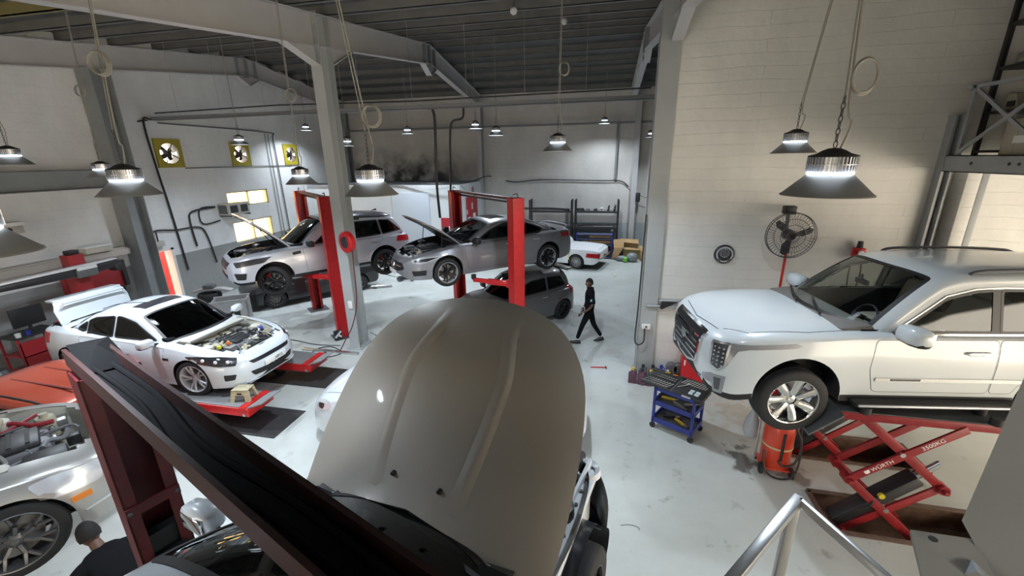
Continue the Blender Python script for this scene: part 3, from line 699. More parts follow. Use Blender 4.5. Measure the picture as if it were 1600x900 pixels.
pm = MB().box((XL, -.035, -.2), (XR, .0, -.0)).box((XL, -.035, -.2), (XR, .06, -.185)).box((XL, -.09, -.012), (XR, .0, 0))
po = None
for i, y in enumerate(ys):
    o = pm.build('purlin', OCH if i in (11,) else PURL, ROOF) if po is None or i == 11 else po.copy()
    if po is None: po = o
    elif o.name not in COL.objects: link(o)
    o.parent = ROOF; o.location = (0, y, zroof(y))
# steel frames
FRM = mat('frame_paint', (.50, .49, .49), .5, noise=.12, nscale=1.5); COLM = mat('column_paint', (.27, .29, .30), .5, noise=.2, nscale=2)
def ibeam(mb, pts_top, depth, x, fl=.22, tf=.016, tw=.012, mi=0):
    """I section along a polyline in the y-z plane; depth list per point"""
    for i in range(len(pts_top) - 1):
        (ya, za), (yb, zb) = pts_top[i], pts_top[i + 1]; da, db = depth[i], depth[i + 1]
        for (x0, x1, t0a, t0b, t1a, t1b) in ((x - fl / 2, x + fl / 2, za - tf, zb - tf, za, zb), (x - fl / 2, x + fl / 2, za - da, zb - db, za - da + tf, zb - db + tf), (x - tw / 2, x + tw / 2, za - da + tf, zb - db + tf, za - tf, zb - tf)):
            vs = [(x0, ya, t0a), (x1, ya, t0a), (x1, yb, t0b), (x0, yb, t0b), (x0, ya, t1a), (x1, ya, t1a), (x1, yb, t1b), (x0, yb, t1b)]
            mb.add(vs, ((0, 3, 2, 1), (4, 5, 6, 7), (0, 1, 5, 4), (1, 2, 6, 5), (2, 3, 7, 6), (3, 0, 4, 7)), mi)
def rafter(x, y0, label, haunch):
    t = thing('roof_rafter', label, 'beam', (x, 0, 0)); top = lambda y: zroof(y) - .21
    mb = MB(); ibeam(mb, [(y0, top(y0)), (15., top(15.)), (21.15, top(21.15))], [.6, .6, .56], 0); mb.build('rafter_beam', FRM, t, fix=False)
    # ridge splice: plates and bottom haunch
    for dy in (-.42, 0, .42):
        MB().box((-.11, 15 + dy - .02, top(15.4) - .60), (.11, 15 + dy + .02, top(15.4) + .03)).build('splice_plate', COLM, t)
    MB().prism([(14.5, top(14.5) - .59), (15.02, top(15) - .93), (15.54, top(15.54) - .59)], -.012, .012, 'x').build('ridge_gusset', FRM, t)
    MB().bar((0, 14.5, top(14.5) - .6), (0, 15.02, top(15) - .94), .2, .016).bar((0, 15.02, top(15) - .94), (0, 15.54, top(15.54) - .6), .2, .016).build('gusset_flange', FRM, t)
    for yc in haunch:
        for sg in (-1, 1):
            ya, yb = yc + sg * .22, yc + sg * 1.15; za, zb_ = top(ya) - .6 - .36, top(yb) - .6
            MB().prism([(ya, za), (yb, zb_), (ya, top(ya) - .58)], -.01, .01, 'x').build('haunch_web', FRM, t)
            MB().bar((0, ya, za), (0, yb, zb_), .2, .016).build('haunch_flange', FRM, t)
    return t
def column(x, y, z1, label, d=.42, fl=.24, m=None):
    t = thing('steel_column', label, 'column', (x, y, 0)); m = m or COLM
    MB().box((-fl / 2, -d / 2, 0), (fl / 2, -d / 2 + .018, z1)).box((-fl / 2, d / 2 - .018, 0), (fl / 2, d / 2, z1)).box((-.007, -d / 2 + .018, 0), (.007, d / 2 - .018, z1)).build('column_shaft', m, t, fix=False)
    MB().box((-fl / 2 - .06, -d / 2 - .06, 0), (fl / 2 + .06, d / 2 + .06, .03)).build('base_plate', m, t)
    return t
rafter(-6.0, -7.5, 'long roof rafter running over the central steel column', [8.98])
rafter(-13.28, -7.5, 'roof rafter along the left wall above the yellow fans', [])
rafter(1.15, -7.5, 'roof rafter at the end of the partition wall', [8.85])
LCOL = mat('column_light_grey', (.42, .44, .44), .5, noise=.12, nscale=2)
cc = column(-6.0, 8.98, zroof(8.98) - .2, 'free-standing grey steel column in the middle of the hall', d=.44, fl=.26, m=LCOL)
for k in range(2):
    for j in range(4):
        MB().lathe([(0, .012), (.018, .012), (.018, 0)], 6, 'y', c=(-.06 + .12 * k, -.235, 6.55 + j * .25)).build('bolt', STEEL, cc)
MB().box((-.02, -.26, 1.1), (.1, -.225, 1.3)).build('socket_box', mat('white_plastic', (.75, .75, .73), .4), cc, bevel=.01)
column(-13.22, 9.68, zroof(9.68) - .8, 'dark grey steel column against the left wall', d=.5, fl=.5)
column(1.06, 8.84, zroof(8.84) - .2, 'grey steel column at the end of the block partition wall', d=.34, fl=.34, m=LCOL)
MB().box((.88, 8.66, 0), (.896, 9.02, 6.6)).build('corner_trim', LCOL)['kind'] = 'structure'; bpy.data.objects['corner_trim'].name = 'trim_1'
column(-5.98, 20.98, zroof(21) - .7, 'grey wall column behind the white office corner', m=FRM)
column(1.42, 20.98, zroof(21) - .7, 'grey wall column at the right end of the back wall', m=FRM)
column(-13.2, 20.98, zroof(21) - .7, 'grey corner column where left and back walls meet', m=COLM)
# horizontal steel beam and ledge on the left wall
tag(MB().box((-13.5, -7, 4.0), (-13.15, 9.4, 4.02)).box((-13.5, -7, 4.45), (-13.15, 9.4, 4.47)).box((-13.34, -7, 4.02), (-13.30, 9.4, 4.45)).build('wall_beam', COLM, fix=False), 'grey horizontal steel beam on the left wall left of the column', 'beam')
tag(MB().box((-13.5, 2, 2.16), (-13.2, 9.35, 2.32)).box((-13.5, 2, 2.32), (-13.26, 9.35, 2.36)).build('wall_ledge', mat('ledge_beige', (.45, .42, .38), .6), fix=False), 'beige ledge along the left wall behind the wheel aligner', 'ledge')
# office box in the back left corner
OZ = 3.54
ow = MB(); ow.box((-13.4, 17.42, 0), (-5.95, 17.56, OZ)).box((-6.09, 17.56, 0), (-5.95, 21.19, OZ)); kind(ow.build('wall_office', WM_O, fix=False))
kind(MB().box((-13.4, 17.5, OZ - .1), (-6.0, 21.15, OZ)).build('ceiling_office', DGREY))
tag(MB().box((-9.1, 17.38, .9), (-7.35, 17.415, 3.22)).build('door_panel', mat('pale_blue_panel', (.55, .60, .66), .5), bevel=.01), 'pale blue sheet panel on the office front wall', 'panel')
# red posters on the office side wall
RB = mat('poster_red', (.42, .02, .03), .5); PB = mat('poster_white', (.75, .75, .74), .5)
for i, (y0, y1, z0, z1, lab) in enumerate(((18.2, 19.9, 1.6, 2.95, 'large red notice board on the office side wall'), (17.42, 17.42, 0, 0, ''))):
    if not lab: continue
    t = thing('notice_board', lab, 'board', (-5.94, y0, z0)); MB().box((0, 0, 0), (.025, y1 - y0, z1 - z0)).build('board_panel', RB, t, bevel=.005)
    for (a, b, c, d) in ((.1, .5, .05, .45), (.9, 1.3, .15, .55), (.75, .9, .75, 1.05), (-.02, .12, .6, .8)): MB().box((.026, a, c), (.03, b, d)).build('paper_sheet', PB, t)
t = thing('notice_board', 'small red notice board on the office front wall', 'board', (-6.85, 17.40, 1.3)); MB().box((0, -.02, 0), (.75, 0, .85)).build('board_panel', RB, t); MB().box((.35, -.026, .1), (.65, -.021, .5)).build('paper_sheet', PB, t)
t = thing('round_sign', 'round faded red sign near the top of the office side wall', 'sign', (-5.95, 19.3, 3.2)); MB().lathe([(0, .02), (.17, .02), (.17, 0)], 24, 'x').build('sign_disc', mat('faded_red', (.40, .18, .17), .6), t)
tag(MB().box((-4.5, 21.14, 1.5), (-3.7, 21.195, 2.25)).build('wall_hatch', mat('hatch_beige', (.52, .49, .42), .6), bevel=.01), 'small beige hatch low on the back wall', 'hatch')
# windows in the left wall
GLW = glass('window_glass', (.95, .80, .52), 1)
for i, (a, b, c, d) in enumerate(WINS):
    mb = MB(); f = .05
    for (p, q) in (((XL - .12, a, c), (XL - .04, b, c + f)), ((XL - .12, a, d - f), (XL - .04, b, d)), ((XL - .12, a, c), (XL - .04, a + f, d)), ((XL - .12, b - f, c), (XL - .04, b, d)), ((XL - .12, (a + b) / 2 - .03, c), (XL - .04, (a + b) / 2 + .03, d))): mb.box(p, q)
    o = kind(mb.build('window_%d' % (i + 1), mat('window_frame', (.62, .58, .48), .5), fix=False)); 
    for (y0, y1) in ((a + f, (a + b) / 2 - .03), ((a + b) / 2 + .03, b - f)): MB().box((XL - .09, y0, c + f), (XL - .082, y1, d - f)).build('window_pane', GLW, o)
# the small doorway; the room's red light is painted onto an added panel
a, b, c, d = DOOR
o = kind(MB().box((XL - .26, a, 0), (XL + .03, a + .05, d)).box((XL - .26, b - .09, 0), (XL + .03, b, d)).box((XL - .26, a, d - .06), (XL + .03, b, d)).build('door_1', mat('door_frame_pale', (.75, .70, .66), .5), fix=False))
MB().box((XL - .9, a - .3, 0), (XL - .85, b + .6, 2.5)).build('red_lit_panel', mat('red_lit_tint', (.75, .05, .05), .6, noise=.3, nscale=3), o)
MB().box((XL - .6, a + .03, .5), (XL - .45, a + .16, 1.9)).build('shelf_goods', mat('brown_goods', (.35, .2, .08), .7, noise=.6, nscale=14), o)
# exhaust fans
YEL = mat('ochre_fan_box', (.42, .34, .03), .5, noise=.25, nscale=6)
for i, (y, z) in enumerate(FANS):
    t = thing('exhaust_fan', ('yellow exhaust fan nearest the wall column', 'middle one of the three yellow exhaust fans', 'yellow exhaust fan nearest the back corner')[i], 'exhaust fan', (XL, y, z), 0, 'yellow exhaust fans on the left wall')
    P = [(-.43, -.43), (.43, -.43), (.43, .43), (-.43, .43)]; ring = [(.31 * math.cos(2 * PI * k / 32), .31 * math.sin(2 * PI * k / 32)) for k in range(32)]
    v, e, f, *_ = geometry.delaunay_2d_cdt([Vector(p) for p in P + ring], [(0, 1), (1, 2), (2, 3), (3, 0)] + [(4 + k, 4 + (k + 1) % 32) for k in range(32)], [], 1, 1e-6)
    fs = [tuple(q) for q in f if (sum((v[j] for j in q), Vector((0, 0))) / len(q)).length > .305]
    n = len(v); vs = [(.06, p.x, p.y) for p in v] + [(0, p.x, p.y) for p in v]
    mb = MB().add(vs, fs + [tuple(j + n for j in q) for q in fs] + [(j, (j + 1) % 4, (j + 1) % 4 + n, j + n) for j in range(4)]); mb.build('fan_housing', YEL, t)
    MB().lathe([(.31, .06), (.30, -.2)], 32, 'x').build('fan_duct', BLACKM, t, smooth=True)
    hb = MB().lathe([(0, .05), (.07, .05), (.09, .0), (.09, -.12), (0, -.12)], 16, 'x').build('fan_motor', BLACKM, t, smooth=True)
    for k in range(4):
        a = PI / 2 * k + .5; m = Matrix.Rotation(a, 4, 'X') @ Matrix.Translation((-.05, 0, 0)) @ Matrix.Rotation(.5, 4, 'Y')
        MB().box((-.004, .06, -.05), (.004, .27, .09), mtx=Matrix.Rotation(a, 4, 'X') @ Matrix.Rotation(.45, 4, 'Z')).build('fan_blade', BLACKM, t)
        MB().bar((.03, .08 * math.cos(a + .6), .08 * math.sin(a + .6)), (.03, .32 * math.cos(a + .6), .32 * math.sin(a + .6)), .02, .02).build('fan_strut', BLACKM, t)
# trays, conduits and cables
TRAYM = mat('tray_grey', (.20, .21, .22), .5)
t = thing('cable_tray', 'grey cable tray hung across the whole hall', 'cable tray', (0, 11.2, 5.86))
MB().box((XL + .05, -.1, 0), (1.1, -.08, .1)).box((XL + .05, .08, 0), (1.1, .1, .1)).box((XL + .05, -.1, 0), (1.1, .1, .012)).build('tray_channel', TRAYM, t, fix=False)
MB().tube([(XL + .2, -.05, .2), (-9, -.05, .26), (-5, -.05, .2), (1.0, -.05, .25)], .018, 6).build('power_cable', BLACKM, t)
for x in [-12.5 + 1.5 * k for k in range(9)]:
    MB().tube([(x, 0, 0), (x, 0, zroof(11.2) - 5.86)], .006, 5).build('hanger_rod', STEEL, t)
t = thing('pipe_run', 'slim grey pipe run along the upper back wall', 'pipe', (0, 20.95, 6.06)); MB().bar((XL + .1, 0, 0), (2.4, 0, 0), .06, .09).build('pipe_bar', TRAYM, t)
for x in (-12, -9, -6.7, -3.5, -.2): MB().bar((x, 0, .0), (x, .23, .0), .04, .04).build('pipe_bracket', TRAYM, t)
def cable(name, pts, r, m, label, cat='cable', n=6, parent=None, smooth=True):
    o = MB().tube(arc(pts, n), r, 6).build(name, m, parent, smooth=smooth)
    if label: tag(o, label, cat)
    return o
cable('wall_cable', [(-13.2, 17.36, 3.62), (-9, 17.36, 3.64), (-5.9, 17.5, 3.62), (-5.6, 21.1, 3.75), (-4.4, 21.12, 3.45), (-3, 21.12, 3.55), (-.2, 21.12, 3.5), (.8, 21.12, 3.48), (1.2, 21.1, 3.2)], .025, BLACKM, 'black cable draped along the back wall above the shelves')
cable('air_hose', [(-4.62, 11.25, 5.88), (-4.50, 11.32, 5.86), (-4.46, 11.33, 5.5), (-4.50, 11.33, 4.6), (-4.52, 11.33, 3.8), (-4.50, 11.36, 3.0)], .035, BLACKM, 'black hose hanging left of the red far lift post', 'hose')
cable('air_hose', [(-3.62, 11.25, 5.87), (-3.68, 11.3, 5.62), (-3.98, 11.32, 5.52), (-4.06, 11.33, 5.1), (-4.10, 11.34, 4.4), (-4.14, 11.36, 3.72)], .03, BLACKM, 'black hose hanging just right of the red far lift post', 'hose')
tag(MB().bar((0.55, 21.08, 3.6), (.55, 21.08, 6.1), .09, .09).build('wall_conduit', TRAYM), 'vertical grey conduit high on the back wall', 'conduit')
tag(MB().bar((XL + .04, 11.0, 5.86), (XL + .04, 10.7, 5.8), .04, .04).tube(arc([(XL + .04, 11.1, 5.88), (XL + .05, 10.86, 5.8), (XL + .05, 10.9, 4.5), (XL + .05, 11.0, 3.2), (XL + .05, 11.1, 1.2)], 5), .03, 6).build('wall_conduit', BLACKM), 'black conduit running down the left wall past the first yellow fan', 'conduit')
tag(MB().tube(arc([(XL + .05, 11.3, 5.8), (XL + .05, 15.7, 5.75), (XL + .05, 16.0, 5.5), (XL + .05, 16.05, 4), (XL + .05, 16.1, 1)], 5), .022, 6).build('wall_conduit', DGREY), 'grey conduit across the left wall above the fans and down beside the windows', 'conduit')
tag(MB().tube([(XL + .04, 11.86, 4.45), (XL + .04, 16.9, 4.45)], .016, 6).build('wall_conduit', DGREY), 'thin conduit joining the bottoms of the yellow fans', 'conduit')
for k, (y, lab) in enumerate(((15.62, 'nearer of the twin thin conduits right of the left wall windows'), (15.78, 'farther of the twin thin conduits right of the left wall windows'))):
    tag(MB().tube([(XL + .03, y, 5.7), (XL + .03, y, .8)], .012, 6).build('thin_conduit', DGREY), lab, 'conduit')
# air conditioner outdoor unit
t = thing('air_conditioner', 'boxy beige air conditioner fixed on the left wall by the windows', 'air conditioner', (XL, 13.2, 2.78)); AC = mat('ac_beige', (.50, .48, .42), .6, noise=.2)
MB().box((0, -.45, 0), (.45, .5, .42)).build('ac_case', AC, t, bevel=.01)
MB().box((.452, -.36, .08), (.456, -.03, .34)).build('vent_opening', BLACKM, t); MB().box((.452, .1, .08), (.456, .42, .34)).build('vent_opening', BLACKM, t); MB().box((.05, -.455, .06), (.4, -.451, .36)).build('side_grille', DGREY, t)
MB().bar((0, -.4, -.02), (.5, -.4, -.02), .04, .04).bar((0, .45, -.02), (.5, .45, -.02), .04, .04).build('wall_bracket', BLACKM, t)
tag(MB().tube(arc([(XL + .06, 11.6, 1.9), (XL + .06, 11.55, 2.7), (XL + .06, 11.7, 3.05), (XL + .06, 12.6, 3.1)], 4), .03, 6).tube(arc([(XL + .06, 12.6, 3.12), (XL + .06, 12.0, 3.1), (XL + .06, 12.0, 2.6), (XL + .06, 12.7, 2.62)], 4), .025, 6).build('ac_pipe', BLACKM), 'black pipe loop left of the air conditioner', 'pipe')
tag(MB().tube(arc([(XL + .08, 9.95, 2.3), (XL + .08, 10.3, 2.62), (XL + .06, 11.0, 2.55), (XL + .06, 11.8, 2.52), (XL + .06, 12.05, 2.2), (XL + .06, 12.2, 1.2)], 5), .028, 6).build('wall_pipe', BLACKM), 'black pipe bending over the small red doorway', 'pipe')
t = thing('junction_box', 'small beige box above the red doorway', 'box', (XL + .02, 10.3, 2.14)); MB().box((0, -.2, 0), (.12, .2, .16)).build('box_case', AC, t, bevel=.02); MB().tube([(.05, .05, .16), (.05, .05, .45)], .02, 6).build('feed_pipe', BLACKM, t)
t = thing('wall_camera_box', 'small white box high on the left wall by the big lamp shade', 'box', (XL, 7.1, 3.1)); MB().box((0, -.2, 0), (.2, .2, .18)).build('box_case', AC, t, bevel=.01); MB().prism([(-.24, .18), (.24, .18), (.2, .26), (-.2, .26)], 0, .24, 'x').build('box_lid', PB, t); MB().lathe([(0, .21), (.05, .21), (.05, .18)], 12, 'x', c=(0, -.06, .1)).build('box_window', BLACKM, t)
t = thing('ledge_box', 'low beige box lying on the wall ledge', 'box', (-13.36, 8.55, 2.362)); MB().box((0, -.32, 0), (.24, .32, .15)).build('box_case', AC, t, bevel=.01); MB().box((-.01, -.33, .15), (.25, .33, .18)).build('box_lid', PB, t)
# partition wall fittings
tag(MB().tube([(1.0, 8.64, 1.62), (3.0, 8.64, 1.62)], .03, 8).tube([(1.24, 8.66, 1.74), (3.0, 8.66, 1.74)], .04, 8).build('wall_pipe', STEEL), 'pair of grey pipes low on the partition wall behind the white SUV', 'pipe')
tag(MB().prism([(1.3, 1.72), (1.62, 1.74), (1.3, 1.56), (1.26, 1.6)], 8.6, 8.63, 'y').build('pipe_bracket', BLACKM), 'black bracket holding the pipes on the partition wall', 'bracket')
t = thing('switch_box', 'small white switch box on the grey partition column', 'switch', (1.03, 8.64, 1.1)); MB().box((-.09, -.04, 0), (.09, .02, .11)).build('box_case', PB, t, bevel=.01); MB().box((-.02, -.05, .03), (.02, -.04, .08)).build('rocker', DGREY, t)
cable('column_cable', [(1.0, 8.6, 1.12), (1.0, 8.6, .82), (.88, 8.6, .74), (.82, 8.6, .9), (.84, 8.62, 1.6), (.86, 8.64, 3.5)], .014, BLACKM, 'black cable looped at the foot of the partition column')
t = thing('wall_gauge', 'round black and silver dial on the partition wall', 'clock', (2.38, 8.715, 2.74)); MB().lathe([(0, -.05), (.16, -.05), (.185, -.03), (.185, 0)], 28, 'y').build('dial_case', BLACKM, t, smooth=True); MB().lathe([(.125, -.056), (.14, -.06), (.155, -.056), (.155, -.05), (.125, -.05)], 28, 'y').build('dial_ring', ALU, t, smooth=True)
MB().lathe([(0, -.054), (.1, -.054), (.1, -.05)], 24, 'y', c=(0, 0, .03)).build('dial_face', DGREY, t)
for k in range(12): a = 2 * PI * k / 12; MB().bar((.07 * math.cos(a), -.056, .03 + .07 * math.sin(a)), (.088 * math.cos(a), -.056, .03 + .088 * math.sin(a)), .012, .004).build('hour_mark', PB, t)
for sg in (-1, 1): MB().lathe([(0, -.062), (.035, -.062), (.04, -.05)], 14, 'y', c=(sg * .09, 0, -.11)).build('small_dial', DGREY, t)
# pedestal fan
t = thing('pedestal_fan', 'large wire-caged fan on a red pole by the partition wall', 'fan', (3.32, 8.35, 0))
MB().lathe([(0, .0), (.26, .0), (.26, .03), (.05, .07), (.03, .1)], 24).build('fan_base', BLACKM, t, smooth=True); MB().tube([(0, 0, .08), (.0, 0, 3.05)], .022, 10).build('fan_pole', RED, t, smooth=True)
cy = -.02; hub = (0, cy, 3.2)
MB().lathe([(0, -.1), (.07, -.1), (.09, -.05), (.10, .12), (.05, .2), (0, .2)], 18, 'y', c=hub).build('fan_motor', BLACKM, t, smooth=True)
mb = MB()
for rr_, yy in ((.40, 0), (.40, -.08), (.30, -.12), (.2, -.145), (.1, -.155)): mb.tube([(rr_ * math.cos(2 * PI * k / 36), cy + yy, 3.2 + rr_ * math.sin(2 * PI * k / 36)) for k in range(37)], .005 if rr_ < .4 else .008, 5, cap=False)
for k in range(44):
    a = 2 * PI * k / 44; c_, s_ = math.cos(a), math.sin(a)
    mb.tube([(.05 * c_, cy - .16, 3.2 + .05 * s_), (.2 * c_, cy - .145, 3.2 + .2 * s_), (.4 * c_, cy - .06, 3.2 + .4 * s_), (.4 * c_, cy + .02, 3.2 + .4 * s_), (.2 * c_, cy + .12, 3.2 + .2 * s_)], .003, 4)
mb.build('fan_cage', mat('cage_wire', (.12, .12, .12), .4, metal=.6), t)
for k in range(3):
    a = 2 * PI * k / 3 + .35; m = Matrix.Translation(Vector(hub) + Vector((0, -.06, 0))) @ Matrix.Rotation(-a, 4, 'Y') @ Matrix.Rotation(.45, 4, 'X')
    MB().prism([(.05, -.03), (.2, -.09), (.34, -.07), (.36, .0), (.3, .06), (.05, .03)], -.004, .004, 'y').build('fan_blade', BLACKM, t).matrix_local = m
MB().box((-.1, .1, 3.55), (.1, .25, 3.70)).build('fan_switch_box', BLACKM, t, bevel=.02); MB().bar((0, .18, 3.2), (0, .18, 3.6), .05, .04).build('fan_bracket', DGREY, t)
# red air regulator with hose on the partition wall
t = thing('air_regulator', 'small red air regulator with hanging hoses above the white SUV roof', 'regulator', (4.62, 8.70, 2.74))
MB().box((-.09, -.12, 0), (.09, 0, .2)).build('regulator_body', RED, t, bevel=.02); MB().lathe([(0, .12), (.04, .12), (.05, 0)], 10, c=(0, -.06, .2)).build('regulator_knob', BLACKM, t); MB().lathe([(0, -.16), (.04, -.16), (.04, -.1)], 14, 'y', c=(.0, 0, .12)).build('regulator_gauge', PB, t)
for dx in (-.06, .06): MB().tube(arc([(dx, -.06, 0), (dx * 1.6, -.08, -.3), (dx * .6, -.06, -.8), (0, -.06, -1.2)], 5), .012, 6).build('hanging_hose', DRED if dx < 0 else BLACKM, t)
# posts at the right end of the partition and the storage platform beyond
tag(MB().box((5.50, 8.56, 0), (5.54, 8.72, 5.15)).box((5.60, 8.52, 0), (5.63, 8.72, 5.15)).build('wall_post', GREYS, fix=False), 'twin slim dark posts on the partition wall under the storage rack', 'post')
tag(MB().box((5.78, 8.4, 0), (5.98, 8.7, 4.28)).build('wall_pier', WM_F, bevel=.01), 'pale pier beside the dark posts under the storage platform', 'pier')
tag(MB().box((6.02, 8.45, 0), (6.12, 8.7, 4.28)).build('wall_post', GREYS, bevel=.01), 'grey post right of the pale pier', 'post')
t = thing('storage_platform', 'grey steel storage platform high at the right edge', 'platform', (5.5, 3.0, 4.27))
MB().box((0, -1.6, 0), (.02, 5.55, .26)).box((0, -1.6, 0), (.12, 5.55, .015)).box((0, -1.6, .245), (.12, 5.55, .26)).build('edge_beam', GREYS, t, fix=False)
for y in (2.2, 4.2, 4.35, 5.0): MB().lathe([(0, -.008), (.022, -.008), (.022, 0)], 8, 'x', c=(0, y, .14)).build('bolt_hole', BLACKM, t)
MB().box((.02, -1.6, .2), (6.4, 5.55, .24)).build('deck', DGREY, t)
for y in (2.9, 3.9, 5.35): MB().bar((.03, y, .0), (.03, y, 1.28), .05, .05).build('guard_post', GREYS, t)
MB().bar((.03, -1.5, 1.26), (.03, 5.5, 1.26), .05, .05).build('guard_rail', GREYS, t)
for (a, b) in ((3.9, 5.35), (2.9, 3.9), (2.3, 2.9)):
    MB().bar((.03, a, .28), (.03, b, 1.24), .03, .05).build('cross_brace', GREYS, t); MB().bar((.0, a, 1.24), (.0, b, .28), .03, .05).build('cross_brace', GREYS, t)
t = thing('storage_rack', 'tall dark storage rack on the platform at the right edge', 'rack', (5.85, 5.2, 4.51))
for x in (0, .9):
    for y in (0, 1.6, 3.3): MB().bar((x, y, 0), (x, y, 2.2), .06, .06).build('rack_post', BLACKM, t)
for z in (.05, .62, 1.25, 1.85): MB().box((-.03, -.03, z), (.93, 3.33, z + .04)).build('rack_shelf', BLACKM, t)
rnd = random.Random(3)
STF = [mat('stored_grey', (.25, .25, .25), .6), mat('stored_beige', (.42, .38, .30), .7), BLACKM, mat('stored_white', (.55, .55, .53), .6)]
ORD = ('first', 'second', 'third', 'fourth', 'fifth', 'sixth', 'seventh', 'eighth', 'ninth', 'tenth', 'eleventh', 'last')
for i in range(6):
    y = 8.25 - i * .48
    for z, j in ((4.51 + 1.29, 0), (4.51 + .66, 1), (4.51 + 1.89, 2)):
        h = rnd.uniform(.12, .34); w_ = rnd.uniform(.14, .2)
        t = thing('stored_part', '%s stored car part from the wall on the %s rack shelf' % (ORD[i], ('third', 'second', 'top')[j]), 'car part', (5.95, y, z), 0, 'parts on the %s rack shelf' % ('third', 'second', 'top')[j])
        MB().prism([(-w_, 0), (w_, 0), (w_ * .8, h), (-w_ * rnd.uniform(.3, .9), h * rnd.uniform(.6, 1))], 0, .45, 'x').build('part_body', STF[(i + j) % 4], t, bevel=.03); MB().box((-.012, -w_ * .5, h * .2), (0, w_ * .4, h * .5)).build('part_face', STF[(i + j + 1) % 4], t)
for (x0, y0, y1, h, m_, lab) in ((5.62, 7.35, 7.75, .5, STF[1], 'pale open carton on the platform behind the cross brace'), (5.62, 6.75, 7.3, .85, CARD, 'tall brown cardboard box on the platform behind the cross brace'), (5.60, 6.15, 6.7, .6, CARD, 'brown cardboard box at the right edge on the platform')):
    t = thing('cardboard_box', lab, 'box', (x0, y0, 4.512)); MB().box((0, 0, 0), (.24, y1 - y0, h)).build('carton', m_, t, bevel=.008); MB().box((-.004, (y1 - y0) * .45, .02), (-.001, (y1 - y0) * .55, h)).build('tape', STF[1], t)
    MB().box((-.005, .05, h * .35), (-.001, .22, h * .55)).build('paper_label', PB, t)
# ------------------------------------------------------------------ hanging high-bay lamps
SHADE = mat('lamp_shade_grey', (.30, .30, .29), .45, metal=.3); SHIN = mat('lamp_shade_inner', (.8, .8, .8), .35, metal=.5)
LEDM = mat('led_glow', (.80, .90, 1.0), .4, emit=6.0); FIN = mat('heat_sink', (.66, .67, .69), .22, metal=.85); WIRE = mat('cord_beige', (.27, .26, .22), .6); CHAINM = mat('chain_dark', (.06, .06, .06), .5)
SHADE_ME = None
def lamp(x, y, z, label, coil=0, power=1., drift=(0, 0), chain=.28, tilt=0):
    t = thing('high_bay_lamp', label, 'lamp', (x, y, z), 0, 'high-bay lamps hanging from the roof')
    MB().lathe([(.243, .0), (.24, .008), (.232, .012), (.118, .125), (.112, .125), (.222, .008), (.243, 0)], 40).build('lamp_shade', [SHADE], t, smooth=True, sharp=50)
    MB().lathe([(.112, .126), (.119, .127), (.119, .136), (.10, .136)], 32).build('led_ring', LEDM, t, smooth=True)
    MB().lathe([(0, .112), (.108, .112), (.108, .118), (0, .118)], 24).build('led_panel', LEDM, t)
    mb = MB().lathe([(.0, .139), (.10, .139), (.10, .225), (0, .225)], 24)
    for k in range(40):
        a = 2 * PI * k / 40; mb.box((.095, -.0022, .139), (.128, .0022, .225), mtx=Matrix.Rotation(a, 4, 'Z'))
    mb.lathe([(.118, .18), (.130, .18), (.130, .184), (.118, .184)], 40)
    mb.build('heat_sink', FIN, t, fix=False)
    MB().lathe([(.128, .226), (.126, .234), (.085, .246), (.06, .262), (.03, .275), (0, .277)], 24).build('lamp_cap', BLACKM, t, smooth=True)
    ct = MB()
    h0 = .277; zc = h0 + chain
    for k in range(int(chain / .035)):
        m = Matrix.Translation((0, 0, h0 + .02 + k * .035)) @ Matrix.Rotation(PI / 2 * (k % 2), 4, 'Z')
        ct.tube([m @ Vector((.010 * math.cos(a), 0, .022 * math.sin(a))) for a in [2 * PI * j / 8 for j in range(9)]], .0035, 4, cap=False)
    ct.build('hook_chain', CHAINM, t)
    top = zroof(y + drift[1]) - z
    MB().tube([(0, 0, zc), (drift[0] * .6, drift[1] * .6, zc + (top - zc) * .6), (drift[0], drift[1], top)], .0045, 6).build('suspension_wire', WIRE, t)
    MB().tube(arc([(.03, .0, .27), (.06, 0, h0 + chain * .5), (.025, .01, zc + .04), (.02 + drift[0] * .6, drift[1] * .6, zc + (top - zc) * .6), (.03 + drift[0], drift[1], top)], 5), .006, 6).build('power_cord', WIRE, t, smooth=True)
    if coil:
        zz_ = zc + (top - zc) * coil; mb = MB()
        for k in range(3):
            mb.tube([(.075 + drift[0] * coil + .072 * math.cos(a) + .004 * k, .012 * k + .02 * math.cos(a), zz_ + (.085 + .006 * k) * math.sin(a)) for a in [2 * PI * j / 28 for j in range(29)]], .006, 6, cap=False)
        mb.build('cord_coil', WIRE, t, smooth=True)
    ld = bpy.data.lights.new('lamp_light', 'AREA'); ld.shape = 'DISK'; ld.size = .2; ld.energy = LAMP_W * power; ld.color = (.80, .90, 1.0); ld.spread = R(160)
    lo = bpy.data.objects.new('lamp_light', ld); link(lo); lo.parent = t; lo.location = (0, 0, .105)
    return t
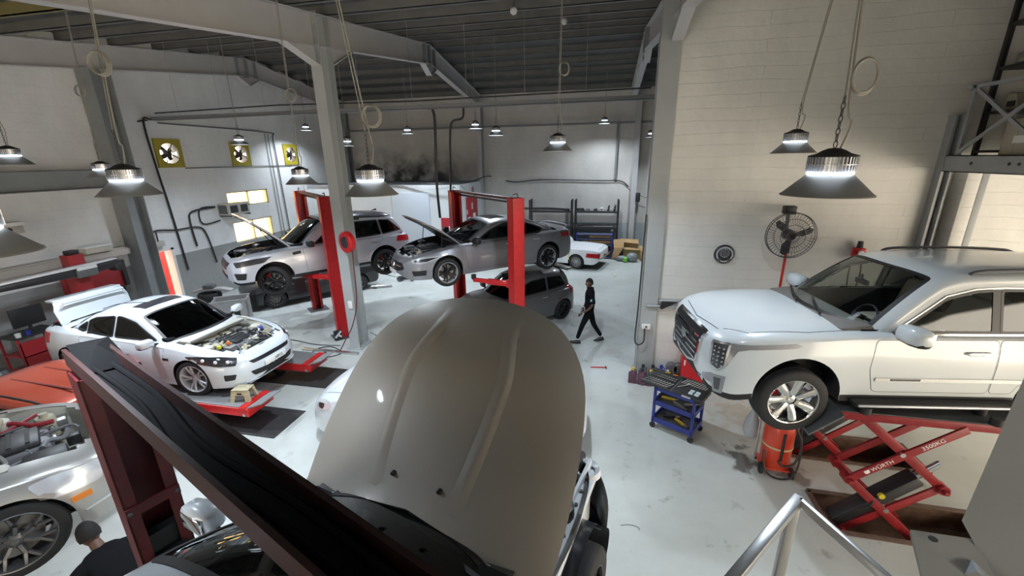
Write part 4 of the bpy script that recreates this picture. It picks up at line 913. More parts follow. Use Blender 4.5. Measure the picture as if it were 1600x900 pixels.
for a in (
    (1.34, 2.97, 4.35, 'large high-bay lamp in front of the pedestal fan wall', .05, 0.55, (.12, .5)),
    (-2.11, 3.66, 4.29, 'large high-bay lamp right of the central steel column', .06, 0.55, (-.1, -.3)),
    (-4.22, 3.12, 4.33, 'large high-bay lamp overlapping the left wall column', .25, 0.55, (-.15, .3)),
    (-.73, 7.05, 4.69, 'high-bay lamp hanging above the walking man', .28, 1.7, (.0, .2)),
    (2.23, 5.91, 4.60, 'smaller high-bay lamp left of the pedestal fan lamp', .0, 0.55, (.35, .3)),
    (-4.80, 6.19, 4.25, 'high-bay lamp just left of the central steel column', .3, 1.7, (-.1, .2)),
    (-8.72, 6.09, 4.39, 'high-bay lamp in front of the left wall column', .35, 1.7, (-.2, .3)),
    (-8.67, 4.89, 4.62, 'high-bay lamp hanging at the far left edge', .0, 1.7, (-.6, .0)),
    (-7.86, 12.5, 5.04, 'small high-bay lamp half behind the central column', 0, 1.7, (0, 0)),
    (-7.63, 16.42, 5.58, 'small high-bay lamp before the sooty back wall', 0, 1.7, (0, 0)),
    (-4.54, 15.4, 5.62, 'left one of two small lamps by the back wall column', 0, 1.7, (0, 0)),
    (-3.20, 13.0, 5.25, 'right one of two small lamps by the back wall column', 0, 1.7, (0, 0)),
    (-.05, 19.4, 5.92, 'tiny high-bay lamp nearest the right end of the back wall', 0, 1.7, (0, 0)),
    (1.75, 18.0, 5.28, 'small lamp half hidden by the partition column', 0, 1.7, (0, 0)),
    (-10.29, 10.91, 5.09, 'small lamp hanging before the middle yellow fan', 0, 1.7, (0, 0)),
    (-12.2, 16.5, 5.83, 'small lamp hanging near the back left corner', 0, 1.7, (0, 0)),
    (-3.12, 1.50, 4.17, 'near high-bay lamp cut off by the left picture edge', 0, .6, (-.2, 0))):
    lamp(*a)
t = thing('smoke_detector', 'left round white detector under the roof sheets', 'detector', (-2.05, 10.2, zroof(10.2) - .25)); MB().sphere((0, 0, 0), .08).build('detector_dome', PB, t, smooth=True); MB().tube([(0, 0, .05), (0, 0, .25)], .01, 6).build('detector_stem', STEEL, t)
t = thing('smoke_detector', 'right round white detector under the roof sheets', 'detector', (-1.15, 12.2, zroof(12.2) - .25)); MB().sphere((0, 0, 0), .08).build('detector_dome', PB, t, smooth=True); MB().tube([(0, 0, .05), (0, 0, .25)], .01, 6).build('detector_stem', STEEL, t)
# ------------------------------------------------------------------ lifts
def two_post(cx, cy, deg, sp, h, zarm, label, m, armm, over=None, reach=.62, ctop=.75):
    t = thing('two_post_lift', label, 'car lift', (cx, cy, 0), R(deg))
    for sg in (1, -1):
        y = sg * sp / 2; mb = MB(); w_, d = .30, .24; yi = y - sg * d
        a, b = sorted((y, y - sg * .012)); mb.box((-w_ / 2, a, .02), (w_ / 2, b, h))
        for sx in (-1, 1):
            a, b = sorted((y, yi)); x0, x1 = sorted((sx * w_ / 2, sx * (w_ / 2 - .012))); mb.box((x0, a, .02), (x1, b, h))
            a, b = sorted((yi, yi + sg * .012)); x0, x1 = sorted((sx * w_ / 2, sx * (w_ / 2 - .07))); mb.box((x0, a, .02), (x1, b, h))
        p = mb.build('lift_post', m, t, fix=False)
        a, b = sorted((y + sg * .12, yi - sg * .15)); MB().box((-.28, a, 0), (.28, b, .02)).build('base_plate', DGREY, p)
        a, b = sorted((y - sg * .03, yi - sg * .06)); MB().box((-.11, a, zarm - .16), (.11, b, zarm + ctop)).build('carriage', armm, p, bevel=.01)
        for zc in (h * .52, h * .56, h * .6):
            for sx in (-.06, .06): MB().lathe([(0, sg * .008), (.014, sg * .008), (.014, 0)], 8, 'y', c=(sx, y, zc)).build('bolt', armm, p)
        for sx in (-1, 1):
            root = Vector((sx * .09, yi - sg * .06, zarm - .05)); tip = Vector((sx * reach, sg * .62, zarm - .05)); mid = root.lerp(tip, .5)
            arm = MB().bar(root, mid.lerp(tip, .2), .13, .12).build('lift_arm', armm, t, bevel=.008)
            MB().bar(mid, tip, .09, .09).build('arm_extension', armm, arm, bevel=.006); MB().lathe([(0, .13), (.06, .13), (.06, .03), (.03, .0), (0, 0)], 16, c=tip).build('lift_pad', RUBBER, arm, smooth=True)
            MB().lathe([(0, .09), (.07, .09), (.07, -.09), (0, -.09)], 14, c=root).build('arm_pivot', armm, arm, smooth=True)
    if over == 'bar':
        MB().bar((0, -sp / 2 + .02, h - .02), (0, sp / 2 - .02, h - .02), .16, .05).build('cross_bar', DRED, t); MB().bar((-.1, -sp / 2 + .2, h - .12), (-.1, sp / 2 - .3, h - .12), .035, .05).build('limit_bar', BLACKM, t)
        for sg in (1, -1): MB().tube(arc([(0, sg * (sp / 2 - .03), h), (0, sg * (sp / 2 - .06), h + .09), (0, sg * (sp / 2 - .22), h + .06)], 5), .012, 6).build('hose_loop', BLACKM, t)
    return t
two_post(-7.84, 10.38, 229, 3.07, 3.76, 1.72, 'red two-post lift holding up the silver SUV', RED, RED, 'bar')
two_post(-2.97, 10.35, 224, 3.43, 3.76, 1.82, 'red two-post lift holding up the grey coupe', RED, RED, 'bar')
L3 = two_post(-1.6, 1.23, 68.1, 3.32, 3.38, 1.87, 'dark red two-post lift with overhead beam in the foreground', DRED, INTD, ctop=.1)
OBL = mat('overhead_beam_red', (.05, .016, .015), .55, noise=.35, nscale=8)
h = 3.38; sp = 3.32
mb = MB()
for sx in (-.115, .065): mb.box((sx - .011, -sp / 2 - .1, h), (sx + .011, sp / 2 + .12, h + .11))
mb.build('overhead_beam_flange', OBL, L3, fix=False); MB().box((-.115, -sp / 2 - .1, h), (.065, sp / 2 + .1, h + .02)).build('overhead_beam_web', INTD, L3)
for k, dx in enumerate((-.07, .01)): MB().tube(arc([(dx, sp / 2, h + .05), (dx + .03, .8, h + .035), (dx - .02, .1, h + .03), (dx + .02, -.7, h + .045), (dx, -sp / 2, h + .05)], 6), .012 + .004 * k, 7).build('hydraulic_hose', INTD, L3, smooth=True)
MB().add([(-.1, sp / 2 - .25, h + .03), (.1, sp / 2 - .3, h + .035), (.1, sp / 2 + .1, h + .12), (-.1, sp / 2 + .12, h + .13), (0, sp / 2 - .1, h + .15)], [(0, 1, 4), (1, 2, 4), (2, 3, 4), (3, 0, 4)]).build('rubber_cover', INTD, L3)
MB().box((-.15, sp / 2 - .255, 2.36), (.15, sp / 2 - .235, 2.43)).build('post_tie', DRED, L3); MB().box((-.12, sp / 2 - .2, .9), (.12, sp / 2 - .12, 2.12)).build('carriage_cover', mat('cover_dark', (.015, .02, .022), .6), L3)
for sx in (-.13, .13):
    for z in (2.39,): MB().lathe([(0, -.01), (.014, -.01), (.014, 0)], 8, 'y', c=(sx, sp / 2 - .25, z)).build('bolt', DGREY, L3)

# drive-on ramp lift under the white saloon
GRAMP = mat('ramp_grey', (.22, .225, .23), .6, noise=.15, nscale=6)
t = thing('ramp_lift', 'red and grey drive-on ramp lift under the white saloon', 'car lift', (-8.6, 6.46, 0))
for sg in (-1, 1):
    y = sg * .83; zt = .45; x0, x1 = -2.6, 2.65
    rp = MB().box((x0, y - .30, zt - .17), (x1, y + .30, zt - .012)).build('ramp', RED, t, bevel=.006)
    MB().box((x0, y - .28, zt - .012), (x1 - .2, y + .28, zt)).build('ramp_deck', GRAMP, rp); MB().box((x1 - .19, y - .3, zt - .012), (x1 - .06, y + .3, zt + .004)).build('ramp_end_stripe', RED, rp)
    MB().add([(x1 - .04, y - .28, zt + .0), (x1 - .04, y + .28, zt), (x1 + .26, y + .24, zt + .10), (x1 + .26, y - .24, zt + .10)] + [(x1 - .04, y - .28, zt - .02), (x1 - .04, y + .28, zt - .02), (x1 + .26, y + .24, zt + .08), (x1 + .26, y - .24, zt + .08)], [(0, 1, 2, 3), (7, 6, 5, 4), (0, 4, 5, 1), (1, 5, 6, 2), (2, 6, 7, 3), (3, 7, 4, 0)]).build('ramp_flap', GRAMP, rp)
    MB().bar((x1 - .08, y - .32, zt - .13), (x1 - .08, y + .32, zt - .13), .05, .05).build('flap_roller', STEEL, rp)
    for xs_ in (-1.6, 1.2):
        MB().bar((xs_ - .5, y, .02), (xs_ + .5, y, zt - .18), .1, .06).bar((xs_ + .5, y, .02), (xs_ - .5, y, zt - .18), .1, .06).build('scissor_leg', BLACKM, rp)
    pit = MB().box((x0 - .1, y - .42, .002), (x1 + .55, y + .42, .012)).build('steel_floor_plate', mat('dark_plate', (.035, .035, .036), .6, noise=.4, nscale=5), t)
# step stool on the ramp
t = thing('step_stool', 'small grubby cream step stool on the near ramp', 'stool', (-6.28, 5.63, .45), R(12)); ST = mat('stool_cream', (.52, .46, .30), .6, noise=.35, nscale=14)
MB().box((-.15, -.11, .20), (.15, .11, .225)).build('stool_top', ST, t, bevel=.01)
for sx in (-1, 1):
    for sy in (-1, 1):
        MB().add([(sx * .14, sy * .10, .2), (sx * .06, sy * .10, .2), (sx * .10, sy * .15, 0), (sx * .18, sy * .15, 0), (sx * .14, sy * .05, .2), (sx * .06, sy * .06, .2), (sx * .12, sy * .10, 0), (sx * .18, sy * .09, 0)], [(0, 1, 2, 3), (7, 6, 5, 4), (0, 4, 5, 1), (1, 5, 6, 2), (2, 6, 7, 3), (3, 7, 4, 0)]).build('stool_leg', ST, t)
for sy in (-1, 1): MB().add([(-.15, sy * .108, .2), (.15, sy * .108, .2), (.16, sy * .125, .12), (-.16, sy * .125, .12)], [(0, 1, 2, 3)]).build('stool_skirt', ST, t); MB().box((-.04, sy * .121 - .004, .14), (.04, sy * .121 + .004, .17)).build('hand_hole', BLACKM, t)

# scissor lift under the white SUV
t = thing('scissor_lift', 'dark red double scissor lift standing in two floor pits under the white SUV', 'car lift', (0, 0, 0)); SCR = mat('scissor_red', (.30, .016, .02), .42, noise=.35, nscale=9); LET = mat('letter_white', (.75, .72, .70), .5)
t.location = (3.7, 5.9, 0)
for u, (yc, dx) in enumerate(((5.25, 0.), (6.70, -.05))):
    pf = MB().box((2.95 + dx, yc - .12, 1.50), (5.35 + dx, yc + .28, 1.60)).build('platform', SCR, t, bevel=.006)
    pf.location = -Vector(t.location); MB().box((2.95 + dx, yc - .11, 1.60), (5.3 + dx, yc + .27, 1.61)).build('platform_deck', DGREY, pf)
    MB().add([(2.95 + dx, yc - .2, 1.6), (2.95 + dx, yc + .2, 1.6), (2.62 + dx, yc + .2, 1.30), (2.62 + dx, yc - .2, 1.30), (2.95 + dx, yc - .2, 1.57), (2.95 + dx, yc + .2, 1.57), (2.62 + dx, yc + .2, 1.27), (2.62 + dx, yc - .2, 1.27)], [(0, 1, 2, 3), (7, 6, 5, 4), (0, 4, 5, 1), (1, 5, 6, 2), (2, 6, 7, 3), (3, 7, 4, 0)]).build('approach_flap', DGREY, pf)
    for s2 in (-1, 1):
        y = yc + .06 + s2 * .15; yo = .03 * s2
        E_L, E_R = (3.21 + dx, .66), (4.22 + dx, .66)
        for (p, q, o_) in (((3.27 + dx, -.16), E_R, 0), ((4.10 + dx, -.16), E_L, 1), (E_R, (3.23 + dx, 1.52), 0), (E_L, (4.26 + dx, 1.52), 1)):
            a = MB().bar((p[0], y + yo * o_, p[1]), (q[0], y + yo * o_, q[1]), .03, .10).build('scissor_arm', SCR, t, bevel=.004); a.location = -Vector(t.location)
            if u == 0 and s2 == -1 and o_ == 1 and q[1] > 1:
                d = (Vector((q[0], 0, q[1])) - Vector((p[0], 0, p[1]))).normalized(); upv = Vector((-d.z, 0, d.x)); base = Vector((p[0], y + yo - .018, p[1]))
                text('lettering', 'WÜRTH', .072, LET, a, frame(base + d * .40, d, upv)); text('lettering', '3500KG', .075, LET, a, frame(base + d * .98, d, upv))
                MB().prism([(-.03, .025), (.03, .025), (.03, -.01), (.015, -.025), (-.015, -.025), (-.03, -.01)], -.001, .001, 'z').build('logo_shield', LET, a).matrix_local = frame(base + d * .22, d, upv)
        for e in (E_L, E_R):
            o = MB().lathe([(0, -.06), (.062, -.06), (.062, .06), (0, .06)], 16, 'y', c=(e[0], y, e[1])).build('elbow_joint', SCR, t, smooth=True); o.location = -Vector(t.location)
            o2 = MB().lathe([(0, -.068), (.02, -.068), (.02, -.05)], 10, 'y', c=(e[0], y, e[1])).build('pivot_pin', STEEL, o)
        for zc in (.25, 1.09):
            o = MB().lathe([(0, -.05), (.03, -.05), (.03, .05), (0, .05)], 12, 'y', c=(3.70 + dx, y, zc)).build('centre_pin', STEEL, t, smooth=True); o.location = -Vector(t.location)
    for zc, xx in ((.66, 3.21), (.66, 4.22), (-.14, 3.3), (-.14, 4.08)):
        o = MB().bar((xx + dx, yc - .2, zc), (xx + dx, yc + .2, zc), .05, .05).build('cross_tube', SCR, t); o.location = -Vector(t.location)
    # hydraulic ram
    o = MB().bar((3.2 + dx, yc - .0, -.08), (4.0 + dx, yc, .72), .20, .14).build('hydraulic_ram_body', BLACKM, t, bevel=.02); o.location = -Vector(t.location)
    MB().tube([(3.9 + dx, yc, .62), (4.2 + dx, yc, .95)], .04, 12).build('ram_rod', STEEL, o, smooth=True); MB().lathe([(0, .02), (.035, .02), (.035, -.02), (0, -.02)], 12, 'y', c=(3.62 + dx, yc - .11, .45)).build('yellow_valve', mat('valve_yellow', (.6, .5, .03), .5), o)
    MB().tube(arc([(3.55 + dx, yc - .1, .4), (3.5 + dx, yc - .16, .33), (3.4 + dx, yc - .1, .2), (3.25 + dx, yc - .05, -.1)], 5), .012, 6).build('ram_hose', BLACKM, o)
    for sx in (3.0, 5.05): pass
for y in (5.25, 6.7):
    for x in (3.1, 4.4): 
        for dy in (-.28, .28):
            o = MB().lathe([(0, .09), (.06, .09), (.06, 0)], 14, c=(x + .1, y + dy * .4, 1.61)).build('rubber_pad', RUBBER, t, smooth=True); o.location = -Vector(t.location)
# lift that carries the silver car; its posts stand outside the picture on the left
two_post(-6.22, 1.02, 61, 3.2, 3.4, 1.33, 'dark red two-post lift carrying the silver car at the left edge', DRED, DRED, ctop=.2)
# ------------------------------------------------------------------ the cars
def paint(name, c, metal=.0, rough=.32, coat=.8): return mat('paint_' + name, c, rough, metal, coat)
P_WHITE = paint('white', (.62, .67, .71)); P_PEARL = paint('pearl_white', (.60, .64, .66)); P_SILV = paint('silver', (.56, .57, .62), .35, .32); P_GREY = paint('selenite', (.30, .305, .325), .45, .36, .5); P_DG = paint('graphite', (.17, .165, .165), .5, .36); P_RED = paint('orange_red', (.42, .055, .025), .25, .28); P_SHADED = paint('bonnet_shaded_white', (.40, .38, .345), .1, .5, .08); P_CL = paint('classic_white', (.74, .76, .78), 0, .4, .3)
LAMPD = mat('lamp_inner', (.12, .12, .13), .2, metal=.8); LAMPW = mat('lamp_white', (.75, .77, .8), .15, metal=.4)
SEATB = mat('beige_leather', (.50, .45, .37), .55); SEATK = mat('black_leather', (.03, .03, .03), .6); GRIL = mat('grille_dark', (.03, .03, .033), .35, metal=.5)

# ---- white full-size SUV on the scissor lift
S = dict(W=1.0, wr=.42, ra=.50, ax=(1.473, -1.473), topmin=.9, trim=.42, arch_z=-.0, flare=.02, tuck=.035, shin=.05, dp=5., zm=.66,
    top=[(-2.72, 1.06), (-2.6, 1.2), (.5, 1.23), (.95, 1.23), (1.5, 1.235), (2.0, 1.20), (2.25, 1.14), (2.38, 1.06), (2.45, .98)],
    sh=[(-2.72, 1.0), (-2.55, 1.14), (.5, 1.15), (1.2, 1.12), (2.0, 1.06), (2.3, 1.0), (2.45, .9)],
    bot=[(-2.72, .55), (-2.4, .40), (-1.9, .36), (1.9, .36), (2.2, .30), (2.4, .34), (2.45, .42)],
    wid=[(-2.72, .80), (-2.66, .90), (-2.4, .98), (-1.5, 1.0), (1.5, 1.0), (1.95, .985), (2.2, .93), (2.34, .83), (2.42, .70), (2.45, .60)],
    cab=dict(roof=[(-2.68, 1.22), (-2.6, 1.6), (-2.45, 1.82), (-2.2, 1.88), (-1.0, 1.92), (-.3, 1.90), (.0, 1.84), (.2, 1.74), (1.02, 1.20)], w=[(-2.68, .86), (-2.3, .91), (0, .93), (.6, .91), (1.02, .84)], tum=.27, er=.13, cf=.30, cr=.06, xm=-.9, p=3.6))
c = Car('full_size_suv', 'white full-size SUV with chrome wheels raised on the scissor lift', S, P_PEARL)
c.screen('windscreen', .95, .04, .78, .62, GLC)
c.side_window([(.40, 1.22), (-.10, 1.60), (-.42, 1.68), (-.62, 1.695), (-.62, 1.22)], glass('front_window_tint', (.35, .37, .36), 1), BLACKP)
c.side_window([(-.70, 1.22), (-.70, 1.695), (-1.62, 1.69), (-1.66, 1.22)], GLT, BLACKP)
c.side_window([(-1.74, 1.22), (-1.74, 1.69), (-2.40, 1.66), (-2.46, 1.24)], GLT, BLACKP)
c.surf('door_pillar', [(-.60, 1.21), (-.60, 1.70), (-.72, 1.70), (-.72, 1.21)], 'side', BLACKP, off=.006, skirt=.008, mirror=True); c.surf('door_pillar', [(-1.62, 1.21), (-1.60, 1.69), (-1.76, 1.69), (-1.76, 1.21)], 'side', BLACKP, off=.006, skirt=.008, mirror=True)
BRT = mat('bright_trim', (.55, .55, .55), .25, metal=.9); c.band('belt_trim', [(.46, 1.195), (-2.44, 1.205)], 'side', BRT, .011, .011, .012, closed=False, mirror=True); c.band('window_top_trim', [(.44, 1.22), (-.10, 1.625), (-.42, 1.705), (-.70, 1.72), (-2.4, 1.69)], 'side', BRT, .006, .008, .012, closed=False, mirror=True)
c.door([(.62, .50), (.70, .80), (.66, 1.14), (-.66, 1.15), (-.66, .50)]); c.door([(-.68, .50), (-.68, 1.15), (-1.70, 1.15), (-1.66, .98), (-1.2, .86), (-.95, .6), (-.92, .50)])
c.handle(-.45, 1.0, CHROME, .26); c.handle(-1.45, 1.0, CHROME, .26); c.mirror(.42, 1.24, P_PEARL, sc=1.3)
hp = [(.98, 0), (.95, .35), (.78, .80), (1.4, .86), (2.05, .80), (2.30, .55), (2.36, .0)]; c.hood(hp)
for sg in (1, -1):
    o = MB().tube(arc([(x_, sg * .66, c.hit('top', x_, .66)[0].z + h_) for x_, h_ in ((-.40, .0), (-.55, .035), (-1.2, .04), (-2.0, .035), (-2.2, .0))], 6), .020, 8).build('roof_rail', mat('rail_dark', (.10, .10, .11), .3, metal=.6), c.root, smooth=True)
MB().prism([(-.55, 1.905), (-.30, 1.902), (-.5, 1.935)], -.012, .012, 'y').build('roof_antenna', P_PEARL, c.root)
# grille with chrome bars
c.surf('grille', [(-.50, 1.02), (.50, 1.02), (.42, .60), (.16, .52), (-.16, .52), (-.42, .60)], 'front', GRIL, off=.012, skirt=.03, rnd=.03)
c.band('grille_frame', [(-.52, 1.04), (.52, 1.04), (.44, .59), (.16, .50), (-.16, .50), (-.44, .59)], 'front', CHROME, .022, .012, .022, rnd=.03)
for z in (.94, .86, .78, .70, .62): c.band('grille_bar', [(-.47 + (1.0 - z) * .16, z), (.47 - (1.0 - z) * .16, z)], 'front', CHROME, .011, .011, .028, closed=False)
bl, bn = c.hit('front', 0, .83); MB().prism([(-.10, .06), (.10, .06), (.07, -.05), (0, -.085), (-.07, -.05)], bl.x + .03, bl.x + .045, 'x').build('badge_shield', CHROME, c.root).location = (0, 0, .83)
# headlight: upright dark cluster in a bright frame, with a bright strip running back along the wing
HL = [(-1.20, 1.0), (-.99, 1.03), (-1.0, .74), (-1.08, .66), (-1.19, .70)]
c.surf('headlight', HL, 'az', LAMPD, off=.010, deg=45, mirror=True, step=.05, rnd=.02); c.band('headlight_frame', HL, 'az', BRT, .016, .012, .018, deg=45, mirror=True, rnd=.02)
c.surf('headlight_strip', [(-.99, 1.035), (-.80, 1.045), (-.42, 1.085), (-.36, 1.07), (-.40, 1.04), (-.80, .99), (-.90, .955), (-.985, .74)], 'az', mat('strip_lens', (.30, .31, .33), .22, metal=.5), off=.012, deg=45, mirror=True, step=.05, rnd=.012)
for k in range(5):
    for j in range(3):
        for sg in (1, -1):
            l, n = c.hit('az', -1.155 + .055 * j, .95 - .055 * k, 45); MB().sphere((l.x + n.x * .014, (l.y + n.y * .014) * sg, l.z), .014, 10, 6).build('led_cube', mat('led_cube_grey', (.38, .40, .42), .15, metal=.3), c.root, smooth=True)
c.surf('fog_light', [(-1.06, .58), (-.86, .60), (-.88, .36), (-.99, .35), (-1.02, .46), (-1.16, .46), (-1.18, .52)], 'az', mat('strip_lens', (.30, .31, .33), .22, metal=.5), off=.010, deg=42, mirror=True, step=.05, rnd=.012); c.surf('fog_lamp', [(-1.0, .55), (-.91, .56), (-.92, .40), (-.97, .40)], 'az', LAMPD, off=.016, deg=42, mirror=True, step=.05)
c.surf('lower_air_intake', [(-.6, .47), (.6, .47), (.55, .38), (-.55, .38)], 'front', BLACKP, off=.006, rnd=.02)
c.band('side_moulding', [(.62, .66), (-1.0, .66)], 'side', BRT, .022, .022, .014, closed=False, mirror=True); c.band('moulding_inlay', [(.45, .662), (.12, .662)], 'side', DGREY, .012, .012, .018, closed=False, mirror=True)
for sg in (1, -1):
    MB().box((-1.0, sg * 1.03 - .11, .36), (.86, sg * 1.03 + .11, .41)).build('running_board', BLACKP, c.root, bevel=.02); MB().box((-.95, sg * 1.145 - .012, .375), (.84, sg * 1.145 + .012, .40)).build('running_board_trim', ALU, c.root, bevel=.005)
    for k in range(3): MB().box((-.95, sg * (.97 + .05 * k) - .012, .41), (.8, sg * (.97 + .05 * k) + .012, .416)).build('tread_strip', RUBBER, c.root)
c.interior(SEATB, .55, (-.75, -1.7), .62, dash=mat('dash_grey', (.16, .15, .14), .6))
for sg in (.1, -.42): MB().bar((1.0 - .3 * (sg + .42) * 0, sg + .32, 1.275), (.80, sg - .2, 1.325), .02, .02).build('wiper', BLACKP, c.root)
c.wheels(dict(n=7, kind='single', m=CHROME, w=.29, rr=.302, w0=.07, w1=.098, calm=RED, cal=.6), drop=.10)
MB().box((1.2, -.5, .22), (1.75, .5, .40)).build('front_axle', DGREY, c.root, bevel=.04)
c.place(3.72, 6.28, 1.37, 188.2)

# ---- white saloon on the ramp lift
S = dict(W=.93, wr=.345, ra=.392, ax=(1.46, -1.46), topmin=.6, flare=.025, tuck=.06, shin=.08, dp=3.6, zm=.64,
    top=[(-2.42, .92), (-2.3, 1.06), (-1.7, 1.08), (-.5, .98), (.8, .97), (1.2, .95), (1.8, .86), (2.15, .76), (2.35, .66), (2.44, .55)],
    sh=[(-2.42, .85), (-2.2, .96), (-1.3, .97), (0, .93), (1.0, .88), (1.7, .79), (2.1, .69), (2.44, .52)],
    bot=[(-2.42, .40), (-2.2, .24), (-1.9, .18), (1.9, .18), (2.3, .17), (2.44, .24)],
    wid=[(-2.42, .60), (-2.36, .74), (-2.2, .85), (-1.7, .92), (1.5, .93), (1.85, .90), (2.1, .82), (2.28, .68), (2.38, .52), (2.44, .36)],
    cab=dict(roof=[(-1.85, 1.06), (-1.55, 1.18), (-1.1, 1.36), (-.7, 1.44), (-.2, 1.47), (.15, 1.42), (.45, 1.29), (1.08, .95)], w=[(-1.85, .70), (-1.0, .80), (0, .82), (.7, .80), (1.08, .76)], tum=.42, er=.14, cf=.22, cr=.2, xm=-.4, p=3.2))
c = Car('saloon_car', 'white saloon with bonnet off and boot open on the ramp lift', S, P_WHITE)
c.screen('windscreen', 1.04, .22, .70, .56, GLT); c.screen('rear_screen', -1.66, -.98, .56, .5, GLT)
c.side_window([(.62, .97), (.10, 1.26), (-.26, 1.345), (-.36, 1.345), (-.36, .98)], GLT); c.side_window([(-.42, .98), (-.42, 1.345), (-.9, 1.29), (-1.08, 1.22), (-1.10, 1.01)], GLT); c.side_window([(-1.15, 1.02), (-1.13, 1.20), (-1.30, 1.12), (-1.42, 1.05)], GLT)
c.door([(.86, .30), (.90, .88), (-.40, .94), (-.42, .30)]); c.door([(-.44, .30), (-.42, .94), (-1.16, .96), (-1.12, .7), (-1.0, .45), (-.98, .30)])
c.handle(-.25, .84, P_WHITE); c.handle(-1.0, .87, P_WHITE); c.mirror(.68, .98, P_WHITE)
c.surf('sunroof', [(-.30, .40), (.02, .38), (.02, -.38), (-.30, -.40)], 'top', GLT if 0 else mat('sunroof_black', (.03, .03, .035), .12), off=.004, rnd=.03)
eb = [(1.10, 0), (1.04, .45), (.95, .72), (1.5, .70), (1.95, .61), (2.16, .46), (2.26, 0)]
c.bay(eb, .5, 3, cols=[mat('bay_cream', (.50, .49, .43), .5), mat('engine_plastic', (.03, .03, .032), .45), mat('engine_grey', (.16, .16, .17), .5), mat('engine_alloy', (.35, .35, .34), .4, metal=.6), mat('engine_tan', (.42, .38, .28), .6)], n=110, lift=.05)
MB().prism([(.93, .955), (1.22, .955), (1.24, .90), (1.0, .80)], -.64, .64, 'y').build('scuttle_panel', mat('bay_cream', (.50, .49, .43), .5), c.root, bevel=.02); MB().tube([(1.24, -.6, .93), (1.27, 0, .95), (1.24, .6, .93)], .018, 8).build('strut_brace', mat('engine_alloy', (.35, .35, .34), .4, metal=.6), c.root, smooth=True)
MB().prism([(1.95, -.52), (2.12, -.46), (2.22, -.2), (2.24, 0), (2.22, .2), (2.12, .46), (1.95, .52), (1.88, 0)], .66, .735, 'z').build('radiator_cover', BLACKP, c.root, bevel=.02)
for sg, mm in ((1, mat('blue_hose', (.03, .08, .5), .5)), (-.6, mat('orange_cap', (.6, .15, .03), .5)), (-1, mat('yellow_cap', (.65, .6, .05), .5))): MB().lathe([(0, .05), (.035, .05), (.04, 0)], 12, c=(1.75, sg * .5, .80)).build('filler_cap', mm, c.root)
for o in c.surf('headlight', [(-.52, .70), (-.30, .76), (-.02, .80), (.14, .79), (.05, .69), (-.2, .61), (-.46, .58)], 'az', LAMPD, off=.008, deg=28, mirror=True, step=.05, rnd=.02): o.name = 'headlight'
for sg in (1, -1):
    for (u, v) in ((-.36, .67), (-.20, .69), (-.05, .73)):
        u2, v2 = u, v; l, n = c.hit('az', u2, v2, 28); MB().sphere((l.x + .005, l.y * sg, l.z), .035, 12, 8).build('projector', LAMPW, c.root, smooth=True)
c.surf('grille', [(-.50, .60), (.50, .60), (.44, .54), (-.44, .54)], 'front', GRIL, off=.006, rnd=.02); c.surf('lower_grille', [(-.52, .40), (.52, .40), (.46, .30), (-.46, .30)], 'front', BLACKP, off=.006, rnd=.03)
c.surf('fog_lamp', [(-.10, .42), (.10, .44), (.10, .32), (-.06, .32)], 'az', BLACKP, off=.006, deg=45, du=-1, mirror=True, step=.04, rnd=.02)
c.plate(2.485, .46, txt='18915'); c.band('wing_vent', [(1.02, .70), (.88, .70)], 'side', BLACKP, .02, .02, .006, closed=False, mirror=True)
c.surf('front_lip', [(-.6, .22), (.6, .22), (.55, .18), (-.55, .18)], 'front', P_WHITE, off=.03)
c.hood([(-1.92, 0), (-1.90, .50), (-1.8, .66), (-2.15, .68), (-2.33, .62), (-2.37, 0)], -80, hx=-1.88, thick=.05, lid='boot_lid', under=mat('lid_inner_cream', (.50, .48, .42), .6), cutit=True)
tl = c.hood_xf
q = [tl(Vector(p)) for p in ((-2.36, -.62, 1.02), (-2.36, .62, 1.02), (-2.40, .60, .76), (-2.40, -.60, .76), (-2.32, -.62, 1.02), (-2.32, .62, 1.02), (-2.35, .60, .76), (-2.35, -.60, .76))]
lf = MB().add(q, [(0, 1, 2, 3), (7, 6, 5, 4), (0, 4, 5, 1), (1, 5, 6, 2), (2, 6, 7, 3), (3, 7, 4, 0)]).build('boot_lid_rear_face', P_WHITE, c.root, bevel=.008)
dn_ = (q[3] - q[0]).normalized(); mid_ = (q[0] + q[1] + q[2] + q[3]) / 4; ax_ = (q[0] - q[1]).normalized(); nv_ = ax_.cross(dn_); nv_ = nv_ if nv_.z > 0 else -nv_
MB().prism([(-.08, -.012), (-.03, -.012), (-.03, -.03), (.03, -.03), (.03, -.012), (.08, -.012), (.08, .012), (.03, .012), (.03, .03), (-.03, .03), (-.03, .012), (-.08, .012)], 0, .006, 'z').build('cross_badge', BLACKP, lf).matrix_local = frame(mid_ + nv_ * .028, ax_, nv_.cross(ax_))
for k_ in range(6): MB().box((-.02, -.03, 0), (.02, .03, .004)).build('chrome_letter', DGREY, lf).matrix_local = frame(mid_ + nv_ * .028 + ax_ * (.2 + .06 * k_) - dn_ * .02, ax_, nv_.cross(ax_))
MB().tube([tl(Vector((-2.2, -.58, 1.10))), tl(Vector((-2.28, -.55, 1.16))), tl(Vector((-2.28, .55, 1.16))), tl(Vector((-2.2, .58, 1.10)))], .025, 8).build('boot_spoiler', P_WHITE, c.root, smooth=True)
c.surf('tail_light', [(-.55, .95), (-.2, .95), (-.2, .75), (-.5, .72)], 'az', REDL, off=.006, deg=135, du=-0.62, mirror=True, step=.06, rnd=.02)
c.interior(SEATK, .42, (-.55, -1.15), .27); MB().tube(arc([(-.2, -.1, 1.47), (-.6, -.35, 1.5), (-.9, -.5, 1.42)], 5), .008, 6).build('roof_cable', BLACKM, c.root)
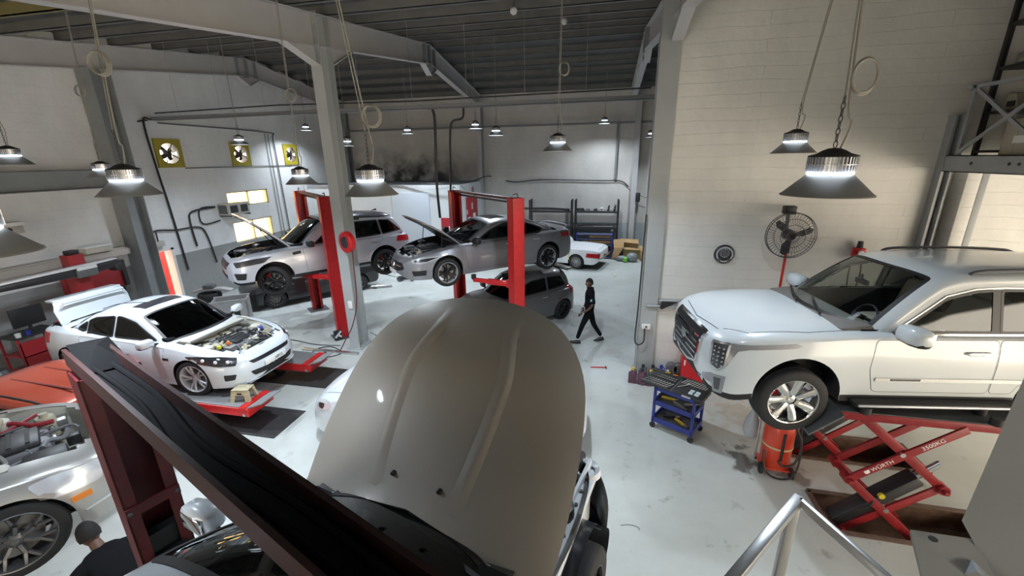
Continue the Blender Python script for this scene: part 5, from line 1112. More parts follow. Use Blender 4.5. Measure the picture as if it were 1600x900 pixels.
c.wheels(dict(n=5, kind='double', m=ALU, w=.235, rr=.268, w0=.034, w1=.04, split=.2), steer=R(8))
c.place(-8.68, 6.48, .45, -1.4)

# ---- silver SUV on the red lift by the central column
S = dict(W=.99, wr=.385, ra=.45, ax=(1.46, -1.46), topmin=.85, trim=.40, flare=.025, tuck=.05, shin=.05, dp=4., zm=.64,
    top=[(-2.38, 1.0), (-2.25, 1.12), (.4, 1.12), (1.0, 1.14), (1.7, 1.08), (2.1, 1.0), (2.3, .9), (2.38, .78)],
    sh=[(-2.38, .95), (-2.2, 1.06), (.5, 1.06), (1.6, 1.0), (2.1, .92), (2.38, .76)],
    bot=[(-2.38, .5), (-2.1, .36), (1.8, .34), (2.2, .32), (2.38, .42)],
    wid=[(-2.38, .70), (-2.3, .85), (-2.05, .95), (1.5, .99), (1.9, .96), (2.15, .86), (2.3, .70), (2.38, .5)],
    cab=dict(roof=[(-2.34, 1.08), (-2.15, 1.42), (-1.95, 1.66), (-1.6, 1.73), (-.6, 1.78), (.05, 1.74), (.3, 1.62), (1.05, 1.10)], w=[(-2.34, .82), (-1.5, .88), (0, .90), (.6, .88), (1.05, .82)], tum=.34, er=.13, cf=.26, cr=.1, xm=-.8, p=3.4), roofmat=mat('roof_black', (.06, .06, .07), .25, coat=.5), roofz=1.60)
c = Car('sport_suv', 'silver SUV with bonnet up on the red two-post lift', S, P_SILV)
c.screen('windscreen', 1.0, .12, .76, .62, GLT); c.side_window([(.42, 1.11), (.0, 1.42), (-.35, 1.555), (-.62, 1.56), (-.62, 1.12)], GLT); c.side_window([(-.66, 1.12), (-.66, 1.56), (-1.42, 1.55), (-1.46, 1.14)], GLT); c.side_window([(-1.5, 1.14), (-1.46, 1.55), (-1.78, 1.52), (-2.1, 1.20)], GLT)
c.door([(.68, .48), (.72, 1.05), (-.64, 1.07), (-.62, .48)]); c.door([(-.64, .48), (-.66, 1.07), (-1.5, 1.08), (-1.3, .86), (-1.0, .7), (-.95, .48)]); c.handle(-.42, .98, P_SILV); c.handle(-1.25, 1.0, P_SILV); c.mirror(.55, 1.14, BLACKP, sc=1.05)
hp = [(1.04, 0), (.98, .4), (.86, .76), (1.4, .80), (1.95, .72), (2.2, .5), (2.27, 0)]; c.hood(hp, 48, hx=.96, thick=.035); c.bay(hp, .45, 5)
for sg in (1, -1): MB().tube([(1.1, sg * .7, 1.0), (1.35, sg * .66, 1.42)], .012, 6).build('bonnet_strut', BLACKM, c.root)
c.surf('headlight', [(-.55, .88), (-.1, .95), (.16, .97), (.05, .84), (-.48, .76)], 'az', LAMPD, off=.008, deg=40, du=-0.35, mirror=True, step=.06, rnd=.02); c.surf('grille', [(-.55, .86), (.55, .86), (.45, .70), (-.45, .70)], 'front', GRIL, off=.006, rnd=.03); c.surf('air_intake', [(-.42, .62), (-.12, .62), (-.16, .46), (-.36, .46)], 'az', BLACKP, off=.006, deg=35, du=-0.3, mirror=True, step=.06, rnd=.02); c.surf('lower_grille', [(-.45, .56), (.45, .56), (.40, .44), (-.40, .44)], 'front', BLACKP, off=.006)
c.band('wing_vent', [(.98, .96), (.78, .98)], 'side', BLACKP, .04, .03, .006, closed=False, mirror=True); c.surf('tail_light', [(-.52, 1.02), (-.12, 1.06), (-.05, .9), (-.45, .86)], 'az', REDL, off=.006, deg=140, du=-0.42, mirror=True, step=.06, rnd=.02)
c.interior(SEATK, .5, (-.55, -1.4), .6); MB().prism([(-1.75, 1.74), (-1.55, 1.75), (-1.72, 1.80)], -.012, .012, 'y').build('shark_fin_antenna', BLACKP, c.root)
c.wheels(dict(n=9, kind='double', m=mat('gloss_black_rim', (.015, .015, .016), .2, metal=.3), w=.275, rr=.275, w0=.022, w1=.024, split=.08, calm=RED, cal=.9), drop=.06, steer=R(-24))
c.place(-7.82, 10.48, 1.40, 232)

# ---- grey four-door coupe, raised highest
S = dict(W=.945, wr=.345, ra=.385, ax=(1.47, -1.47), topmin=.6, flare=.03, tuck=.07, shin=.09, dp=3.2, zm=.62,
    top=[(-2.5, .78), (-2.42, .98), (-2.2, 1.03), (-1.7, 1.02), (-.5, .95), (.9, .95), (1.4, .93), (1.95, .82), (2.25, .72), (2.42, .60), (2.48, .50)],
    sh=[(-2.5, .74), (-2.3, .90), (-1.5, .93), (0, .91), (1.1, .87), (1.8, .76), (2.2, .64), (2.48, .46)],
    bot=[(-2.5, .42), (-2.3, .26), (-1.9, .2), (1.9, .19), (2.3, .18), (2.48, .28)],
    wid=[(-2.5, .55), (-2.42, .70), (-2.2, .84), (-1.6, .94), (1.5, .945), (1.85, .91), (2.12, .81), (2.3, .66), (2.42, .46), (2.48, .30)],
    cab=dict(roof=[(-2.1, 1.01), (-1.7, 1.12), (-1.2, 1.29), (-.7, 1.39), (-.2, 1.425), (.12, 1.39), (.45, 1.26), (1.16, .93)], w=[(-2.1, .55), (-1.6, .70), (-.8, .80), (0, .82), (.7, .80), (1.16, .74)], tum=.46, er=.15, cf=.22, cr=.25, xm=-.4, p=3.))
c = Car('coupe_saloon', 'satin grey low coupe with bonnet open, raised highest on the red lift', S, P_GREY)
c.screen('windscreen', 1.10, .22, .68, .56, glass('half_tint', (.40, .44, .43), 1)); c.screen('rear_screen', -1.95, -1.05, .5, .5, GLT); c.side_window([(.60, .95), (.2, 1.16), (-.2, 1.285), (-.42, 1.30), (-.42, .96)], glass('front_window_tint', (.35, .37, .36), 1)); c.side_window([(-.48, .96), (-.48, 1.30), (-.95, 1.235), (-1.42, 1.07), (-1.44, 1.02), (-1.3, .98)], GLT)
c.door([(.92, .30), (.98, .86), (-.46, .91), (-.44, .30)]); c.door([(-.46, .30), (-.48, .91), (-1.25, .93), (-1.22, .74), (-1.08, .52), (-1.0, .30)]); c.handle(-.25, .82, P_SILV); c.handle(-1.08, .84, P_SILV); c.mirror(.70, .97, BLACKP)
hp = [(1.12, 0), (1.06, .4), (.92, .72), (1.5, .75), (2.0, .64), (2.22, .42), (2.30, 0)]; c.hood(hp, 42, hx=1.02, thick=.035); c.bay(hp, .42, 8)
for sg in (1, -1): MB().tube([(1.5, sg * .66, .84), (1.45, sg * .66, 1.24)], .010, 6).build('bonnet_strut', BLACKM, c.root)
c.surf('sunroof', [(-.45, .38), (.02, .36), (.02, -.36), (-.45, -.38)], 'top', mat('sunroof_black', (.03, .03, .035), .12), off=.004, rnd=.03)
c.surf('headlight', [(-.46, .66), (-.2, .70), (.22, .76), (.05, .64), (-.2, .57), (-.42, .58)], 'az', LAMPW, off=.008, deg=32, du=-0.2, mirror=True, step=.05, rnd=.02); c.surf('headlight_lens', [(-.38, .65), (-.1, .69), (.08, .70), (-.1, .62), (-.36, .60)], 'az', LAMPD, off=.012, deg=32, du=-0.2, mirror=True, step=.05)
c.surf('grille', [(-.42, .56), (.42, .56), (.50, .42), (.3, .36), (-.3, .36), (-.5, .42)], 'front', GRIL, off=.006, rnd=.03); bl, bn = c.hit('front', 0, .48); MB().lathe([(.085, .02), (.10, .03), (.11, .02), (.11, 0)], 24, 'x', c=(bl.x, 0, .48)).bar((bl.x + .02, 0, .48), (bl.x + .02, 0, .575), .014, .014).bar((bl.x + .02, 0, .48), (bl.x + .02, .082, .43), .014, .014).bar((bl.x + .02, 0, .48), (bl.x + .02, -.082, .43), .014, .014).build('star_badge', CHROME, c.root); c.band('grille_bar', [(-.42, .48), (.42, .48)], 'front', CHROME, .01, .01, .016, closed=False)
c.surf('air_intake', [(-.42, .40), (-.08, .42), (-.1, .30), (-.38, .28)], 'az', BLACKP, off=.006, deg=40, du=-0.52, mirror=True, step=.05, rnd=.02); c.plate(2.53, .31, txt=None)
c.surf('tail_light', [(-.5, .90), (-.1, .92), (-.08, .80), (-.45, .78)], 'az', REDL, off=.006, deg=140, du=-0.52, mirror=True, step=.05, rnd=.02); MB().tube(arc([(-2.28, -.62, 1.0), (-2.44, -.45, 1.035), (-2.47, 0, 1.04), (-2.44, .45, 1.035), (-2.28, .62, 1.0)], 5), [.01] * 2 + [.018] * 17 + [.01] * 2, 8).build('lip_spoiler', P_GREY, c.root, smooth=True)
c.interior(SEATK, .45, (-.5, -1.2), .24); c.wheels(dict(n=5, kind='double', m=mat('black_rim', (.012, .012, .013), .3, metal=.4), lip=ALU, w=.25, rr=.255, w0=.036, w1=.045, split=.2, cal=.8), drop=.05)
c.place(-3.08, 10.87, 1.70, 222.8)

# ---- small grey hatchback under the raised coupe
S = dict(W=.815, wr=.305, ra=.345, ax=(1.15, -1.15), topmin=.6, flare=.03, tuck=.06, shin=.07, dp=3.2, zm=.62,
    top=[(-1.80, .72), (-1.72, .92), (.3, .95), (.8, .98), (1.3, .92), (1.6, .80), (1.76, .62)], sh=[(-1.80, .68), (-1.6, .88), (0, .90), (.9, .88), (1.5, .74), (1.76, .56)], bot=[(-1.80, .36), (-1.6, .22), (1.5, .2), (1.76, .28)],
    wid=[(-1.80, .50), (-1.74, .62), (-1.55, .75), (-1.1, .815), (1.1, .815), (1.4, .77), (1.65, .6), (1.76, .4)],
    cab=dict(roof=[(-1.74, .92), (-1.62, 1.25), (-1.45, 1.42), (-1.0, 1.47), (-.2, 1.49), (.15, 1.44), (.35, 1.34), (.98, .94)], w=[(-1.74, .60), (-1.3, .68), (0, .72), (.6, .70), (.98, .66)], tum=.26, er=.15, cf=.22, cr=.14, xm=-.5, p=3.))
c = Car('hatchback', 'small graphite hatchback parked under the raised coupe', S, P_DG)
c.screen('windscreen', .93, .2, .60, .54, GLT); c.side_window([(.52, .95), (.12, 1.24), (-.1, 1.31), (-.62, 1.32), (-.62, .96)], GLT); c.side_window([(-.68, .96), (-.68, 1.32), (-1.2, 1.28), (-1.38, 1.0)], GLT); c.door([(.66, .32), (.70, .88), (-.64, .90), (-.62, .32)]); c.handle(-.45, .82, CHROME, .18); c.mirror(.55, .96, P_DG, sc=.85)
MB().prism([(-1.38, 1.46), (-1.72, 1.45), (-1.74, 1.42), (-1.5, 1.38)], -.56, .56, 'y').build('roof_spoiler', P_DG, c.root, bevel=.015); c.surf('tail_light', [(-.20, .98), (.0, .98), (.02, .72), (-.18, .72)], 'az', REDL, off=.008, deg=140, du=-0.42, mirror=True, step=.05, rnd=.04); c.surf('headlight', [(-.30, .76), (-.05, .80), (.0, .62), (-.25, .60)], 'az', LAMPW, off=.008, deg=35, du=-0.15, mirror=True, step=.05, rnd=.06)
c.hood([(.95, 0), (.85, .58), (1.3, .56), (1.6, .4), (1.66, 0)]); c.interior(SEATK, .4, (-.4, -1.15), .4); c.wheels(dict(n=10, kind='single', m=CASTDK, w=.21, rr=.225, w0=.022, w1=.026)); c.surf('side_badge', [(-1.0, .70), (-.96, .70), (-.96, .66), (-1.0, .66)], 'side', REDL, off=.006)
c.place(-2.35, 11.42, 0, 227)

# ---- white classic roadster by the shelves
S = dict(W=.88, wr=.315, ra=.355, ax=(1.2, -1.2), topmin=.6, flare=.015, tuck=.08, shin=.06, dp=5., zm=.66,
    top=[(-2.18, .80), (-2.0, .88), (-1.0, .92), (1.0, .92), (1.9, .84), (2.18, .70)], sh=[(-2.18, .76), (-1.9, .83), (0, .86), (1.9, .78), (2.18, .66)], bot=[(-2.18, .40), (-1.9, .24), (1.9, .22), (2.18, .34)],
    wid=[(-2.18, .72), (-2.12, .80), (-1.8, .86), (1.8, .88), (2.1, .82), (2.18, .72)],
    cab=dict(roof=[(-.75, .90), (-.6, 1.15), (-.4, 1.24), (.1, 1.26), (.3, 1.2), (.85, .91)], w=[(-.75, .66), (0, .72), (.85, .68)], tum=.3, er=.1, cf=.12, cr=.1, xm=0, p=3.5))
c = Car('classic_roadster', 'white classic roadster parked before the black shelves', S, P_CL); c.screen('windscreen', .82, .3, .6, .55, GLT); c.side_window([(.5, .91), (.15, 1.13), (-.45, 1.14), (-.52, .92)], GLT); c.door([(.6, .30), (.62, .84), (-.55, .85), (-.55, .30)]); c.handle(-.35, .72, CHROME)
c.hood([(-.95, 0), (-.95, .72), (-1.9, .72), (-2.05, .6), (-2.08, 0)], 0, lid='boot_lid'); c.surf('tail_light', [(-.50, .72), (-.05, .72), (-.02, .55), (-.45, .52)], 'az', REDL, off=.008, deg=145, du=-0.2, mirror=True, step=.05, rnd=.02); MB().bar((-2.22, -.78, .48), (-2.22, .78, .48), .06, .10).build('rear_bumper', CHROME, c.root, bevel=.02); c.interior(SEATK, .35, (-.3,), .16)
MB().box((-.9, .885, .4), (-.86, .895, .75)).build('tape_strip', mat('tape_yellow', (.7, .62, .25), .6), c.root)
c.wheels(dict(n=15, kind='single', m=mat('silver_rim', (.5, .5, .5), .35, metal=.7), w=.2, rr=.215, w0=.03, w1=.04)); c.place(-1.93, 18.75, 0, 166)

# ---- white coupe crosswise behind the big bonnet
S = dict(W=.94, wr=.35, ra=.39, ax=(1.42, -1.42), topmin=.6, flare=.03, tuck=.07, shin=.10, dp=2.8, zm=.62,
    top=[(-2.38, .72), (-2.3, .92), (-2.0, 1.0), (-.5, .98), (.9, .97), (1.5, .92), (2.0, .80), (2.3, .64), (2.4, .5)], sh=[(-2.38, .68), (-2.1, .86), (0, .9), (1.4, .84), (2.0, .7), (2.4, .46)], bot=[(-2.38, .40), (-2.2, .22), (2.2, .18), (2.4, .26)],
    wid=[(-2.38, .55), (-2.28, .74), (-2.0, .88), (-1.4, .95), (1.4, .94), (1.9, .88), (2.2, .72), (2.34, .52), (2.4, .3)],
    cab=dict(roof=[(-2.1, .98), (-1.6, 1.16), (-1.0, 1.34), (-.3, 1.42), (.05, 1.38), (.4, 1.26), (1.1, .95)], w=[(-2.1, .56), (-1.2, .74), (0, .80), (1.1, .74)], tum=.42, er=.15, cf=.22, cr=.2, xm=-.4, p=3.))
c = Car('white_coupe', 'white coupe parked crosswise and half hidden behind the big open bonnet', S, P_WHITE); c.screen('windscreen', 1.04, .2, .66, .55, GLT); c.screen('rear_screen', -1.9, -1.0, .5, .5, GLT); c.side_window([(.6, .97), (.15, 1.2), (-.4, 1.3), (-.4, .98)], GLT); c.side_window([(-.46, .98), (-.46, 1.3), (-1.0, 1.2), (-1.35, 1.03)], GLT); c.door([(.9, .3), (.95, .86), (-.44, .9), (-.44, .3)]); c.mirror(.68, .98, P_WHITE)
c.hood([(1.08, 0), (.95, .68), (1.6, .68), (2.1, .5), (2.25, 0)]); c.surf('headlight', [(-.34, .68), (-.18, .76), (.02, .78), (.06, .68), (-.10, .58), (-.28, .58)], 'az', LAMPW, off=.008, deg=35, du=-0.38, mirror=True, step=.04, rnd=.08); c.surf('headlight_lens', [(-.24, .69), (-.08, .73), (-.06, .64), (-.2, .63)], 'az', LAMPD, off=.013, deg=35, du=-0.38, mirror=True, step=.04, rnd=.04)
c.surf('tail_light', [(-.45, .86), (.0, .88), (.0, .78), (-.4, .76)], 'az', REDL, off=.008, deg=140, du=-0.5, mirror=True, step=.05, rnd=.03); c.surf('rear_reflector', [(-.5, .36), (-.05, .36), (-.05, .30), (-.45, .30)], 'az', REDL, off=.008, deg=140, du=-0.5, mirror=True, step=.05); c.band('bumper_crease', [(-.42, .62), (.05, .62)], 'az', BLACKP, .008, .008, .006, deg=140, closed=False, du=-0.5, mirror=True); c.interior(SEATK, .45, (-.5,), .25); c.wheels(dict(n=5, kind='double', m=ALU, w=.25, rr=.26)); c.place(-2.50, 6.25, 0, 183)

# ---- silver car in the near left corner, bonnet off
S = dict(W=.93, wr=.345, ra=.395, ax=(1.42, -1.42), topmin=.6, flare=.025, tuck=.05, shin=.07, dp=3., zm=.62,
    top=[(-2.3, .8), (-2.1, 1.0), (.6, 1.0), (1.0, .98), (1.6, .92), (2.0, .82), (2.22, .70), (2.3, .6)], sh=[(-2.3, .76), (-2.0, .92), (.6, .92), (1.5, .84), (2.0, .74), (2.3, .56)], bot=[(-2.3, .4), (-2.0, .22), (2.0, .2), (2.3, .28)],
    wid=[(-2.3, .6), (-2.1, .82), (-1.4, .93), (1.4, .93), (1.8, .90), (2.05, .80), (2.2, .65), (2.3, .42)],
    cab=dict(roof=[(-1.9, 1.0), (-1.3, 1.3), (-.6, 1.44), (0, 1.43), (.4, 1.3), (1.0, .98)], w=[(-1.9, .66), (-.6, .78), (.4, .78), (1.0, .74)], tum=.4, er=.14, cf=.2, cr=.2, xm=-.5, p=3.))
P_LS = paint('light_silver', (.46, .45, .43), .6, .3)
c = Car('silver_car', 'silver car without bonnet in the near left corner', S, P_LS); c.screen('windscreen', .95, .25, .66, .56, GLT); c.side_window([(.55, 1.0), (.1, 1.25), (-.4, 1.33), (-.4, 1.0)], GLT); c.door([(.86, .3), (.9, .88), (-.44, .92), (-.44, .3)]); c.mirror(.62, 1.0, P_LS)
eb = [(1.0, 0), (.94, .5), (.88, .70), (1.5, .70), (1.95, .58), (2.05, .40), (2.08, 0)]; c.bay(eb, .5, 12, cols=[mat('bay_cream', (.50, .49, .43), .5), mat('engine_plastic', (.03, .03, .032), .45), mat('engine_alloy', (.35, .35, .34), .4, metal=.6), mat('engine_red', (.3, .02, .03), .5), mat('engine_grey', (.16, .16, .17), .5)], n=30)
MB().tube(arc([(1.25, -.55, .90), (1.35, -.2, .96), (1.4, .2, .96), (1.45, .5, .9)], 6), [.05, .07, .08, .09, .09] + [.085] * 9 + [.07, .06, .055, .05, .045], 14).build('intake_pipe', mat('intake_cream', (.55, .49, .33), .5), c.root, smooth=True)
c.surf('headlight', [(-.40, .72), (-.1, .80), (.02, .80), (.0, .62), (-.3, .56)], 'az', LAMPW, off=.008, deg=35, du=-0.2, mirror=True, step=.05, rnd=.04); c.surf('side_marker', [(.02, .53), (.16, .545), (.16, .49), (.02, .475)], 'az', AMBER, off=.008, deg=62, du=-1.33, mirror=True, step=.05); c.band('bumper_trim', [(-.1, .36), (.3, .36)], 'az', CHROME, .012, .012, .01, deg=60, closed=False, du=-1.35, mirror=True); c.interior(SEATK, .45, (-.5,), .25)
c.wheels(dict(n=7, kind='y', m=mat('grey_rim', (.16, .16, .165), .35, metal=.7), w=.235, rr=.26, w0=.036, w1=.03), steer=R(4)); c.place(-6.22, 1.02, 1.20, 61)

# ---- red car between silver car and saloon
S = dict(W=.92, wr=.34, ra=.385, ax=(1.4, -1.4), topmin=.6, flare=.02, tuck=.05, shin=.05, dp=3.6, zm=.62,
    top=[(-2.2, .9), (-2.1, 1.0), (.6, 1.02), (1.5, .95), (2.0, .82), (2.2, .66)], sh=[(-2.2, .86), (-2.0, .95), (.6, .95), (1.5, .86), (2.2, .6)], bot=[(-2.2, .4), (-2.0, .25), (2.0, .2), (2.2, .3)], wid=[(-2.2, .66), (-2.1, .82), (-1.6, .92), (1.5, .92), (1.9, .84), (2.2, .5)],
    cab=dict(roof=[(-2.15, .98), (-2.0, 1.25), (-1.8, 1.42), (-1.3, 1.48), (-.3, 1.50), (.1, 1.45), (1.0, 1.0)], w=[(-2.15, .7), (-1.5, .78), (0, .80), (1.0, .76)], tum=.3, er=.12, cf=.2, cr=.12, xm=-.6, p=3.6))
c = Car('red_estate_car', 'orange-red car behind the near lift post', S, P_RED); c.screen('windscreen', .95, .15, .68, .58, GLT); c.side_window([(.5, 1.02), (.05, 1.28), (-.4, 1.35), (-.45, 1.02)], GLT); c.side_window([(-.5, 1.02), (-.46, 1.35), (-1.4, 1.34), (-1.5, 1.04)], GLT); c.door([(.8, .3), (.85, .92), (-.46, .95), (-.46, .3)])
c.surf('rear_bumper', [(-.85, .42), (.85, .42), (.85, .24), (-.85, .24)], 'rear', DGREY, off=.02); MB().tube([(-2.3, .5, .27), (-2.0, .5, .27)], .045, 14).build('exhaust_tip', CHROME, c.root, smooth=True); MB().tube([(-2.3, -.5, .27), (-2.0, -.5, .27)], .045, 14).build('exhaust_tip', CHROME, c.root, smooth=True)
for sg in (1, -1): MB().tube(arc([(.0, sg * .6, 1.46), (-.2, sg * .6, 1.52), (-1.5, sg * .6, 1.51), (-1.75, sg * .6, 1.44)], 5), .016, 8).build('roof_rail', BLACKP, c.root, smooth=True)
for y in (-.2, .2): MB().box((-1.6, y - .012, 1.485), (-.3, y + .012, 1.50)).build('roof_reflection', DRED, c.root)  # dark strips painted as reflections on the roof panel
c.surf('tail_light', [(-.45, .95), (-.1, .95), (-.1, .72), (-.4, .7)], 'az', REDL, off=.008, deg=140, du=-0.4, mirror=True, step=.05, rnd=.03); c.interior(SEATK, .4, (-.5,), .3); c.wheels(dict(n=5, kind='double', m=ALU, w=.23, rr=.25)); c.place(-9.0, 4.22, 0, 178)

# ---- big white car on the foreground lift, bonnet up
S = dict(W=.93, wr=.35, ra=.40, ax=(1.42, -1.42), topmin=.6, flare=.02, tuck=.05, shin=.08, dp=3., zm=.62,
    top=[(-2.4, .8), (-2.2, 1.0), (.6, 1.0), (1.0, 1.0), (1.6, .95), (2.0, .86), (2.25, .72), (2.35, .6)], sh=[(-2.4, .76), (-2.0, .92), (.6, .92), (1.5, .85), (2.0, .75), (2.35, .56)], bot=[(-2.4, .4), (-2.0, .22), (2.0, .2), (2.35, .28)],
    wid=[(-2.4, .6), (-2.2, .82), (-1.4, .92), (1.4, .93), (1.85, .90), (2.1, .80), (2.25, .66), (2.35, .42)],
    cab=dict(roof=[(-1.9, 1.0), (-1.3, 1.3), (-.6, 1.42), (-.1, 1.43), (.15, 1.38), (.45, 1.27), (1.05, .98)], w=[(-1.9, .66), (-.6, .78), (.4, .78), (1.05, .74)], tum=.4, er=.14, cf=.2, cr=.2, xm=-.5, p=3.))
c = Car('lifted_white_car', 'white car on the foreground lift with its big bonnet raised', S, P_WHITE); c.screen('windscreen', .98, .12, .68, .56, GLT); c.side_window([(.55, 1.0), (.1, 1.25), (-.4, 1.33), (-.4, 1.0)], GLT); c.door([(.86, .3), (.9, .88), (-.44, .92), (-.44, .3)]); c.mirror(.44, 1.0, P_WHITE, sc=.85)
hp = [(.98, 0), (.93, .40), (.78, .79)] + [tuple(v)[:2] for v in arc([(.84, .815, 0), (1.2, .84, 0), (1.6, .82, 0), (1.9, .745, 0), (2.12, .57, 0), (2.25, .32, 0), (2.30, 0, 0)], 4)]
c.hood(hp, 54, hx=.92, thick=.03, m=P_SHADED); hx_ = c.hood_xf  # white bonnet in shade: the shade is put into this darker colour
for sg in (1, -1):
    # pressed crease: a low wide ridge that follows the bonnet
    rd = []; fs_ = []; xs_ = [1.02 + .05 * k for k in range(24)]
    for k, x in enumerate(xs_):
        yc = .27 + .07 * math.sin(min(1, (x - 1.0) / .8) * PI / 2) - .10 * sstep((x - 1.7) / .5); hh = .012 * sstep(k / 5) * sstep((23 - k) / 4) + .001
        for dy, f_ in ((-.07, -.3), (-.02, .8), (.0, 1.), (.02, .75), (.05, -.3)):
            y_ = yc + dy; rd.append(hx_(Vector((x, y_ * sg, c.hit('top', x, y_)[0].z + .004 + hh * f_))))
    fs_ = [(k * 5 + j, k * 5 + j + 1, k * 5 + j + 6, k * 5 + j + 5) for k in range(23) for j in range(4)]
    MB().add(rd, fs_).build('bonnet_crease', P_SHADED, c.root, smooth=True, sharp=80)
    p = hx_(Vector((1.12, .16 * sg, c.hit('top', 1.12, .16)[0].z + .004))); MB().box((p.x - .02, p.y - .012, p.z - .005), (p.x + .02, p.y + .012, p.z + .012)).build('washer_jet', BLACKP, c.root, bevel=.004)
c.bay(hp, .45, 21, n=36); MB().box((.72, -.66, .96), (1.0, .66, .985)).build('cowl_panel', mat('cowl_grey', (.09, .09, .088), .8, bump=.4, bscale=30), c.root, bevel=.01)
for sg in (.05, -.5): MB().bar((.9, sg + .45, 1.0), (.78, sg - .05, 1.05), .025, .02).build('wiper', BLACKP, c.root)
RW = mat('bare_white_metal', (.66, .69, .72), .35)
# the right wing is off: bare rail, inner liner and headlamp bracket
c.cut('low', 'top', [(.92, -1.1), (1.98, -1.1), (1.98, -.70), (.92, -.70)]); c.cut('low', 'rside', [(.92, .2), (1.98, .2), (1.98, .95), (.92, .95)])
MB().box((.9, -.72, .35), (2.0, -.70, .86)).build('inner_wing', RW, c.root); MB().lathe([(.40, -.06), (.40, .08)], 20, 'y', c=(1.42, -.80, .35), a0=.35, a1=2.8).build('wheel_liner', mat('liner_black', (.03, .032, .04), .2), c.root, smooth=True)
MB().add([(.92, -.91, .45), (.92, -.93, .80), (.78, -.93, .84), (.78, -.92, .4)], [(0, 1, 2, 3)]).build('wing_edge', RW, c.root)
MB().bar((.85, -.78, .86), (2.0, -.72, .76), .10, .05).build('wing_rail', RW, c.root, bevel=.01)
for k in range(8): MB().lathe([(0, .012), (.012, .012), (.012, 0)], 8, c=(.95 + .13 * k, -.775 + .007 * k, .878 - .0115 * k)).build('rail_bolt', DGREY, c.root)
MB().lathe([(.06, 0), (.09, .02), (.10, -.02)], 18, c=(1.95, -.70, .80)).build('headlamp_bracket', RW, c.root, smooth=True)
c.surf('tail_light', [(-.45, .95), (-.1, .95), (-.1, .72), (-.4, .7)], 'az', REDL, off=.008, deg=140, du=-0.45, mirror=True, step=.05, rnd=.03)
c.interior(SEATK, .45, (-.5,), .25); c.wheels(dict(n=10, kind='single', m=CASTDK, w=.25, rr=.25, w0=.02, w1=.024), drop=.08); c.place(-1.2, .74, 1.74, 75)
# ------------------------------------------------------------------ smaller things
BLUE = mat('blue_cart', (.02, .035, .22), .4); YELL = mat('yellow_plastic', (.62, .42, .03), .5); PURP = mat('purple_oil', (.10, .04, .07), .35)
# black car under the raised silver SUV
S = dict(W=.88, wr=.32, ra=.36, ax=(1.38, -1.38), topmin=.6, flare=.02, tuck=.05, shin=.05, dp=3.6, zm=.62,
    top=[(-2.2, .8), (-2.0, .92), (.8, .92), (1.6, .84), (2.1, .7), (2.2, .6)], sh=[(-2.2, .76), (-2.0, .88), (.8, .87), (1.6, .78), (2.2, .56)], bot=[(-2.2, .4), (-2.0, .25), (2.0, .2), (2.2, .3)], wid=[(-2.2, .7), (-2.1, .82), (-1.6, .88), (1.5, .88), (1.9, .82), (2.2, .6)],
    cab=dict(roof=[(-1.7, .9), (-1.2, 1.2), (-.6, 1.32), (.1, 1.32), (.9, .9)], w=[(-1.7, .66), (-.6, .74), (.1, .75), (.9, .7)], tum=.35, er=.12, cf=.15, cr=.15, xm=-.4, p=3.4))
c = Car('black_saloon', 'black car standing on the floor under the raised silver SUV', S, paint('black', (.012, .012, .013), 0, .4)); c.screen('windscreen', .82, .2, .62, .54, GLT); c.side_window([(.5, .92), (.0, 1.18), (-.5, 1.24), (-.5, .92)], GLT); c.door([(.75, .3), (.8, .84), (-.5, .86), (-.5, .3)]); c.interior(SEATK, .4, (-.5,), .4)
c.hood([(.9, 0), (.8, .66), (1.6, .64), (2.0, .5), (2.08, 0)]); c.wheels(dict(n=12, kind='single', m=mat('old_alloy', (.22, .21, .19), .45, metal=.6), w=.2, rr=.215, w0=.03, w1=.03)); c.surf('headlight', [(-.4, .7), (-.1, .74), (-.1, .6), (-.4, .56)], 'az', LAMPD, off=.008, deg=30, mirror=True, step=.06); c.place(-10.1, 12.75, 0, 232)
# tyres
def tyre(x, y, z, label, group, lying=True):
    t = thing('tyre', label, 'tyre', (x, y, z), 0, group); o = MB().lathe([(.20, -.09), (.22, -.1), (.30, -.105), (.325, -.07), (.33, 0), (.325, .07), (.30, .105), (.22, .1), (.20, .09), (.19, 0), (.20, -.09)], 28, c=(0, 0, .105)).build('tyre_carcass', RUBBER, t, smooth=True)
    for k in range(2): MB().lathe([(.331, -.004), (.332, 0), (.331, .004)], 28, c=(0, 0, .08 + .05 * k)).build('tread_groove', BLACKM, t)
for k, lab in enumerate(('bottom tyre of the stack by the left wall', 'middle tyre of the stack by the left wall', 'top tyre of the stack by the left wall')): tyre(-12.2, 10.55, .0 + .211 * k, lab, 'stacked tyres')
t = thing('steel_bin', 'pale grey sheet metal bin below the silver SUV', 'bin', (-10.75, 9.9, 0), R(35)); GB = mat('pale_sheet', (.40, .40, .40), .55, noise=.2, nscale=5)
MB().box((-.45, -.3, .0), (.45, .3, .02)).box((-.45, -.3, 0), (.45, -.28, .72)).box((-.45, .28, 0), (.45, .3, .72)).box((-.45, -.3, 0), (-.43, .3, .72)).box((.43, -.3, 0), (.45, .3, .72)).build('bin_shell', GB, t, fix=False); MB().box((-.47, -.32, .70), (.47, -.27, .74)).box((-.47, .27, .70), (.47, .32, .74)).build('bin_rim', GB, t); MB().box((.1, -.305, .2), (.25, -.3, .42)).build('bin_slot', BLACKM, t)
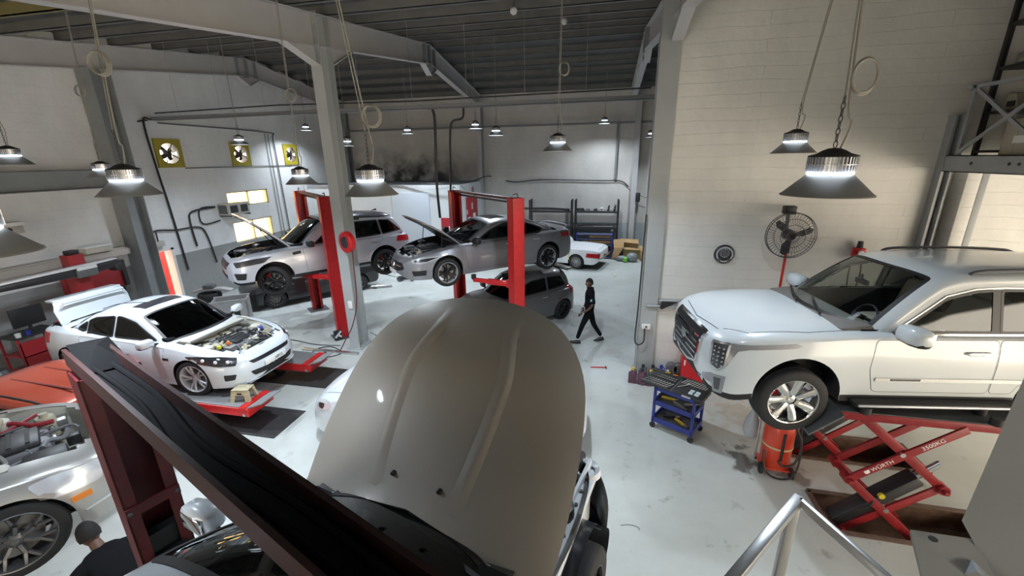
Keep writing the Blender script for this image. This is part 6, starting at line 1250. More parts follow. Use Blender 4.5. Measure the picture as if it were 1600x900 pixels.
t = thing('scrap_panel', 'dented pale bumper piece lying on the stacked tyres', 'car part', (-12.1, 10.6, .70), R(20)); MB().prism([(-.6, 0), (-.3, .08), (.3, .08), (.6, 0), (.5, -.05), (.2, .02), (-.2, .02), (-.5, -.05)], -.12, .12, 'y').build('panel_shell', GB, t, bevel=.01); MB().box((-.2, -.16, .08), (.1, .1, .2)).build('bracket_piece', DGREY, t, bevel=.02)
# black lever jack and pipe pieces on the floor beyond the column
t = thing('exhaust_piece', 'bent exhaust pipe piece lying on the floor beyond the column', 'pipe', (-8.3, 13.7, .06), R(20)); MB().tube(arc([(-.8, 0, 0), (-.3, .05, 0), (.1, -.05, .02), (.7, .05, 0)], 5), .05, 10).build('exhaust_pipe', STEEL, t, smooth=True); MB().lathe([(.05, 0), (.09, .02), (.09, .14), (.05, .16)], 14, 'x', c=(.0, 0, .01)).build('exhaust_muffler', DGREY, t, smooth=True)
t = thing('trolley_jack', 'low black trolley jack on the floor behind the column', 'jack', (-7.5, 14.9, 0), R(15)); MB().box((-.35, -.14, .06), (.3, -.1, .15)).box((-.35, .1, .06), (.3, .14, .15)).box((-.3, -.1, .06), (-.1, .1, .13)).build('jack_frame', BLACKM, t, bevel=.01); MB().bar((-.3, 0, .12), (-.9, 0, .3), .035, .035).build('jack_handle', STEEL, t); MB().lathe([(0, .03), (.06, .03), (.05, 0)], 14, c=(.22, 0, .15)).build('jack_saddle', DGREY, t)
for sx in (-.25, .25):
    for sy in (-.17, .17): MB().lathe([(0, .02), (.06, .02), (.06, -.02), (0, -.02)], 14, 'y', c=(sx, sy, .06)).build('jack_wheel', DGREY, t)
t = thing('trolley_jack', 'small black and red jack at the foot of the central column', 'jack', (-5.55, 9.55, 0), R(70)); MB().box((-.25, -.12, .05), (.25, .12, .14)).build('jack_frame', BLACKM, t, bevel=.02); MB().bar((.1, 0, .15), (.4, 0, .26), .06, .05).build('jack_arm', RED, t); MB().bar((-.25, 0, .12), (-.5, 0, .34), .03, .03).build('jack_handle', STEEL, t)
for sy in (-.13, .13): MB().lathe([(0, .02), (.05, .02), (.05, -.02), (0, -.02)], 14, 'y', c=(-.2, sy, .05)).build('jack_wheel', DGREY, t)
# hose reel on the central column
t = thing('hose_reel', 'round red hose reel on the central column', 'hose reel', (-5.74, 8.62, 2.80), R(-25)); MB().lathe([(.10, -.07), (.23, -.07), (.25, -.05), (.25, .05), (.23, .07), (.10, .07)], 28, 'y').build('reel_drum', RED, t, smooth=True); MB().lathe([(0, -.09), (.12, -.09), (.14, -.072), (.14, .0)], 20, 'y').build('reel_hub', BLACKM, t, smooth=True); MB().bar((-.18, .0, -.05), (-.02, .0, 0), .06, .06).bar((-.1, .08, .0), (-.1, .2, .05), .05, .05).build('reel_bracket', BLACKM, t)
MB().tube(arc([(.2, -.02, -.1), (.22, -.05, -.6), (.2, -.08, -1.4), (.08, -.2, -2.0), (-.15, -.3, -2.4), (-.4, -.35, -2.76)], 6), .012, 6).build('reel_hose', DRED, t, smooth=True)
cable('floor_cable', [(-6.45, 8.55, .015), (-6.8, 8.3, .012), (-7.0, 8.5, .012), (-6.7, 8.75, .012), (-6.2, 8.45, .012), (-6.5, 8.1, .012)], .012, BLACKM, 'black cable loop on the floor before the central column')
cable('floor_cable', [(-8.9, 8.9, .012), (-8.0, 8.95, .012), (-7.2, 8.8, .012), (-6.5, 8.85, .012)], .012, BLACKM, 'straight black cable on the floor left of the central column')
t = thing('lift_foot_guard', 'white and black safety lock box on the near red lift post', 'lock box', (-6.75, 9.17, .0), R(49)); MB().box((-.10, -.04, .02), (.10, .04, .28)).build('box_case', BLACKM, t, bevel=.01); MB().bar((-.08, -.045, .1), (.08, -.045, .26), .012, .05).bar((.08, -.045, .1), (-.02, -.045, .18), .012, .05).build('warning_cross', PB, t)
# floor kerb at the column
tag(MB().box((-7.3, 8.42, 0), (-5.75, 8.52, .05)).build('floor_channel', STEEL, bevel=.005), 'low metal floor channel before the central column', 'channel')
# ---- wheel aligner on the left
t = thing('wheel_aligner', 'wheel aligner with long black camera beam on a red post', 'wheel aligner', (-12.45, 7.5, 0)); MB().box((-.14, -.16, 0), (.14, .16, 2.55)).build('aligner_post', RED if 0 else mat('aligner_red', (.30, .02, .025), .45), t, bevel=.01); MB().box((-.4, -.35, 0), (.4, .35, .08)).build('aligner_base', BLACKM, t, bevel=.02)
MB().prism([(-1.7, 2.13), (-1.6, 2.10), (-.2, 2.06), (.2, 2.06), (.75, 2.10), (.8, 2.25), (.7, 2.28), (-.2, 2.24), (-1.7, 2.22)], .16, .34, 'x').build('camera_beam', BLACKM, t, bevel=.03); MB().prism([(-1.7, 2.23), (-.2, 2.25), (.72, 2.285), (.70, 2.32), (-.2, 2.31), (-1.7, 2.27)], .17, .33, 'x').build('beam_top_cover', mat('aligner_white', (.6, .6, .6), .4), t, bevel=.01)
MB().box((.15, -.22, 2.02), (.38, .22, 2.22)).build('beam_clamp', DGREY, t, bevel=.03); MB().box((.34, -.2, 2.2), (.40, .2, 2.28)).build('name_plate', mat('aligner_white', (.6, .6, .6), .4), t, bevel=.01); MB().box((.05, .62, 1.98), (.36, .82, 2.2)).build('camera_head', BLACKM, t, bevel=.05); MB().box((-.1, -.1, 2.55), (.1, .12, 2.65)).build('post_cap', BLACKM, t, bevel=.02)
t = thing('tool_board', 'dark red tool board behind the open boot of the saloon', 'board', (-13.12, 8.0, 1.35)); MB().box((-.08, -.45, 0), (.08, .95, .72)).build('board_panel', mat('aligner_red', (.30, .02, .025), .45), t, bevel=.01); MB().box((.08, .85, .0), (.14, .95, .72)).build('board_post', BLACKM, t)
for y in (-.4, .85): MB().bar((0, y, -1.34), (0, y, .1), .06, .06).build('board_leg', BLACKM, t)
t = thing('workshop_trolley', 'red workshop trolley with a screen at the far left', 'trolley', (-12.55, 6.35, 0)); AR = mat('aligner_red', (.30, .02, .025), .45)
for z in (.18, .55, .98): MB().box((-.3, -.4, z), (.3, .4, z + .04)).build('trolley_shelf', AR if z < .9 else BLACKM, t, bevel=.008)
for sx in (-.28, .28):
    for sy in (-.38, .38): MB().bar((sx, sy, .08), (sx, sy, 1.0), .04, .04).build('trolley_post', AR, t); MB().lathe([(0, .02), (.045, .02), (.045, -.02), (0, -.02)], 12, 'y', c=(sx, sy, .045)).build('caster', BLACKM, t)
MB().box((.26, -.38, .24), (.30, .1, .9)).build('trolley_door', AR, t)
o = thing('monitor', 'black monitor standing on the red trolley', 'monitor', (-12.65, 6.45, 1.02)); MB().box((-.02, -.28, .12), (.03, .30, .55)).build('screen_case', BLACKM, o, bevel=.01); MB().box((-.1, -.12, 0), (.1, .12, .02)).bar((0, 0, .02), (0, 0, .2), .05, .05).build('screen_stand', BLACKM, o)
for k, (y, m_, lab, n_, ct_) in enumerate(((6.05, STF[3], 'white cup on the red trolley', 'cup', 'cup'), (6.22, BLUE, 'blue tape roll on the red trolley', 'tape_roll', 'tape'), (6.75, DGREY, 'grey power tool on the red trolley', 'power_tool', 'tool'))):
    t = thing(n_, lab, ct_, (-12.35, y, 1.021)); MB().lathe([(.02, 0), (.045, 0), (.05, .09), (.044, .09), (.04, .01), (.02, .01)], 14).build('shell', m_, t, smooth=True)
    if n_ == 'power_tool': MB().bar((0, 0, .07), (.0, .2, .09), .06, .06).build('tool_barrel', RED, t, bevel=.01)
# parts heap at the far left
for k, (x, y, z, s_, lab) in enumerate(((-12.2, 5.45, 0, .36, 'large dark gearbox casing on the floor at the far left'), (-11.7, 5.2, 0, .28, 'smaller dark pump casing on the floor at the far left'))):
    t = thing('gearbox_casing', lab, 'car part', (x, y, z)); MB().lathe([(0, 0), (s_ * .9, 0), (s_, s_ * .3), (s_ * .8, s_ * .9), (s_ * .45, s_ * 1.5), (0, s_ * 1.55)], 12).build('casing', mat('oily_metal', (.06, .06, .062), .4, metal=.5, noise=.4), t, bevel=.01)
    for j in range(5): a = 2 * PI * j / 5; MB().lathe([(0, .06), (.05, .06), (.06, 0)], 8, c=(s_ * .7 * math.cos(a), s_ * .7 * math.sin(a), s_ * .6)).build('casing_boss', DGREY, t)
# ---- shelves by the back wall
def rack(x0, x1, label):
    t = thing('shelf_rack', label, 'shelf', (x0, 20.3, 0)); w_ = x1 - x0
    for x in (.04, w_ - .04):
        for y in (.0, .6): MB().bar((x, y, 0), (x, y, 2.66), .08, .08).build('rack_post', BLACKM, t)
    for z in (.62, 1.38, 2.12):
        s_ = MB().box((0, -.03, z), (w_, .63, z + .025)).build('rack_board', mat('rack_board', (.16, .15, .15), .6), t); MB().box((.04, -.05, z - .05), (w_ - .04, -.02, z + .03)).build('rack_beam', BLACKM, s_)
    return t
rack(-3.45, -1.36, 'left black steel shelf rack by the back wall'); rack(-1.26, .80, 'right black steel shelf rack by the back wall')
rnd = random.Random(5)
desc = ('silver', 'black', 'dark grey')
for k, (x, w_, h, m_, lab) in enumerate(((-1.0, .22, .12, BLACKM, 'low black part at the left end of the right rack top shelf'), (-.62, .12, .14, STF[0], 'grey part on the right rack top shelf'), (-.28, .1, .1, BLACKM, 'small black part on the right rack top shelf'), (.0, .1, .16, STF[3], 'pale part on the right rack top shelf'), (.3, .05, .26, BLACKM, 'left one of two upright black plates on the top shelf'), (.58, .05, .26, BLACKM, 'right one of two upright black plates on the top shelf'))):
    t = thing('stored_part', lab, 'car part', (x, 20.4, 2.146)); MB().prism([(-w_, 0), (w_, 0), (w_ * 1.5 if h > .2 else w_ * .7, h), (0 if h > .2 else -w_ * .8, h * .9)], 0, .22, 'y').build('part_body', m_, t, bevel=.012); MB().box((-w_ * .4, -.012, h * .3), (w_ * .4, 0, h * .55)).build('part_face', DGREY, t)
t = thing('bumper_strip', 'long black trim strips laid on the right rack middle shelf', 'trim strip', (-1.1, 20.35, 1.406)); MB().tube(arc([(0, 0, .06), (.5, .05, .10), (1.1, 0, .08), (1.7, .05, .05)], 5), .045, 8).build('upper_strip', BLACKM, t, smooth=True); MB().box((.75, -.06, 0), (1.65, .2, .045)).build('flat_panel', STF[0], t, bevel=.01)
tag(MB().tube(arc([(-3.9, 20.4, 2.23), (-2.6, 20.4, 2.25), (-1.5, 20.4, 2.2)], 4), .05, 8).build('exhaust_tube', BLACKM, smooth=True), 'long black tube lying on the left rack top shelf', 'tube')
t = thing('blue_bin_rack', 'blue frame rack holding cardboard rolls below the right shelves', 'rack', (-1.1, 19.75, 0))
for x in (0, 1.65):
    for y in (0, .35): MB().bar((x, y, 0), (x, y, 1.18), .05, .05).build('frame_post', BLUE, t)
for z in (.05, .34, .62, .90, 1.12): MB().box((0, -.02, z), (1.65, .37, z + .03)).build('frame_shelf', mat('blue_shelf', (.10, .12, .22), .5), t)
for x, y, z, r_, L_, m_, lab in ((-.5, 19.9, 1.03, .085, .95, CARD, 'upper brown cardboard roll in the blue rack'), (-.5, 19.9, .77, .11, .95, CARD, 'lower brown cardboard roll in the blue rack'), (-.85, 19.9, .74, .08, .3, PB, 'short white roll in the blue rack'), (-.1, 19.9, .47, .09, .6, BLACKM, 'black roll low in the blue rack')):
    t = thing('cardboard_roll', lab, 'roll', (x, y, z)); MB().lathe([(r_ * .4, 0), (r_, 0), (r_, L_), (r_ * .4, L_), (r_ * .4, 0)], 16, 'x').build('roll_body', m_, t, smooth=True); MB().lathe([(r_ * .38, -.005), (r_ * .42, -.005), (r_ * .42, L_ + .005), (r_ * .38, L_ + .005)], 14, 'x').build('roll_core', STF[1], t)
for k, (x, y, z, w_, d_, h, rz, lab) in enumerate(((1.5, 20.1, .0, .9, .5, .55, 5, 'large cardboard box in the heap by the back wall'), (1.35, 20.15, .56, .8, .4, .3, -8, 'flattened cardboard on top of the heap by the back wall'), (2.05, 19.5, 0, .4, .4, .5, 15, 'small cardboard box right of the heap by the back wall'))):
    t = thing('cardboard_box', lab, 'box', (x, y, z), R(rz)); MB().box((-w_ / 2, -d_ / 2, 0), (w_ / 2, d_ / 2, h)).build('carton', mat('yellow_card', (.58, .48, .22), .8) if k == 0 else CARD, t, bevel=.01); MB().add([(-w_ / 2, -d_ / 2, h), (w_ / 2, -d_ / 2, h), (w_ / 2 + .05, -d_ / 2 - .16, h - .1), (-w_ / 2 - .02, -d_ / 2 - .14, h - .06)], [(0, 1, 2, 3)]).build('carton_flap', CARD, t)
t = thing('dust_sheet', 'brown paper sheet hanging off the cardboard heap', 'paper', (.84, 19.7, 0)); MB().add([(-.25, .1, .92), (.25, .12, .95), (.22, -.12, .6), (-.2, -.1, .55), (-.3, -.1, .05), (-.05, -.16, .1)], [(0, 1, 2, 3), (3, 2, 5, 4)]).build('paper_sheet', CARD, t); MB().box((-.25, .12, 0), (.2, .16, .9)).build('dark_board', BLACKM, t)
BAGM = mat('grey_bag', (.28, .29, .31), .3, noise=.2, nscale=8, bump=.8, bscale=12)
t = thing('rubbish_bag', 'grey plastic bag with a green bottle before the cardboard', 'bag', (1.35, 19.35, 0)); MB().sphere((.1, 0, .2), .24, 14, 10, (1.1, .9, .9)).build('bag_body', BAGM, t, smooth=True); MB().sphere((-.35, .05, .13), .17, 12, 8, (1.5, .9, .75)).build('bag_fold', BAGM, t, smooth=True); MB().lathe([(0, 0), (.1, 0), (.1, .15), (.04, .2), (0, .2)], 12, c=(-.2, -.18, .05)).build('green_bottle', mat('green_plastic', (.2, .6, .08), .4), t, smooth=True)
t = thing('wall_phone', 'black wall phone on the back wall pier', 'phone', (1.62, 20.72, 2.55)); MB().box((-.1, -.08, 0), (.1, .02, .42)).build('phone_body', BLACKM, t, bevel=.02); MB().tube([(0, -.06, 0), (-.02, -.06, -1.2), (-.05, -.1, -2.3)], .012, 6).build('phone_cord', BLACKM, t); MB().tube(arc([(.1, -.04, .3), (.3, -.04, .2), (.5, -.02, .25)], 4), .01, 6).build('feed_cable', BLACKM, t)
# ---- bottles by the partition column
def bottle(x, y, m_, cm, label, h=.3, w_=.085, name='oil_bottle'):
    t = thing(name, label, 'bottle', (x, y, 0), R(random.uniform(-20, 20))); MB().box((-w_, -w_ * .6, 0), (w_, w_ * .6, h * .72)).build('bottle_body', m_, t, bevel=.02); MB().lathe([(w_ * .7, h * .70), (.03, h * .86), (.03, h * .9)], 12).build('bottle_neck', m_, t, smooth=True); MB().lathe([(0, h * 1.04), (.034, h * 1.04), (.036, h * .9), (0, h * .9)], 12).build('bottle_cap', cm, t, smooth=True)
    MB().tube(arc([(w_ * .3, 0, h * .72), (w_ * .9, 0, h * .85), (w_ * .35, 0, h * .92)], 4), .012, 6).build('bottle_handle', m_, t)
for a in ((.80, 8.28, PURP, YELL, 'first purple oil bottle, by the column, with yellow cap'), (.98, 8.24, PURP, BLACKM, 'second purple oil bottle from the left, with black cap'), (1.16, 8.22, PURP, YELL, 'third purple oil bottle from the left, with yellow cap'), (1.02, 8.44, DGREY, BLACKM, 'grey bottle behind the purple bottles'), (1.22, 8.46, DGREY, BLACKM, 'second grey bottle behind, next to the blue one')): bottle(*a, h=.34)
bottle(1.38, 8.4, mat('blue_bottle', (.02, .06, .42), .4), BLUE, 'blue bottle beside the purple oil bottles', .38)
for x, y, m_, lab, n_ in ((1.52, 8.42, YELL, 'yellow spray can right of the blue bottle', 'spray_can'), (1.60, 8.28, RED, 'short red can behind the tool tray', 'red_can'), (1.46, 8.22, BLACKM, 'short black can behind the tool tray', 'black_can')):
    t = thing(n_, lab, 'can', (x, y, 0)); MB().lathe([(0, 0), (.05, 0), (.05, .2), (.035, .23), (.0, .23)], 14).build('can_body', m_, t, smooth=True); MB().lathe([(0, .28), (.025, .28), (.028, .23)], 12).build('can_cap', PB, t, smooth=True)
for x, lab in ((1.60, 'left one of two black filter drums beside the red cabinet'), (1.74, 'right one of two black filter drums beside the red cabinet')):
    t = thing('filter_drum', lab, 'filter', (x, 8.52, .0), 0, 'filter drums'); MB().lathe([(0, -.07), (.1, -.07), (.115, -.05), (.115, .05), (.1, .07), (0, .07)], 20, 'y', c=(0, 0, .3)).build('drum_body', DGREY, t, smooth=True); MB().box((-.07, -.06, 0), (.07, .06, .2)).build('drum_stand', BLACKM, t)
t = thing('paper_towels', 'crumpled white paper towels beside the red cabinet', 'paper', (1.66, 8.18, 0)); MB().sphere((0, 0, .1), .12, 9, 6, (1, .8, .8)).build('towel_wad', PB, t); MB().sphere((.1, .02, .2), .09, 7, 5, (1.2, .8, .7)).build('towel_wad', PB, t)
# red cabinet
t = thing('parts_cabinet', 'red service cabinet under the nose of the white SUV', 'cabinet', (1.98, 8.42, 0), R(-6)); CR = mat('cabinet_red', (.52, .012, .02), .35)
MB().box((-.22, -.2, .03), (.22, .2, 1.0)).build('cabinet_body', CR, t, bevel=.01); MB().box((-.20, -.212, .06), (.20, -.2, .88)).build('cabinet_door', CR, t, bevel=.004); MB().box((-.2, -.17, 1.0), (.2, .17, 1.03)).build('cabinet_top_tray', DGREY, t, bevel=.01); MB().box((-.18, -.222, .52), (-.155, -.21, .64)).build('door_handle', PB, t, bevel=.004)
text('lettering', 'WÜRTH', .085, PB, t, frame((.02, -.215, .78), (1, 0, 0), (0, 0, 1))); MB().prism([(-.035, .03), (.035, .03), (.035, -.01), (.018, -.03), (-.018, -.03), (-.035, -.01)], -.001, .001, 'z').build('logo_shield', PB, t).matrix_local = frame((-.165, -.215, .78), (1, 0, 0), (0, 0, 1)); text('lettering', 'WÜRTH', .085, PB, t, frame((-.222, 0, .80), (0, 0, 1), (0, 1, 0)))
t = thing('tool_clamp', 'small black clamp on top of the red cabinet', 'tool', (2.0, 8.42, 1.031)); MB().box((-.05, -.03, 0), (.05, .03, .06)).build('clamp_body', BLACKM, t, bevel=.01); MB().tube([(0, 0, .05), (.06, 0, .14)], .012, 8).build('clamp_lever', STEEL, t)
t = thing('canister', 'white canister on the floor right of the red cabinet', 'canister', (2.42, 8.38, 0), R(10)); MB().box((-.17, -.12, 0), (.17, .12, .24)).build('canister_body', STF[3], t, bevel=.05); MB().lathe([(0, .29), (.03, .29), (.035, .23)], 10, c=(.1, 0, 0)).build('canister_cap', BLACKM, t)
# ---- blue tool cart with the tool tray
t = thing('tool_cart', 'blue three-shelf tool cart beside the white SUV', 'tool cart', (1.45, 6.78, 0), R(-31)); ct = t
for sx in (-.33, .33):
    for sy in (-.22, .22): MB().bar((sx, sy, .10), (sx, sy, .80), .04, .04).build('cart_post', BLUE, t); MB().lathe([(0, .018), (.05, .018), (.05, -.018), (0, -.018)], 14, 'y', c=(sx, sy, .05)).build('caster', RUBBER, t, smooth=True)
for z in (.14, .48, .76):
    s_ = MB().box((-.34, -.23, z), (.34, .23, z + .015)).build('cart_shelf', DGREY, t)
    MB().box((-.35, -.24, z - .01), (.35, -.225, z + .08)).box((-.35, .225, z - .01), (.35, .24, z + .08)).box((-.35, -.24, z - .01), (-.335, .24, z + .08)).box((.335, -.24, z - .01), (.35, .24, z + .08)).build('shelf_rim', BLUE, s_, fix=False)
MB().tube([(.35, -.2, .78), (.43, -.2, .78), (.43, .2, .78), (.35, .2, .78)], .015, 8).build('cart_handle', BLACKM, t)
tr = thing('tool_case', 'open black tool case lying across the blue cart', 'tool case', (1.40, 6.80, .845), R(-31)); TC = mat('case_black', (.022, .022, .024), .5)
for (x0, x1) in ((-.52, -.01), (.01, .52)):
    MB().box((x0, -.30, 0), (x1, .30, .04)).build('case_half', TC, tr, bevel=.012)
MB().box((-.012, -.28, .005), (.012, .28, .03)).build('case_hinge', DGREY, tr)
MB().box((.2, -.3, .015), (.34, -.325, .035)).build('case_latch', STEEL, tr)
base = Matrix.Translation((1.40, 6.80, .886)) @ Matrix.Rotation(R(-31), 4, 'Z')
proto = None
def put(o, x, y, rz): o.matrix_world = base @ Matrix.Translation((x, y, 0)) @ Matrix.Rotation(rz, 4, 'Z')
wr = []
def wrench(L_): 
    t = thing('spanner', '', 'spanner', (0, 0, 0)); t.empty_display_size = .02
    MB().bar((-L_ / 2, 0, .004), (L_ / 2, 0, .004), .012, .007).build('spanner_shaft', CHROME, t); MB().lathe([(.007, 0), (.014, 0), (.014, .008), (.007, .008), (.007, 0)], 10, c=(L_ / 2, 0, 0)).build('ring_end', CHROME, t); MB().prism([(-.0, -.013), (-.024, -.013), (-.018, -.005), (-.008, 0), (-.018, .005), (-.024, .013), (0, .013)], 0, .008).build('open_end', CHROME, t, loc=(-L_ / 2, 0, 0)); return t
sp = wrench(.17)
for k in range(9):
    o = sp if k == 0 else copy_tree(sp); tag(o, '%s spanner from the left in the near row of the tool case' % ORD[k], 'spanner', 'spanners in the near half'); put(o, -.46 + .05 * k, -.18, R(70))
sp2 = wrench(.15)
for k in range(10):
    o = sp2 if k == 0 else copy_tree(sp2); tag(o, '%s spanner from the left in the far row of the tool case' % ORD[k], 'spanner', 'spanners in the far half'); put(o, .08 + .042 * k, .14, R(75))
def sock(r_, h): 
    t = thing('socket', '', 'socket', (0, 0, 0)); MB().lathe([(r_ * .55, h), (r_, h), (r_, .0), (0, 0), (0, h * .4), (r_ * .55, h * .4)], 10).build('socket_body', CHROME, t, smooth=True); return t
sk = sock(.014, .03)
for k in range(22):
    o = sk if k == 0 else copy_tree(sk); tag(o, 'small chrome socket in a row across the tool case', 'socket', 'sockets in the tool case'); put(o, -.46 + .042 * (k % 11), -.02 + .07 * (k // 11), 0)
def driver(m_):
    t = thing('screwdriver', '', 'screwdriver', (0, 0, 0)); MB().lathe([(0, 0), (.012, .005), (.014, .05), (.010, .085), (0, .09)], 10, 'x', c=(0, 0, .014)).build('driver_handle', m_, t, smooth=True); MB().tube([(.09, 0, .014), (.18, 0, .014)], .004, 6).build('driver_blade', CHROME, t); return t
for k, (m_, lab) in enumerate(((YELL, 'yellow-handled screwdriver in the tool case'), (mat('orange_handle', (.6, .2, .03), .5), 'orange-handled screwdriver in the tool case'), (BLACKM, 'black-handled screwdriver in the tool case'))): o = driver(m_); tag(o, lab, 'screwdriver'); put(o, -.3 + .14 * k, .2, R(20))
for k, (x, y) in enumerate(((.30, -.2), (.39, -.2), (.30, -.12), (.39, -.12))):
    t = thing('bit_box', '%s pale blue bit box in the tool case' % ('front left', 'front right', 'back left', 'back right')[k], 'bit box', (0, 0, 0), 0, 'bit boxes'); MB().box((-.035, -.028, 0), (.035, .028, .018)).build('box_base', mat('bit_box_blue', (.55, .66, .72), .35), t, bevel=.004); MB().box((-.03, -.024, .018), (.03, .024, .022)).build('box_lid', mat('bit_box_lid', (.65, .76, .80), .3), t); put(t, x, y, 0)
t = thing('ratchet', 'long chrome ratchet in the middle of the tool case', 'ratchet', (0, 0, 0)); MB().bar((-.12, 0, .01), (.1, 0, .01), .016, .014).build('ratchet_handle', CHROME, t); MB().lathe([(0, .022), (.02, .022), (.022, 0), (0, 0)], 12, c=(.12, 0, 0)).build('ratchet_head', CHROME, t); put(t, .12, -.05, R(60))
cb = Matrix.Translation((1.45, 6.78, 0)) @ Matrix.Rotation(R(-31), 4, 'Z')
for k, (x, y, z, rz, m_, lab) in enumerate(((-.18, .0, .50, 15, YELL, 'yellow-gripped torch on the middle cart shelf'), (.05, -.1, .50, -20, STEEL, 'steel pliers on the middle cart shelf'), (.2, .05, .50, 40, STEEL, 'steel hammer on the middle cart shelf'), (-.12, .0, .16, 30, BLACKM, 'black power drill on the bottom cart shelf'), (.08, -.05, .16, -25, YELL, 'yellow power drill on the bottom cart shelf'))):
    t = thing('hand_tool', lab, 'tool', (0, 0, 0)); MB().bar((-.12, 0, .03), (.1, 0, .03), .045, .045).build('tool_body', m_, t, bevel=.012); MB().bar((.08, 0, .03), (.16, 0, .03), .025, .025).build('tool_tip', STEEL, t); 
    if 'drill' in lab: MB().bar((-.06, 0, .03), (-.09, .12, .03), .04, .05).build('tool_grip', BLACKM, t, bevel=.01)
    t.matrix_world = cb @ Matrix.Translation((x, y, z)) @ Matrix.Rotation(R(rz), 4, 'Z')
# ---- oil drainer under the SUV wheel
t = thing('oil_drainer', 'orange-red wheeled oil drainer below the front wheel of the white SUV', 'oil drainer', (2.74, 6.02, 0), R(-8)); OR = mat('drainer_red', (.68, .055, .02), .3, coat=.4)
MB().lathe([(0, .12), (.18, .12), (.20, .15), (.20, .80), (.17, .86), (0, .88)], 28).build('drain_tank', OR, t, smooth=True); MB().lathe([(.201, .45), (.206, .45), (.206, .48), (.201, .48)], 28).build('tank_band', mat('band_cream', (.6, .5, .3), .4), t)
MB().box((-.22, -.18, .09), (.22, .16, .12)).build('drainer_base', OR, t, bevel=.01)
for sx in (-.2, .2): MB().lathe([(0, .025), (.07, .025), (.085, .015), (.085, -.015), (.07, -.025), (0, -.025)], 18, 'x', c=(sx, -.16, .085)).build('drainer_wheel', RUBBER, t, smooth=True); MB().lathe([(0, .02), (.035, .02), (.035, -.02), (0, -.02)], 12, 'x', c=(sx, .16, .035)).build('drainer_caster', RUBBER, t)
MB().tube([(-.25, .05, .1), (-.25, .08, .95), (-.15, .1, 1.0)], .015, 8).build('push_handle', STEEL, t); MB().tube([(.02, -.205, .75), (.02, -.21, .3)], .02, 8).build('sight_tube', BLACKM, t)
MB().tube(arc([(.15, -.1, .85), (.25, -.16, .6), (.2, -.2, .3), (.06, -.22, .22), (-.01, -.22, .3)], 6), .016, 8).build('drain_hose', BLACKM, t, smooth=True); MB().tube(arc([(.24, -.05, .8), (.28, -.12, .4), (.2, -.24, .1), (0, -.28, .04), (-.16, -.24, .12), (-.2, -.15, .4)], 6), .014, 8).build('suction_hose', BLACKM, t, smooth=True)
t = thing('plastic_bag', 'clear plastic bag hanging beside the oil drainer', 'bag', (2.44, 6.25, .38)); MB().lathe([(0, 0), (.09, .02), (.12, .12), (.09, .3), (.03, .45), (.02, .5)], 12).build('bag_film', mat('bag_film', (.55, .60, .66), .25, trans=.3), t, smooth=True); MB().tube([(0, 0, .48), (.05, -.1, .6)], .006, 6).build('bag_string', PB, t)
# small things on the floor
t = thing('tee_bar', 'small red tee-bar lying on the floor near the walking man', 'tool', (.1, 8.82, .012), R(8)); MB().bar((-.18, 0, 0), (.18, 0, 0), .02, .02).build('tee_shaft', RED, t); MB().bar((.16, -.06, 0), (.16, .06, 0), .02, .02).build('tee_head', DRED, t)
t = thing('wire_piece', 'thin bent wire lying on the open floor', 'wire', (.55, 4.5, .004)); MB().tube(arc([(-.12, 0, 0), (0, .03, 0), (.1, .01, 0), (.11, -.03, 0)], 4), .003, 5).build('wire_strand', BLACKM, t)
# ---- landing rail and stair steel close to the camera
AL = mat('rail_aluminium', (.62, .64, .66), .3, metal=.6)
t = thing('landing_rail', 'square aluminium landing rail at the bottom right', 'railing', (.8, 1.52, 3.3))
A_, B_, C_ = Vector((.44, 1.10, 3.3)), Vector((.80, 1.52, 3.3)), Vector((.97, 1.16, 3.3)); O_ = Vector((.8, 1.52, 3.3))
MB().bar(A_ - O_, B_ - O_ + (B_ - A_).normalized() * .018, .036, .036).build('top_rail', AL, t, bevel=.003); MB().bar(B_ - O_ + Vector((.008, .0, 0)), C_ - O_ + (C_ - B_) * .5, .020, .036).build('return_rail', AL, t, bevel=.003); MB().bar((-.012, -.01, -.018), (-.012, -.01, -3.295), .034, .034).build('rail_post', AL, t, bevel=.003); MB().bar(A_ - O_ + Vector((-.008, -.02, -.018)), A_ - O_ + Vector((-.008, -.02, -3.295)), .034, .034).build('rail_post', AL, t, bevel=.003); MB().bar(C_ - O_ + Vector((-.012, .02, -.018)), C_ - O_ + Vector((-.012, .02, -3.295)), .03, .03).build('rail_post', AL, t, bevel=.003)
GST = mat('near_grey_steel', (.30, .33, .36), .5, noise=.06, nscale=4)
t = thing('stair_stringer', 'large grey steel stair stringer at the right picture edge', 'steel', (1.40, 1.59, 3.25))
q = [Vector(p) - Vector((1.40, 1.59, 3.25)) for p in ((1.40, 1.59, 3.25), (1.66, 1.85, 3.93), (1.92, 1.84, 3.93), (1.92, 1.42, 2.62), (1.62, 1.36, 2.80))]; n_ = Vector((.62, .68, -.38)).normalized() * .10
MB().bar((.34, -.1, -3.25), (.34, -.1, -.3), .12, .12).build('stringer_post', GST, t); MB().box((.2, -.24, -3.25), (.48, .04, -3.23)).build('post_foot', GST, t)
MB().add(q + [p + n_ for p in q], [(0, 1, 2, 3, 4), (9, 8, 7, 6, 5)] + [(i, i + 5, (i + 1) % 5 + 5, (i + 1) % 5) for i in range(5)]).build('stringer_plate', GST, t)
